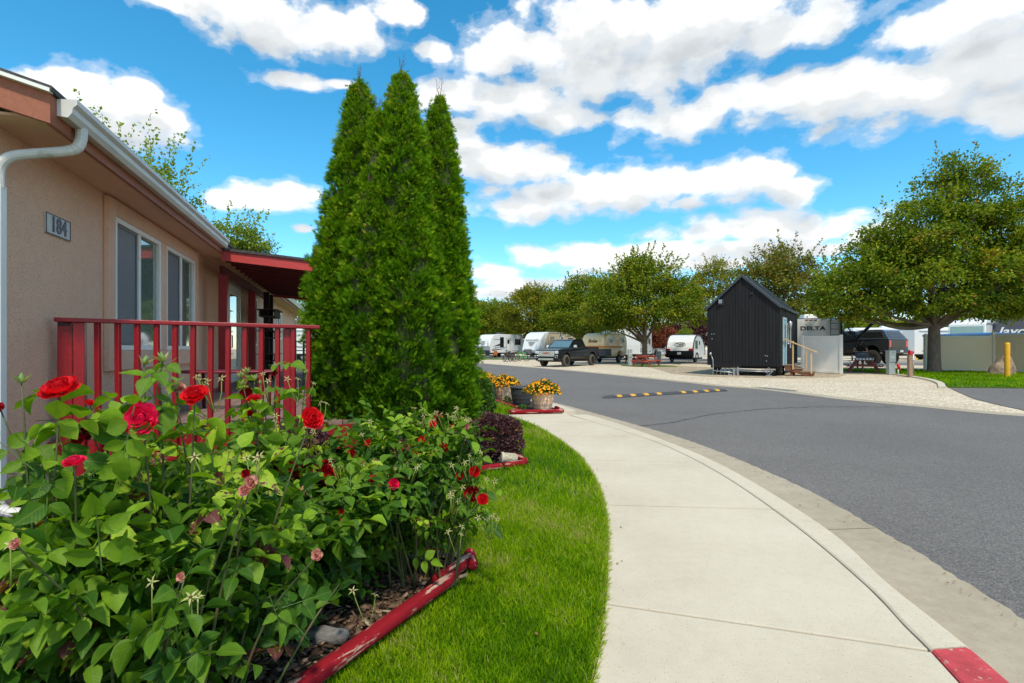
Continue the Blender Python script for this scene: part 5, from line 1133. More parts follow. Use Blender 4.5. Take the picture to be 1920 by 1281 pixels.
# background recreational vehicles, simple but with windows, doors and roof units
def rv(label, loc, rz, L_, Hh, cap=None, name='motorhome', cat='motorhome', color=None, wins=((-.35,.12),(.05,.12),(.3,.10)), zc=2.0, windscreen=False, W=2.5, dooru=.18, stripes=True, nose=.0):
    t = thing(name, label, cat, loc, rz, 'recreational vehicles parked in the background'); h = L_/2
    pr = [(-h,.75),(-h-nose*.3,1.6),(-h+.1,Hh-.35),(-h+.45,Hh),(h-.15,Hh),(h,Hh-.15),(h,.6),(-h+nose,.6)]
    MB().prism(pr, -W/2, W/2).build('body', color or m_rv, t, bevel=.07, seg=3)
    for s in (-1, 1):
        xs = s*W/2; X = lambda a, b_: (min(xs+s*a, xs+s*b_), max(xs+s*a, xs+s*b_))
        for u, wd_ in wins:
            y = u*L_; w2 = MB().bx(*X(0,.02), y-wd_*L_/2, y+wd_*L_/2, zc-.32, zc+.32).build('window', m_rvd, t, bevel=.02)
            MB().bx(*X(.02,.025), y-wd_*L_/2+.05, y+wd_*L_/2-.05, zc-.27, zc+.27).build('pane', m_glassd, w2)
        d = MB().bx(*X(0,.022), dooru*L_-.35, dooru*L_+.35, .7, 2.6).build('door', color or m_rv, t, bevel=.02); MB().bx(*X(.022,.027), dooru*L_-.2, dooru*L_+.2, 1.8, 2.4).build('pane', m_glassd, d)
        if stripes:
            MB().prism([(-h+.2,1.0),(-h*.2,1.12),(h*.6,1.5),(h*.6,1.58),(-h*.3,1.3),(-h+.2,1.25)], *X(.004,.008)).build('graphic_stripe', m_rvg, t)
            MB().prism([(-h+.2,.85),(h*.8,.9),(h*.8,1.0),(-h+.2,.95)], *X(.004,.008)).build('graphic_stripe', m_rvd, t)
        MB().bx(*X(0,.10), -h+.5, h-.5, Hh-.28, Hh-.16).build('awning_case', color or m_rv, t, bevel=.02)
    for y in (-.2*L_, .2*L_): MB().box((0,y,Hh+.12),(.8,.9,.26),taper=.85).build('air_conditioner', m_rv, t, bevel=.05)
    if windscreen:
        MB().add([(-W/2+.15,-h-.18,1.5),(W/2-.15,-h-.18,1.5),(W/2-.15,-h+.07,3.15),(-W/2+.15,-h+.07,3.15)], [(0,1,2,3)]).build('windscreen', mat('greenish_windscreen', (.25,.40,.36), .08, coat=.8) if 'greenish_windscreen' not in bpy.data.materials else bpy.data.materials['greenish_windscreen'], t)
    if cap:
        MB().prism([(-h-.02,.8),(-h-nose*.3-.03,1.6),(-h+.08,Hh-.3),(-h+.4,Hh+.015),(-h+1.3,Hh+.015),(-h+.9,1.6),(-h+.6,.8)], -W/2-.015, W/2+.015).build('front_cap', cap, t, bevel=.05)
    for y in (-h+1.3, h-1.8):
        for x in (-W/2+.14, W/2-.14): wheel(t, x, y, .42, .24)
    MB().bx(-W/2+.2, W/2-.2, -h+.6, h-.2, .4, .62).build('chassis', m_under, t); return t
def at(px, Y, z=ZR): return ((px-960)/F*Y, Y, z)
rv('long white fifth-wheel trailer broadside beyond the black topper pickup', (47.6,64,ZR), R(78), 13, 3.7, name='travel_trailer', cat='travel trailer')
rv('white slide-out trailer behind the fence end and big tree trunk', (47.6,58.5,ZR), R(80), 7.5, 3.4, name='travel_trailer', cat='travel trailer')
rv('white motorhome with a large greenish windscreen rising above the beige fence', (42.2,48.5,ZR), R(-50), 8, 3.7, windscreen=True, nose=.3)
rv('white travel trailer with dark windows rising above the fence, right of the green windscreen', (49.5,54.5,ZR), R(-84), 8, 3.0, name='travel_trailer', cat='travel trailer', zc=2.15)
j = rv('white fifth-wheel with a dark grey nose cap lettered in white at the right edge', (46.6,48.6,ZR), R(-50), 9, 4.1, cap=mat('charcoal_cap', (.055,.057,.07), .35, coat=.5), name='travel_trailer', cat='travel trailer', nose=1.6)
text('Jayco', .95, m_rv, j, (0,-4.78,2.72), (R(84),0,0), shear=.3, bold=.02, sx=1.1)
rv('white trailer partly hidden behind the cream camper and tree', (13.2,57.5,ZR), R(-25), 6.5, 3.7, name='travel_trailer', cat='travel trailer')
rv('distant white fifth-wheel with dark windows left of the tree trunk', (19.0,82,ZR), R(30), 9, 3.8, name='travel_trailer', cat='travel trailer')
rv('distant white motorhome with cab-over bunk between the tree trunk and teardrop trailer', (24.8,90,ZR), R(-15), 6.5, 3.5)
rv('distant white trailer with dark stripes just behind the teardrop trailer', (27.2,84,ZR), R(-10), 6, 4.3, name='travel_trailer', cat='travel trailer', cap=m_rvd)
rv('white trailer glimpsed past the deck railing left of the arborvitae', (-20.5,52,ZR+.12), R(80), 9, 3.1, name='travel_trailer', cat='travel trailer', color=m_rv)
# white suv behind the picnic table tree
sv = thing('parked_car', 'small white pickup seen far off beside the tree trunk', 'car', (20.2,76,ZR), R(20)); pickup(sv, 1.95, False, m_rv, 0, m_glassd)
# delta trailer rear
d5 = thing('travel_trailer', 'pale grey travel trailer lettered in black with a roof ladder, behind the white privacy panel', 'travel trailer', (0,0,0), R(180-9), 'travel trailers and campers on the gravel sites')
d5.location = (19.5,37.0,ZR)
pr = [(-4.5,.7),(-4.5,3.1),(4.1,3.12),(4.35,3.05),(4.35,.7)]
m_rvgry = mat('rv_pale_grey', (.70,.70,.67), .35, var=.04)
MB().prism(pr, -1.25, 1.25).build('body', m_rvgry, d5, bevel=.03)
text('DELTA', .33, m_carblk, d5, (.36,4.365,2.50), (R(90),0,R(180)), bold=.008, sx=1.45)
b = MB(); 
for x in (-.62,-1.1): b.tube([(x,4.36,3.15),(x,4.47,3.10),(x,4.47,1.1),(x,4.36,1.05)], .018, 6)
for z in (1.4,1.75,2.1,2.45,2.8): b.tube([(-.62,4.47,z),(-1.1,4.47,z)], .016, 6)
b.build('ladder', m_black, d5)
b = MB(); [b.bx(x-.09,x+.09,4.35,4.38,3.0,3.05) for x in (.2,.45,.7)]; b.build('marker_light', mat('orange_lens', (.5,.08,.02), .3), d5)
MB().bx(-1.26,1.26,4.33,4.37,3.09,3.13).build('roof_trim', m_black, d5); MB().bx(-1.28,-1.2,4.28,4.36,.8,3.1).build('corner_trim', m_black, d5)
MB().box((.2,3.2,3.28),(.8,.9,.28),taper=.85).build('air_conditioner', m_rv, d5, bevel=.05)
for y in (1.0,1.9): wheel(d5,-1.12,y,.36); wheel(d5,1.12,y,.36)
# awning on its right hand side
b = MB(); a1 = P(1605,637,31.5); a2 = P(1643,599,30.2); b.cyl(a1, a2, .085); an = b.build('awning_roller', m_black); tag(an, 'thick black folded awning tube slanting above the man at the picnic table', 'awning')
b = MB()
for c in ([(1574,596,33),(1608,636,31.6)], [(1581,621,33),(1604,637,31.5)], [(1578,596,33),(1580,668,33)], [(1590,639,32),(1588,622,32.5)]): b.cyl(P(*c[0]), P(*c[1]), .035, n=6)
b.build('arm', m_black, an)
# ------------------------------------------------------------------ tiny house
th_r = Vector((12.24,24.4,0)); th_l = Vector((.366*26.2,26.2,0)); ex_ = (th_r-th_l).normalized(); W_ = (th_r-th_l).length
tz = math.atan2(ex_.y, ex_.x)
m_siding = bpy.data.materials.new('black_board_siding'); m_siding.use_nodes = True
t_ = m_siding.node_tree; bs_ = t_.nodes['Principled BSDF']; bs_.inputs['Roughness'].default_value = .75; bs_.inputs['Specular IOR Level'].default_value = .2
tc_ = nd(t_, 'ShaderNodeTexCoord'); mp_ = nd(t_, 'ShaderNodeMapping'); mp_.inputs['Scale'].default_value = (9,9,.35); t_.links.new(tc_.outputs['Object'], mp_.inputs['Vector'])
nn1 = nd(t_, 'ShaderNodeTexNoise'); nn1.inputs['Scale'].default_value = 1.6; nn1.inputs['Detail'].default_value = 8; nn1.inputs['Roughness'].default_value = .7; t_.links.new(mp_.outputs[0], nn1.inputs['Vector'])
t_.links.new(ramp(t_, nn1.outputs['Fac'], [(.3, (.009,.009,.010)), (.6, (.020,.019,.021)), (.8, (.045,.042,.042))]), bs_.inputs['Base Color'])
tiny = thing('tiny_house', 'black board-clad tiny house on wheels with a pale blue door, on the gravel', 'tiny house', (th_l.x, th_l.y, ZR), tz)
LH = 6.7; zf = .47; ze = 3.23; zp = 4.72
b = MB(); nb = 22
MB().add([(0,0,zf),(W_,0,zf),(W_,0,ze),(W_/2,0,zp),(0,0,ze),(0,LH,zf),(W_,LH,zf),(W_,LH,ze),(W_/2,LH,zp),(0,LH,ze)], [(0,1,2,3,4),(9,8,7,6,5),(0,5,6,1),(4,9,5,0)[::-1][::-1]]).build('wall', m_siding, tiny)
for i in range(nb):
    x0_ = i*W_/nb+.006; x1_ = (i+1)*W_/nb-.006; zt_ = lambda x: ze+(zp-ze)*(1-abs(x-W_/2)/(W_/2))-.02
    low = zf-.02 if i > 2 else zf; b.add([(x0_,-.022,low),(x1_,-.022,low),(x1_,-.022,zt_(x1_)),(x0_,-.022,zt_(x0_)),(x0_,-.002,low),(x1_,-.002,low),(x1_,-.002,zt_(x1_)),(x0_,-.002,zt_(x0_))], [(0,1,2,3),(0,3,7,4),(1,5,6,2)])
b.build('cladding', m_siding, tiny)
b = MB(); yb_ = 0
segs = [(0,1.05),(1.95,LH)]
MB().bx(W_-.06, W_, .0, 1.0, zf, ze-.02).build('side_wall', m_siding, tiny)
MB().bx(W_-.06, W_, 1.95, LH, zf, ze-.02).build('side_wall', m_siding, tiny); MB().bx(W_-.06, W_, 1.0, 1.95, 2.75, ze-.02).build('side_wall', m_siding, tiny)
yy = .0
while yy < LH:
    if not (.95 < yy+.07 < 1.97): b.bx(W_+.001, W_+.02, yy+.006, min(yy+.144, LH), zf, ze-.04)
    yy += .15
b.build('side_cladding', m_siding, tiny)
m_blue = mat('pale_blue_door', (.16,.34,.43), .5, var=.08)
df = MB(); df.bx(W_-.02, W_+.06, .98, 1.07, zf, 2.76); df.bx(W_-.02, W_+.06, 1.88, 1.97, zf, 2.76); df.bx(W_-.02, W_+.06, 1.07, 1.88, 2.67, 2.76); d_ = df.build('door', mat('light_blue_trim', (.42,.55,.62), .5), tiny, bevel=.004)
MB().bx(W_-.01, W_+.035, 1.07, 1.88, zf+.02, 2.67).build('door_leaf', m_blue, d_); MB().bx(W_+.036, W_+.042, 1.25, 1.72, 1.35, 2.45).build('pane', m_glass, d_); MB().cyl((W_+.03,1.17,1.45),(W_+.10,1.17,1.45), .02).build('door_handle', m_black, d_)
MB().box((W_+.09,1.17,1.55),(.05,.07,.12)).build('lock_box', mat('blue_lock', (.02,.05,.16), .4), d_, bevel=.01)
w_ = MB().bx(W_+.0, W_+.05, 2.5, 3.7, 1.5, 2.55).build('window', m_white, tiny, bevel=.005); MB().bx(W_+.05, W_+.055, 2.58, 3.62, 1.58, 2.47).build('pane', m_glassd, w_)
MB().lathe([(.04,-.95),(.04,0),(.06,.04),(.11,.30),(.06,.34),(.05,.38)], c=(W_+.16,2.35,2.25), n=12).build('stove_flue', m_steel, tiny)
b = MB(); oh = .07; m_roofm = mat('dark_metal_roof', (.055,.065,.075), .5, metal=.3, var=.2, vs=12, col2=(.16,.17,.16), c2=(.6,.7), s2=14)
for s in (0, 1):
    f = (lambda x: x) if s == 0 else (lambda x: W_-x)
    k = (zp-ze)/(W_/2); xa, xb = f(-oh), f(W_/2); za, zb = ze-oh*k, zp
    b.add([(xa,-.10,za),(xb,-.10,zb),(xb,LH+.1,zb),(xa,LH+.1,za),(xa,-.10,za+.07),(xb,-.10,zb+.07),(xb,LH+.1,zb+.07),(xa,LH+.1,za+.07)], [(0,1,2,3),(4,5,6,7),(0,1,5,4),(2,3,7,6),(3,0,4,7)])
    for i in range(1, 12):
        y = i*LH/12; b.beam((xa,y,za+.08),(xb,y,zb+.08),.025,.03)
b.build('roof', m_roofm, tiny)
b = MB()
for s in (0, 1):
    f = (lambda x: x) if s == 0 else (lambda x: W_-x); b.beam((f(-oh),-.11,ze-oh*k-.03),(f(W_/2),-.11,zp-.03),.02,.05)
b.build('barge_trim', mat('worn_black_trim', (.05,.052,.055), .5, metal=.2), tiny)
lx = .66; b = MB().bx(lx-.13,lx+.13,-.09,-.022,3.36,3.66).build('vent_box', m_black, tiny, bevel=.01); MB().bx(lx-.10,lx+.06,-.15,-.09,3.45,3.64).build('vent_hood', mat('grey_hood', (.22,.25,.30), .4), b, bevel=.01)
MB().box((W_/2+.43,-.06,3.86),(.11,.08,.10)).build('wall_lamp', m_black, tiny, bevel=.02)
for x, z in ((2.62,.95),(2.70,.93),(2.66,.70),(.23,1.98),(.34,1.99),(.24,1.75)): MB().cyl((x,-.022,z),(x,-.05,z),.025,n=8).build('socket', m_steel, tiny)
MB().bx(.25,1.55,-.05,.0,zf-.10,zf+.12).build('skirt_board', m_siding, tiny)
MB().bx(.1,W_-.1,.3,LH-.2,zf-.14,zf-.002).build('chassis', m_under, tiny)
b = MB()
for x in (.45,.62,.8,1.0,1.25,1.32): b.cyl((x,-.02+.05*(x > 1),.03),(x+.04,.05,zf-.05),.018,n=6)
b.cyl((1.35,0,.27),(2.9,.1,.27),.03,n=6); b.cyl((1.3,-.05,.22),(2.8,0,.20),.02,n=6); b.cyl((.3,0,.2),(1.3,0,.12),.03,n=6); b.bx(1.0,1.16,-.1,.06,.0,.06); b.bx(1.38,1.46,-.05,.05,0,.40); b.bx(1.2,1.3,-.03,.05,0,.42); b.build('levelling_jacks', m_steel, tiny)
b = MB(); 
for s in (-1,1): b.beam((2.75,.05,.06+.17),(2.75+s*.17,.05,.23+.17*0),.03,.03)
b.beam((2.58,.05,.23),(2.75,.05,.40),.03,.03); b.beam((2.92,.05,.23),(2.75,.05,.40),.03,.03); b.beam((2.58,.05,.23),(2.75,.05,.06),.03,.03); b.beam((2.92,.05,.23),(2.75,.05,.06),.03,.03); b.bx(2.62,2.88,0,.1,.0,.04); b.build('scissor_jack', m_steel, tiny)
wheel(tiny, W_-.16, 1.2, .36, .24); wheel(tiny, W_-.16, 2.15, .36, .24); wheel(tiny, .2, 1.2, .36, .24)
b = MB(); b.tube([(.18,-.06,1.0),(.30,-.12,.75),(.34,-.2,.25),(.30,-.2,.02)], .018, 6); b.lathe([(.001,.96),(.05,.97),(.06,1.02),(.04,1.08),(.001,1.09)], c=(.18,-.08,0), n=10); b.build('inlet_cable', m_steel, tiny)
# steps with handrail
st = thing('wooden_steps', 'brown wooden steps with raw timber handrail at the tiny house door', 'steps', (0,0,0), tz)
st.location = tiny.matrix_basis @ Vector((W_+.08, 1.45, 0)) if False else (Matrix.Translation(Vector((th_l.x,th_l.y,ZR))) @ Matrix.Rotation(tz,4,'Z')) @ Vector((W_+.09,1.45,0))
m_step = mat('brown_stained_wood', (.19,.075,.035), .7, var=.25, vs=6, bump=.3, bs=40, stretch=(1,6,6)); m_tread = mat('worn_tread', (.24,.17,.12), .85, var=.3, vs=8, bump=.4)
m_pine = mat('raw_pine', (.66,.42,.20), .7, var=.12, vs=5, stretch=(1,1,.3))
rise_ = .155; run = .30
b = MB()
for y in (-.44, .44):
    poly = [(.0,.47),(.35,.47),(.35,.32),(.65,.32),(.65,.17),(1.15,.17),(1.15,.0),(.85,.0),(.0,.30)]
    n = len(poly); vs = [(x, y-.02, z) for x, z in poly]+[(x, y+.02, z) for x, z in poly]; b.add(vs, [tuple(range(n)), tuple(range(n, 2*n))[::-1]]+[(i, n+i, n+(i+1) % n, (i+1) % n) for i in range(n)])
b.bx(.22,.34,-.42,.42,0,.3); b.bx(.355,.375,-.42,.42,.32,.47); b.bx(.655,.675,-.42,.42,.17,.32); b.bx(1.135,1.16,-.42,.42,0,.17); b.build('stringers', m_step, st)
b = MB(); b.bx(-.04,.39,-.48,.48,.472,.51); b.bx(.33,.69,-.48,.48,.322,.36); b.bx(.63,1.19,-.48,.48,.172,.21); b.build('tread', m_tread, st, bevel=.005)
b = MB(); b.bx(.32,.38,-.52,-.47,.30,1.62); b.bx(1.07,1.13,-.52,-.47,.12,1.22); b.build('rail_post', m_pine, st, bevel=.004); MB().beam((-.02,-.545,1.74),(1.35,-.545,1.10),.035,.055).build('handrail', m_pine, st, bevel=.004)
b = MB(); b.bx(.80,.84,.46,.5,.2,1.15); b.build('rail_post', m_pine, st)
# white privacy panel
pa = P(1502,631,28.4); pb = P(1580,629,27.0); pp_ = thing('privacy_panel', 'pale grey vinyl privacy screen standing on the gravel behind the wooden steps', 'privacy screen', (pa.x,pa.y,ZR), math.atan2(pb.y-pa.y, pb.x-pa.x)); PL = math.hypot(pb.x-pa.x, pb.y-pa.y)
m_vin = mat('pale_grey_vinyl', (.76,.74,.68), .5, var=.03)
MB().bx(.12,PL-.14,-.015,.015,.10,1.85).build('panel', m_vin, pp_); b = MB(); b.bx(0,.12,-.06,.06,0,1.98); b.bx(PL-.14,PL,-.06,.06,0,1.98); b.bx(.12,PL-.14,-.03,.03,1.80,1.93); b.bx(.12,PL-.14,-.03,.03,.02,.16); b.build('frame', m_vin, pp_, bevel=.008)
# ------------------------------------------------------------------ picnic tables
m_pic = mat('red_picnic_paint', (.42,.075,.045), .6, var=.15, vs=4, stretch=(1,5,5)); m_picd = mat('dark_red_picnic', (.20,.035,.03), .6, var=.15)
def picnic(t, m, L_=1.8):
    b = MB()
    for i in range(5): b.bx(-.36+i*.145,-.36+i*.145+.135,-L_/2,L_/2,.72,.76)
    b.build('table_top', m, t)
    for s in (-1,1): q = MB(); q.bx(s*.66-.13,s*.66-.005,-L_/2,L_/2,.42,.455); q.bx(s*.66+.005,s*.66+.13,-L_/2,L_/2,.42,.455); q.build('seat', m, t)
    for y in (-L_/2+.28, L_/2-.28):
        for s in (-1,1): MB().beam((s*.70,y,0.0),(s*.26,y,.72),.04,.10).build('leg', m, t)
        q = MB(); q.bx(-.78,.78,y-.06,y-.02,.32,.42); q.bx(-.36,.36,y-.06,y-.02,.63,.72); q.build('crossbeam', m, t)
p1 = thing('picnic_table', 'bright red wooden picnic table on the grass patch below the tree', 'picnic table', (0,0,0), R(-42)); a_ = G(1216,688,ZR); p1.location = (a_.x, a_.y+.6, ZR); picnic(p1, m_pic)
p2 = thing('picnic_table', 'dark red picnic table in shade behind the tree trunk', 'picnic table', (10.6,45.8,ZR), R(10)); picnic(p2, m_picd)
p3 = thing('picnic_table', 'red picnic table draped with black and white checked cloths beside the black pickup', 'picnic table', (0,0,0), R(-30)); a_ = G(1622,699,ZR+.02); p3.location = (a_.x+.40, a_.y+.72, ZR); p3.scale = (1.02,.9,1); picnic(p3, m_picd, 1.7)
m_chk = bpy.data.materials.new('checked_cloth'); m_chk.use_nodes = True; t_ = m_chk.node_tree
ck_ = nd(t_, 'ShaderNodeTexChecker'); ck_.inputs['Scale'].default_value = 14; ck_.inputs['Color1'].default_value = (.03,.03,.05,1); ck_.inputs['Color2'].default_value = (.7,.7,.72,1)
tc_ = nd(t_, 'ShaderNodeTexCoord'); t_.links.new(tc_.outputs['Object'], ck_.inputs['Vector']); t_.links.new(ck_.outputs['Color'], t_.nodes['Principled BSDF'].inputs['Base Color'])
def cloth(lb, dx, z, w_, l_, drop):
    b = MB(); n = 10; vs = []
    for i, (x, zz) in enumerate([(-w_-.01,-drop),(-w_-.012,-.01),(-w_,.008),(0,.010),(w_,.008),(w_+.012,-.01),(w_+.01,-drop)]):
        for k in range(n+1):
            y = -l_/2+l_*k/n; vs.append((x+.012*math.sin(k*2.1+i), y, zz+(.012*math.sin(k*1.7) if zz < -.05 else 0)))
    b.add(vs, [(i*(n+1)+k, i*(n+1)+k+1, (i+1)*(n+1)+k+1, (i+1)*(n+1)+k) for i in range(6) for k in range(n)])
    vs = [(-w_,-l_/2-.01,.008),(w_,-l_/2-.01,.008),(w_,-l_/2-.015,-drop),(-w_,-l_/2-.015,-drop)]; b.add(vs, [(0,1,2,3)])
    o = b.build('tablecloth', m_chk); o.location = p3.location+Vector((dx*math.cos(R(-30)), dx*math.sin(R(-30)), z)); o.rotation_euler = (0,0,R(-30)); tag(o, lb, 'tablecloth', 'checked cloths on the picnic table')
cloth('checked cloth over the top of the picnic table where the man leans', 0, .762, .38, 1.55, .09)
cloth('checked cloth on the left bench seat of the man\'s picnic table', -.675, .457, .14, 1.5, .07)
cloth('checked cloth on the right bench seat of the man\'s picnic table', .675, .457, .14, 1.5, .07)
gr = thing('tabletop_grill', 'dark closed grill box on the checked picnic table, under the man\'s arms', 'grill', tuple(p3.location+Vector((.10,.34,.775))), R(-30))
MB().box((0,0,.12),(.56,.36,.20)).build('box', mat('grill_grey', (.06,.065,.08), .5), gr, bevel=.03); MB().box((0,0,.25),(.54,.34,.06),taper=.92).build('lid', m_cargry, gr, bevel=.02); MB().tube([(-.16,-.19,.22),(-.16,-.22,.22),(.16,-.22,.22),(.16,-.19,.22)], .01, 6).build('handle', m_steel, gr)
cs = thing('side_stand', 'small folding stand with a white bottle on it left of the picnic table', 'folding stand', tuple(P(1599,676,29.6).xy)+(ZR,), 0)
b = MB(); b.bx(-.22,.22,-.16,.16,.60,.62); b.build('top', m_black, cs); b = MB(); b.beam((-.2,0,0),(.2,0,.6),.02,.02); b.beam((.2,0,0),(-.2,0,.6),.02,.02); b.build('leg', m_black, cs)
bt = MB().lathe([(.001,0),(.05,0),(.05,.2),(.018,.27),(.018,.31),(.001,.315)], n=14).build('bottle', m_plate); bt.location = Vector(cs.location)+Vector((-.03,0,.62)); tag(bt, 'white bottle standing on the folding stand left of the man', 'bottle')
# ------------------------------------------------------------------ man leaning on the grill
def skinned(name, chains, m, parent, sub=2):
    vs = []; es = []; rs = []; roots = []
    for ch_ in chains:
        idx = {}; roots.append(len(vs))
        for pts in ch_:
            prev = None
            for p_ in pts:
                key = p_[0]
                if key not in idx: idx[key] = len(vs); vs.append(p_[1]); rs.append(p_[2])
                if prev is not None: es.append((prev, idx[key]))
                prev = idx[key]
    me = bpy.data.meshes.new(name); me.from_pydata(vs, es, []); me.materials.append(m); o = bpy.data.objects.new(name, me); C.objects.link(o); o.parent = parent
    md = o.modifiers.new('skin', 'SKIN'); md.use_smooth_shade = True
    if not me.skin_vertices: raise RuntimeError('no skin layer')
    for i, r_ in enumerate(rs):
        sv_ = me.skin_vertices[0].data[i]; sv_.radius = (r_, r_) if isinstance(r_, float) else r_; sv_.use_root = i in roots
    if sub: s_ = o.modifiers.new('sub', 'SUBSURF'); s_.levels = sub; s_.render_levels = sub
    return o
man = thing('person', 'man in black t-shirt and cap leaning on the grill box at the picnic table', 'person', (p3.location.x+.46, p3.location.y+.98, ZR), R(-30))
m_skin = mat('skin', (.42,.22,.145), .55, var=.06)
jt = {'pel':(0,.12,.92),'bel':(0,.06,1.12),'che':(0,-.10,1.33),'nk0':(0,-.20,1.48),'nk':(0,-.24,1.54),'hd':(0,-.30,1.62),'ht':(0,-.31,1.72)}
def arm(s): return [('che',jt['che'],(.17,.11)),('sh%d'%s,(s*.20,-.16,1.42),.06),('ua%d'%s,(s*.27,-.24,1.28),.048),('el%d'%s,(s*.31,-.34,1.13),.042),('fa%d'%s,(s*.20,-.47,1.10),.038),('wr%d'%s,(s*.10,-.56,1.09),.026),('pm%d'%s,(s*.045,-.60,1.09),(.018,.036))]
def leg(s): return [('pel',jt['pel'],(.15,.11)),('hip%d'%s,(s*.10,.12,.86),.09),('kn%d'%s,(s*.12,.08,.48),.06),('cf%d'%s,(s*.12,.13,.30),.056),('an%d'%s,(s*.12,.14,.09),.038),('ft%d'%s,(s*.13,.02,.045),.042),('to%d'%s,(s*.13,-.06,.035),.03)]
spine = [('pel',jt['pel'],(.15,.11)),('bel',jt['bel'],(.145,.10)),('che',jt['che'],(.17,.11)),('nk0',jt['nk0'],.065),('nk',jt['nk'],.055),('hd',jt['hd'],(.075,.09)),('ht',jt['ht'],(.07,.085))]
fing = []
for s in (-1,1):
    for k in range(4):
        fx = s*(.035-.0); fy = -.585-.021*k
        l_ = (.035,.04,.038,.03)[k]; fing.append([[('a',(s*.045,fy,1.09),.009),('b',(s*(.045-l_),fy-.004,1.088),.0085),('c',(s*(.045-l_*1.7),fy-.006,1.078),.007)]])
    fing.append([[('a',(s*.075,-.565,1.10),.011),('b',(s*.05,-.545,1.112),.010),('c',(s*.028,-.552,1.112),.008)]])
def thin(l): return [(a, b_, (tuple(q*.58 for q in r_) if isinstance(r_, tuple) and a in ('pel', 'bel', 'che') else (r_*.8 if a == 'nk0' else r_))) for a, b_, r_ in l]
body = skinned('body', [[thin(spine), thin(arm(-1)), thin(arm(1)), thin(leg(-1)), thin(leg(1))]]+fing, m_skin, man)
m_tee = mat('black_cotton', (.012,.012,.014), .9); m_shorts = mat('dark_shorts', (.03,.032,.04), .9)
def fat(l, k): return [(a, b_, (tuple(q*1.12+k for q in r_) if isinstance(r_, tuple) else r_+k)) for a, b_, r_ in l]
skinned('t_shirt', [[fat(spine[:4], .012), fat(arm(-1)[:3], .016), fat(arm(1)[:3], .016)]], m_tee, man)
skinned('shorts', [[fat([spine[0], ('wst',(0,.09,1.02),(.145,.10))], .012), fat(leg(-1)[:3], .018), fat(leg(1)[:3], .018)]], m_shorts, man)
hb = MB().lathe([(.001,.13),(.05,.122),(.078,.09),(.088,.04),(.090,.0)], n=18).build('cap', m_tee, man); hb.location = (0,-.315,1.665); hb.rotation_euler = (R(22),0,0); MB().bx(-.06,.06,-.16,-.075,-.002,.010).build('peak', m_tee, hb, bevel=.01)
fc = MB(); fc.lathe([(.001,0),(.013,.008),(.011,.03),(.001,.045)], c=(0,-.40,1.60), n=8)
for s in (-1,1): fc.lathe([(.001,-.03),(.014,-.012),(.016,.012),(.001,.03)], c=(s*.088,-.29,1.63), n=8)
fc.build('nose_and_ears', m_skin, man)
ey = MB(); [ey.lathe([(.001,-.008),(.009,0),(.001,.008)], c=(s*.032,-.385,1.635), n=8) for s in (-1,1)]; ey.build('eyes', m_black, man)
MB().box((0,-.388,1.565),(.045,.012,.008)).build('mouth', mat('lips', (.25,.09,.08), .6), man); MB().lathe([(.06,-.05),(.075,-.02),(.074,.02)], c=(0,-.315,1.575), n=16).build('beard', mat('dark_hair', (.02,.014,.01), .9), man)
# ------------------------------------------------------------------ utilities, posts, bollard, boulder, fence
m_ugrey = mat('utility_grey_paint', (.36,.385,.37), .5, var=.08)
def pedestal(px, py, Y, w_, h, label):
    a_ = P(px, py, Y); t = thing('utility_pedestal', label, 'utility box', (a_.x, a_.y, ZR), R(8), 'grey utility pedestals at the camp sites')
    MB().bx(-w_/2+.01,w_/2-.01,-.10,.10,0,h*.52).build('base', m_ugrey, t, bevel=.01); b = MB(); b.bx(-w_/2,w_/2,-.13,.13,h*.52,h); b.build('meter_box', m_ugrey, t, bevel=.015)
    MB().bx(-.07,.07,-.135,-.13,h*.70,h*.76).build('label_plate', m_plate, t); MB().box((0,-.135,h*.93),(.05,.012,.03)).build('latch', m_black, t)
pedestal(1670,703,26.2,.36,1.18,'tall grey utility pedestal beside the man\'s picnic table')
pedestal(1181,690,39.5,.30,1.2,'slim grey utility pedestal left of the bright red picnic table')
pedestal(1235,680,46.5,.36,1.0,'grey utility box on the right behind the bright red picnic table')
hy = thing('water_hydrant', 'small red yard hydrant on a white pipe between pedestal and wooden post', 'yard hydrant', tuple(G(1684,705,ZR).xy)+(ZR,), 0)
MB().cyl((0,0,0),(0,0,.32),.025).build('pipe', m_plate, hy); m_hred = mat('hydrant_red', (.60,.02,.02), .4); MB().lathe([(.001,.30),(.035,.31),(.04,.42),(.06,.44),(.065,.50),(.05,.56),(.001,.58)], n=12).build('head', m_hred, hy, ); MB().box((.05,-.03,.36),(.04,.05,.14)).build('handle', m_hred, hy, bevel=.01)
wp = thing('wooden_post', 'square wooden post topped with a red box beside a grey conduit', 'post', tuple(G(1706,707,ZR).xy)+(ZR,), 0)
MB().bx(-.075,.075,-.075,.075,0,1.0).build('post', mat('tan_post', (.33,.21,.14), .8, var=.2, vs=6, stretch=(3,3,.5)), wp); MB().bx(-.06,.06,-.1,.06,1.0,1.18).build('red_box', m_hred, wp, bevel=.01)
cd = thing('meter_riser', 'thin grey conduit with white box and yellow pointer beside the wooden post', 'meter riser', tuple(G(1712.5,707,ZR).xy)+(ZR,), 0)
b = MB().cyl((0,0,0),(0,0,1.05),.03); b.build('conduit', m_steel, cd); MB().bx(-.08,.06,-.05,.05,.75,.88).build('box', m_plate, cd, bevel=.008); MB().bx(.0,.02,-.05,.05,.95,1.15).build('bracket', m_plate, cd)
q = MB(); q.add([(.06,-.04,.75),(.06,.04,.75),(.06,-.04,.90),(.06,.04,.90),(.24,0,.82)], [(0,4,1),(2,3,4),(0,2,4),(1,4,3),(0,1,3,2)]); q.build('pointer', mat('bright_yellow', (.75,.42,.01), .5), cd)
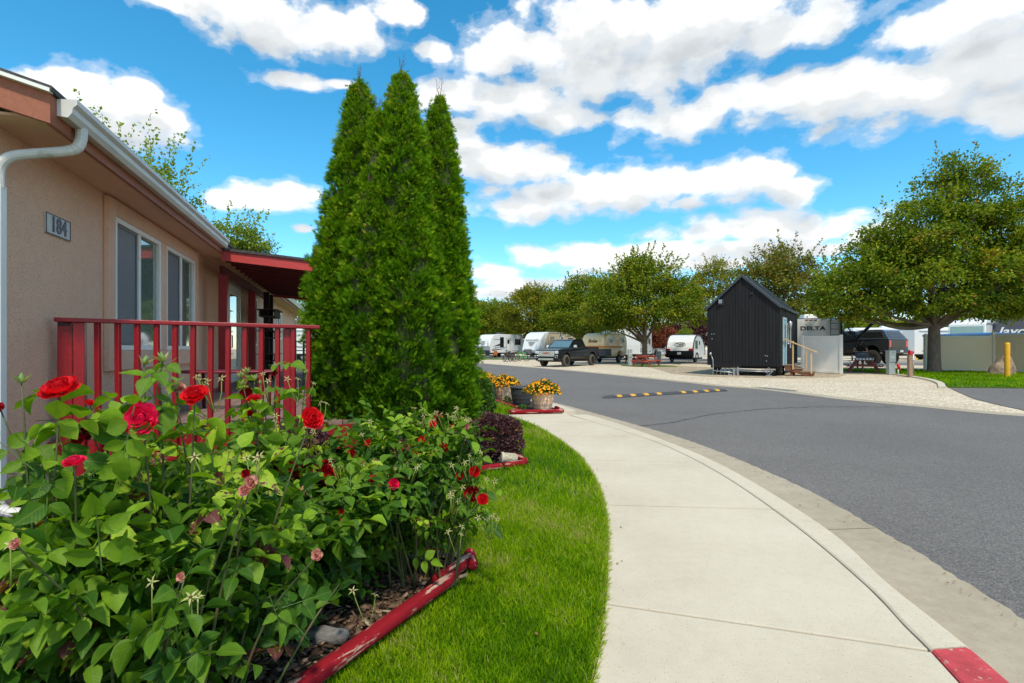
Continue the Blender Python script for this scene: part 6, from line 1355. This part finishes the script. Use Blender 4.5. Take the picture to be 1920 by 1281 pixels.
bo_ = thing('bollard', 'plain yellow steel bollard in front of the boulder', 'bollard', tuple(G(1888.5,707,-.075).xy)+(-.08,), 0); MB().lathe([(.10,0),(.10,1.44),(.09,1.485),(.05,1.50),(.001,1.505)], n=28).build('post', mat('bollard_yellow', (.78,.38,.008), .5, var=.10, vs=4, col2=(.45,.24,.03), c2=(.68,.75), s2=6), bo_)
# boulder
ck0 = P(1880,699,25.9); bd = MB(); vs = []; fs = []; nu, nv = 26, 14; rb = random.Random(5)
prof_b = {}
for i in range(nv+1):
    v = i/nv
    for k in range(nu):
        a = 2*PI*k/nu; x = math.cos(a); y = math.sin(a); rad = math.cos(v*PI/2*.98)**.55
        hx = .62 if x < .2 else .58; zz = math.sin(v*PI/2)
        top = .60+.34*math.exp(-((x*rad-.25)/.38)**2)
        n_ = 1+.05*math.sin(3*a+v*4)+.04*math.sin(7*a-v*6)+rb.uniform(-.012,.012); vs.append((x*rad*hx*n_, y*rad*.42*n_, zz*top*n_*.98-.03))
fs = [(i*nu+k, i*nu+(k+1) % nu, (i+1)*nu+(k+1) % nu, (i+1)*nu+k) for i in range(nv) for k in range(nu)]+[tuple(nv*nu+k for k in range(nu))]
bo = bd.add(vs, fs, True).build('boulder', mat('sandstone', (.33,.24,.17), .9, var=.35, vs=4, bump=1, bs=14, col2=(.10,.085,.075), c2=(.5,.65), s2=3), loc=(ck0.x, ck0.y, -.08), sub=1); tag(bo, 'brown rounded boulder on mulch against the beige fence behind the yellow bollard', 'boulder')
# beige fence
m_fen = bpy.data.materials.new('beige_vinyl_boards'); m_fen.use_nodes = True; m_fen.node_tree.nodes['Principled BSDF'].inputs['Base Color'].default_value = (.86,.71,.46,1); m_fen.node_tree.nodes['Principled BSDF'].inputs['Roughness'].default_value = .55
m_fenc = mat('cream_vinyl_cap', (.80,.72,.56), .5, var=.03)
def fence(a, b_, h, label):
    a, b_ = Vector(a), Vector(b_); d = b_-a; L_ = d.length; t = thing('vinyl_fence', label, 'fence', (a.x,a.y,ZR+.05), math.atan2(d.y, d.x), 'beige vinyl fence panels')
    q = MB(); n = int(L_/.155)
    for i in range(n): q.bx(i*L_/n+.007, (i+1)*L_/n-.007, -.018, .018, .12, h-.13)
    q.bx(0,L_,-.010,.010,.12,h-.13); q.build('panel', m_fen, t); q = MB(); q.bx(0,L_,-.045,.045,h-.13,h); q.bx(0,L_,-.045,.045,.0,.12); q.build('rail', m_fenc, t, bevel=.008); return t
def fpost(x, y, h, lb):
    o = MB(); o.bx(-.075,.075,-.075,.075,0,h); o.add([(-.09,-.09,h),(.09,-.09,h),(.09,.09,h),(-.09,.09,h),(0,0,h+.08)], [(0,3,2,1),(0,1,4),(1,2,4),(2,3,4),(3,0,4)]); q = o.build('fence_post', m_fenc, loc=(x,y,ZR+.05)); tag(q, lb, 'fence post', 'cream posts of the beige fence')
fence((22.95,29.4), (25.86,28.75), 1.92, 'beige vertical-board vinyl fence panel behind the big tree trunk'); fence((26.0,28.7), (26.5,22.5), 2.0, 'beige vinyl fence panel behind the boulder at the right edge')
fpost(22.88,29.5,1.98,'cream fence post ending the fence, just left of the big tree trunk'); fpost(25.93,28.75,2.05,'cream fence post between the two beige panels, left of the boulder')
b = MB(); c0 = P(1790,629.5,30.5); c1 = P(1903,625.5,30.5); b.add([(c0.x,c0.y,c0.z),(c1.x,c1.y-1,c1.z),(c1.x,c1.y+2,c1.z+.12),(c0.x,c0.y+2.4,c0.z+.10),(c0.x,c0.y,c0.z-.05),(c1.x,c1.y-1,c1.z-.14),(c1.x,c1.y+2,c1.z-.02),(c0.x,c0.y+2.4,c0.z-.02)], [(0,1,2,3),(4,7,6,5),(0,4,5,1),(1,5,6,2),(2,6,7,3),(3,7,4,0)])
cn = thing('canopy', 'flat bright blue canopy top just above the beige fence', 'canopy', (0,0,0), 0); b.build('sheet', mat('blue_tarp', (.02,.22,.55), .5), cn)
b = MB(); [b.cyl((x,31.5,ZR),(x,31.5,1.95),.03,n=6) for x in (25.6,28.3)]; b.build('pole', m_black, cn)
# ------------------------------------------------------------------ bicycles
m_bgreen = mat('bright_green_frame', (.02,.60,.03), .3, coat=.5); m_bdark = mat('dark_bike_frame', (.05,.05,.055), .4)
def bike(t, m, s=1.0):
    for y in (-.52,.52):
        o = MB().tube([(0,y+.33*math.cos(2*PI*k/24),.34+.33*math.sin(2*PI*k/24)) for k in range(24)], .024, 6, closed=True).build('wheel', m_rubber, t)
        b = MB(); [b.tube([(0,y,.34),(0,y+.32*math.cos(k*PI/6),.34+.32*math.sin(k*PI/6))], .003, 3) for k in range(12)]; b.build('spokes', m_steel, o)
    b = MB(); J = dict(bb=(0,.05,.30), st=(0,.18,.78), ht=(0,-.36,.80), hb=(0,-.39,.68), ra=(0,.52,.34), fa=(0,-.52,.34))
    for a, c in (('bb','st'),('st','ht'),('bb','hb'),('bb','ra'),('st','ra'),('hb','fa'),('ht','hb')): b.tube([J[a], J[c]], .022, 6)
    b.build('frame', m, t); MB().tube([(-.28,-.30,.93),(-.1,-.36,.92),(0,-.36,.90),(.1,-.36,.92),(.28,-.30,.93)], .014, 6).build('handlebar', m_black, t); MB().box((0,.20,.86),(.12,.26,.05)).build('saddle', m_black, t, bevel=.02); MB().cyl((0,-.36,.78),(0,-.36,.92),.016).build('stem', m_black, t)
def bk(px, py, rz, m, lb, lean):
    a_ = G(px, py, ZR); t = thing('bicycle', lb, 'bicycle', (a_.x,a_.y,ZR), R(rz), 'bicycles leaning together on the gravel'); bike(t, m); t.rotation_euler = (0, R(lean), R(rz)); t.scale = (1.15,1.15,1.15); return t
bk(977,677.5,-62,m_bgreen,'bright green mountain bike at the right of the bicycle group',14)
bk(951,678,-28,m_bdark,'dark grey bicycle at the left of the group, wheel toward the road',12); bk(957,678,-35,mat('bronze_frame', (.12,.08,.05), .4),'bronze-brown bicycle next to the leftmost dark one',-12); bk(966,677,-48,mat('maroon_frame', (.10,.03,.04), .4),'dark maroon bicycle between the bronze and the green one',8)
# folding chairs and clutter by first trailer
def fchair(px, py, rz, lb, m):
    a_ = G(px, py, ZR); t = thing('camp_chair', lb, 'camp chair', (a_.x,a_.y,ZR), R(rz), 'camp chairs by the leftmost trailer')
    MB().box((0,0,.45),(.5,.45,.03)).build('seat', m, t); MB().box((0,.24,.72),(.5,.03,.5)).build('backrest', m, t)
    for s in (-1,1): MB().beam((s*.25,-.25,0),(s*.25,.25,.62),.025,.025).build('leg', m_black, t); MB().beam((s*.25,.25,0),(s*.25,-.25,.62),.025,.025).build('leg', m_black, t)
fchair(915,674,20,'dark folding camp chair in front of the leftmost trailer tongue',m_black); fchair(927,674,-30,'orange-brown folding chair under the leftmost trailer side',mat('rust_cloth', (.45,.14,.03), .8))
# ------------------------------------------------------------------ trees
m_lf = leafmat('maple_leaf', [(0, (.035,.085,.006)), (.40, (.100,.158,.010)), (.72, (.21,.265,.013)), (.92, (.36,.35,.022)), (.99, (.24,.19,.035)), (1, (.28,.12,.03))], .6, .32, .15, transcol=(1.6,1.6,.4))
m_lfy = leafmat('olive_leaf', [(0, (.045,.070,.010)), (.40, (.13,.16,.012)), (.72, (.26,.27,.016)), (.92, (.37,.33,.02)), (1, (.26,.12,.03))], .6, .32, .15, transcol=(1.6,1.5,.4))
m_lfb = leafmat('autumn_leaf', [(0, (.035,.060,.010)), (.50, (.13,.165,.013)), (.80, (.26,.23,.020)), (1, (.29,.12,.03))], .5, .25, .35, transcol=(1.6,1.4,.5))
m_lfp = leafmat('purple_leaf', [(0, (.035,.012,.018)), (.6, (.085,.028,.032)), (1, (.17,.06,.045))], .5, .25, .3, transcol=(1.5,.7,.6))
m_lfr = leafmat('rust_leaf', [(0, (.10,.020,.014)), (.6, (.22,.05,.025)), (1, (.26,.13,.03))], .5, .25, .3, transcol=(1.5,.8,.5))
m_lfl = leafmat('light_leaf', [(0, (.09,.16,.015)), (.6, (.20,.29,.025)), (1, (.34,.36,.04))], .5, .35, .3, transcol=(1.6,1.5,.4))
m_trunk = mat('grey_brown_bark', (.17,.125,.095), .95, var=.4, vs=5, bump=1, bs=16, stretch=(3,3,.8))
def crown(t, blobs, n_cl, per, lsz, m, g_, rcl=.5, shoots=60, name='crown', shootlen=.9, zmin=None, gap=.0):
    bl = [(np.array(c, float), np.array(r_, float)) for c, r_ in blobs]; vol = np.array([np.prod(r_)**.75 for _, r_ in bl]); vol /= vol.sum()
    idx = g_.choice(len(bl), n_cl, p=vol); d = unit(g_.normal(0, 1, (n_cl, 3))); rad = .30+.70*g_.random(n_cl)**.42
    cc = np.array([bl[i][0]+d[k]*bl[i][1]*rad[k] for k, i in enumerate(idx)])
    rs = rcl*g_.uniform(.55, 1.25, n_cl); cl = np.repeat(np.arange(n_cl), per); m_ = len(cl)
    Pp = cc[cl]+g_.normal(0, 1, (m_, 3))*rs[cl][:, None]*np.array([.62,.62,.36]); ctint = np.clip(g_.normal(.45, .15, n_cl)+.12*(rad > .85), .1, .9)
    dd = d[cl]
    A_ = dd*.8+g_.normal(0, .8, (m_, 3))+np.array([0,0,-.1]); N_ = np.array([0,0,1.0])+dd*.5+g_.normal(0, .55, (m_, 3)); ti = np.clip(ctint[cl]+g_.normal(0, .16, m_), 0, 1)
    # feathery shoots rising out of the crown
    top = [b_ for b_ in bl]; SP = []; 
    for k in range(shoots):
        i = g_.choice(len(bl), p=vol); dv = unit(g_.normal(0, 1, (1, 3)))[0]; dv[2] = abs(dv[2])*.8+.25; dv /= np.linalg.norm(dv); s0 = bl[i][0]+dv*bl[i][1]*.93
        dr = dv*.7+np.array([g_.normal(0,.25), g_.normal(0,.25), .75]); dr /= np.linalg.norm(dr); l_ = shootlen*g_.uniform(.4, 1.2); q = int(20*l_/.9)+4
        u = np.linspace(0, 1, q)[:, None]; SP.append(s0+dr*u*l_+g_.normal(0, .05, (q, 3))*(1.3-u))
    if SP:
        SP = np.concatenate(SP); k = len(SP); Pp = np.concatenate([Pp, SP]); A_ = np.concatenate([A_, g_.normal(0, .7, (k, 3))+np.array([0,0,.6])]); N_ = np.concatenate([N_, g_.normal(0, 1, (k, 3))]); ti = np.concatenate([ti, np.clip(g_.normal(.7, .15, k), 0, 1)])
    if zmin is not None:
        kk = Pp[:, 2] > zmin+g_.uniform(-.25, .25, len(Pp)); Pp, A_, N_, ti = Pp[kk], A_[kk], N_[kk], ti[kk]
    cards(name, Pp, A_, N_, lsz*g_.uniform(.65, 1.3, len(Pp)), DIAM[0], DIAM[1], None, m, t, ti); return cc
def tree(label, loc, tr, th, blobs, n_cl, per, lsz, m, seed, rcl=.5, shoots=60, limbs=10, lean=(0,0), name='shade_tree', group=None, zmin=None, main=(), shootlen=.9):
    g_ = np.random.default_rng(seed); t = thing(name, label, 'tree', loc, 0, group); cc = crown(t, blobs, n_cl, per, lsz, m, g_, rcl, shoots, zmin=zmin, shootlen=shootlen)
    fk = Vector((lean[0], lean[1], th)); b = MB()
    b.tube(spline([(0,0,-.15), (lean[0]*.15,lean[1]*.1,th*.4), tuple(fk)], 5), [tr*1.35]+[tr*1.08]+[tr*(1.0-.18*i/9) for i in range(9)], 14)
    b.build('trunk', m_trunk, t)
    b = MB(); ends = list(main)
    sel = cc[g_.choice(len(cc), limbs, replace=False)] if limbs else []
    for e in list(sel): ends.append((tuple(e), tr*.42))
    for e, r0 in ends:
        e = Vector(e); s = fk.lerp(Vector((0,0,th*.75)), g_.uniform(0, .5)); mid = s.lerp(e, .5)+Vector((0,0,-.06*(e-s).length))+Vector(g_.normal(0, .15, 3))
        pts = spline([s, mid, e], 5); b.tube(pts, [r0*(1-.85*i/(len(pts)-1)) for i in range(len(pts))], 7)
        near = cc[np.argsort(np.linalg.norm(cc-np.array(e), axis=1))[:4]]
        for q in near: b.tube([pts[6], (pts[6]+Vector(q))/2+Vector(g_.normal(0,.1,3)), q], [r0*.3, r0*.2, r0*.06], 5)
    b.build('limbs', m_trunk, t); return t
ROW = 'shade trees standing in a row behind the campers'
# big tree at the right
tree('largest leafy tree at the right edge, thick trunk on the grass before the fence', (22.0,27.8,-.09), .30, 2.5,
  [((-.3,0,4.6),(5.4,4.2,1.75)), ((-3.6,-.6,4.3),(2.6,2.4,1.4)), ((3.6,.4,4.8),(3.4,2.4,1.9)), ((.6,0,6.8),(4.1,3.4,2.2)), ((1.6,.2,8.8),(2.6,2.3,1.9)), ((1.2,0,10.3),(1.2,1.2,1.0)), ((4.4,.3,7.6),(2.4,2.2,1.8)), ((-2.4,0,6.2),(2.2,2.2,1.4)), ((-4.6,-.6,3.9),(2.0,1.8,1.2)), ((4.6,1.4,4.0),(2.6,1.6,1.2))],
  1120, 92, .155, m_lf, 51, rcl=.52, shoots=170, limbs=16, main=[((2.9,-.4,4.4), .15), ((-.5,.2,5.5), .2), ((1.0,.2,6.5), .17), ((-2.6,-.3,4.3), .12)], zmin=2.75, shootlen=1.1, group=ROW)
# tree behind tiny house, brownish
tree('olive and rust-brown tree right behind the tiny house roof', (19.8,39.5,ZR), .28, 2.4, [((0,0,5.2),(3.4,3,2.6)), ((.6,0,7.3),(1.9,1.9,1.5)), ((-1.2,0,6.3),(1.8,1.8,1.5)), ((2.0,0,5.6),(1.5,1.5,1.5))], 300, 80, .17, m_lfb, 52, rcl=.6, shoots=110, limbs=9, group=ROW, shootlen=1.3)
tree('yellow-green tree just left of the tiny house roof', (19.9,52.5,ZR), .28, 2.3, [((0,0,6.0),(3.8,3,2.9)), ((.4,0,8.2),(2.2,1.9,1.7)), ((-2.4,0,5.6),(2.0,1.9,1.7))], 280, 80, .17, m_lfy, 53, rcl=.6, shoots=70, limbs=9, group=ROW, shootlen=1.0)
tree('spreading green tree with forked trunk behind the bright red picnic table', (10.7,43.0,ZR), .24, 1.9, [((-.6,0,5.0),(4.4,3.6,2.2)), ((.3,0,6.9),(2.8,2.5,1.6)), ((-2.6,-.4,4.2),(2.2,2.0,1.6)), ((2.8,0,4.9),(1.8,1.8,1.3)), ((-.6,0,7.8),(1.5,1.5,.9))], 520, 80, .18, m_lf, 54, rcl=.65, shoots=120, limbs=10, main=[((-2.6,-.6,4.2), .13), ((.9,0,4.6), .13), ((-.3,0,5), .15)], group=ROW, zmin=2.3, shootlen=1.3)
tree('dense green tree between the black pickup and the forked-trunk tree', (7.9,57,ZR), .28, 2.6, [((0,0,5.0),(4.3,3.6,2.8)), ((.2,0,7.2),(2.6,2.5,1.9)), ((-2.6,0,5),(1.8,1.8,2.0))], 420, 80, .20, m_lf, 55, rcl=.75, shoots=70, limbs=7, group=ROW, zmin=2.6, shootlen=1.1)
tree('olive green tree rising behind the bullet-nosed trailer', (2.9,76,ZR), .3, 2.6, [((0,0,6.2),(5.0,4,3.2)), ((.6,0,8.6),(2.8,2.5,1.6))], 400, 80, .23, m_lfy, 56, rcl=.85, shoots=60, limbs=6, group=ROW, zmin=3.0)
tree('green tree left of the olive one, behind the farthest left trailer', (-2.8,86,ZR), .3, 2.4, [((0,0,5.2),(4.4,4,3.0)), ((0,0,7.2),(2.4,2.4,1.4))], 360, 80, .25, m_lf, 57, rcl=.9, shoots=50, limbs=6, group=ROW, zmin=1.5)
tree('farthest tree of the row, just right of the arborvitae', (-7.0,92,ZR), .3, 2.4, [((0,0,5.6),(5.0,4.4,3.4)), ((.5,0,7.8),(2.6,2.6,1.6))], 360, 80, .28, m_lfy, 58, rcl=1.0, shoots=50, limbs=6, group=ROW, zmin=1.2)
tree('dark green tree filling the gap right behind the pickup and cream camper', (7.0,74,ZR), .28, 2.2, [((0,0,5.4),(4.4,3.4,3.6))], 300, 80, .21, m_lf, 59, rcl=.8, shoots=20, limbs=5, group=ROW, zmin=1.8)
# distant purple and rust trees
for i, (px, Y, h_, m_, lb) in enumerate([(1236,74,4.7,m_lfr,'rust-red ornamental tree right of the forked trunk'), (1278,82,5.6,m_lfp,'purple-leaved tree above the teardrop trailer'), (1312,80,6.0,m_lfp,'purple-leaved tree touching the left wall of the tiny house')]):
    x = (px-960)/F*Y; tree(lb, (x, Y, ZR), .16, 1.4, [((0,0,h_*.62),(2.4 if i else 1.9,2,h_*.36))], 150, 70, .22, m_, 70+i, rcl=.6, shoots=20, limbs=5, name='ornamental_tree', group='purple and rust ornamental trees', zmin=.9)
a_ = P(1285, 628, 60); tree('small lime-green young tree just above the teardrop trailer roof', (a_.x, 60, ZR), .05, 1.6, [((0,0,2.6),(.7,.6,.9))], 30, 60, .13, m_lfl, 80, rcl=.35, shoots=12, limbs=4, name='young_tree', shootlen=.6)
a_ = P(1526, 600, 46); tree('bright yellow-green young tree between the tiny house and the lettered trailer', (a_.x, 46, ZR), .08, 1.6, [((0,0,3.1),(1.3,1,1.5))], 50, 70, .15, m_lfl, 81, rcl=.4, shoots=20, limbs=4, name='young_tree', shootlen=.5)
# far tree line behind the right-hand campers and elsewhere
for i, (px, Y, hh, ww, m_) in enumerate([(1560,85,7.8,6,m_lf), (1625,88,6.4,6.5,m_lf), (1700,90,6.2,6.5,m_lf), (1780,92,6.4,7,m_lf), (1860,90,7.0,7,m_lf), (1960,88,7.6,7,m_lf), (1480,96,7.5,6,m_lf), (1400,98,6.2,6,m_lfy), (1180,110,6.2,7,m_lf), (1080,112,6.8,7,m_lf), (980,120,7.4,8,m_lf)]):
    x = (px-960)/F*Y; tree('far green tree number', (x, Y, ZR), .3, 2, [((0,0,hh*.55),(ww,3.5,hh*.45))], 170, 70, .36, m_, 90+i, rcl=1.0, shoots=14, limbs=3, name='distant_tree', group='far trees closing the view behind the campground', zmin=.6)
far = ['far tree above the lettered grey trailer', 'far tree over the black topper pickup', 'far tree left above the long white fifth-wheel', 'far tree above the fence end behind the big trunk', 'far tree over the blue canopy', 'far tree at the right edge behind the dark nose cap', 'far tree behind the yellow-green young tree', 'far tree hidden behind the tiny house', 'far tree behind the forked-trunk tree', 'far tree behind the black pickup', 'far tree behind the row near the arborvitae']
for o, lb in zip([o for o in bpy.data.objects if o.get('label') == 'far green tree number'], far): o['label'] = lb
# pale trees behind the house
def feathery(label, base, blobs, n_cl, seed, sz, m, rcl=.4, shoots=60, th=3.0): return tree(label, base, .12, th, blobs, n_cl, 55, sz, m, seed, rcl=rcl, shoots=shoots, limbs=12, name='locust_tree', group='light feathery trees behind the house', shootlen=1.0)
b0 = P(300, 330, 13.0); feathery('feathery light-green tree showing above the house gutter', (b0.x-.8, 13.0, 0), [((-.2,0,b0.z-.2),(1.3,1.2,.9)), ((.9,0,b0.z-.55),(.8,.7,.5)), ((-1.2,0,b0.z+.3),(.9,.8,.6)), ((.9,0,b0.z-1.1),(.55,.6,.35)), ((.2,0,b0.z-.9),(1.1,.9,.6))], 190, 61, .085, m_lfl, rcl=.24, shoots=80)
b0 = P(450, 445, 21.0); feathery('feathery tree tips just above the porch roof edge', (b0.x-.6, 21.0, 0), [((-.2,0,b0.z-.1),(1.6,1.2,.6)), ((1.1,0,b0.z-.35),(.8,.7,.3))], 130, 62, .11, m_lfl, rcl=.28, shoots=40)
tree('dense green tree seen under the porch roof, past the far end of the house', (-22.5,56,0), .3, 2, [((0,0,4.6),(5,4,3.2)), ((3,0,3.6),(3,3,2.4))], 240, 80, .24, m_lf, 63, rcl=.8, shoots=20, limbs=5, zmin=.8, group=ROW)
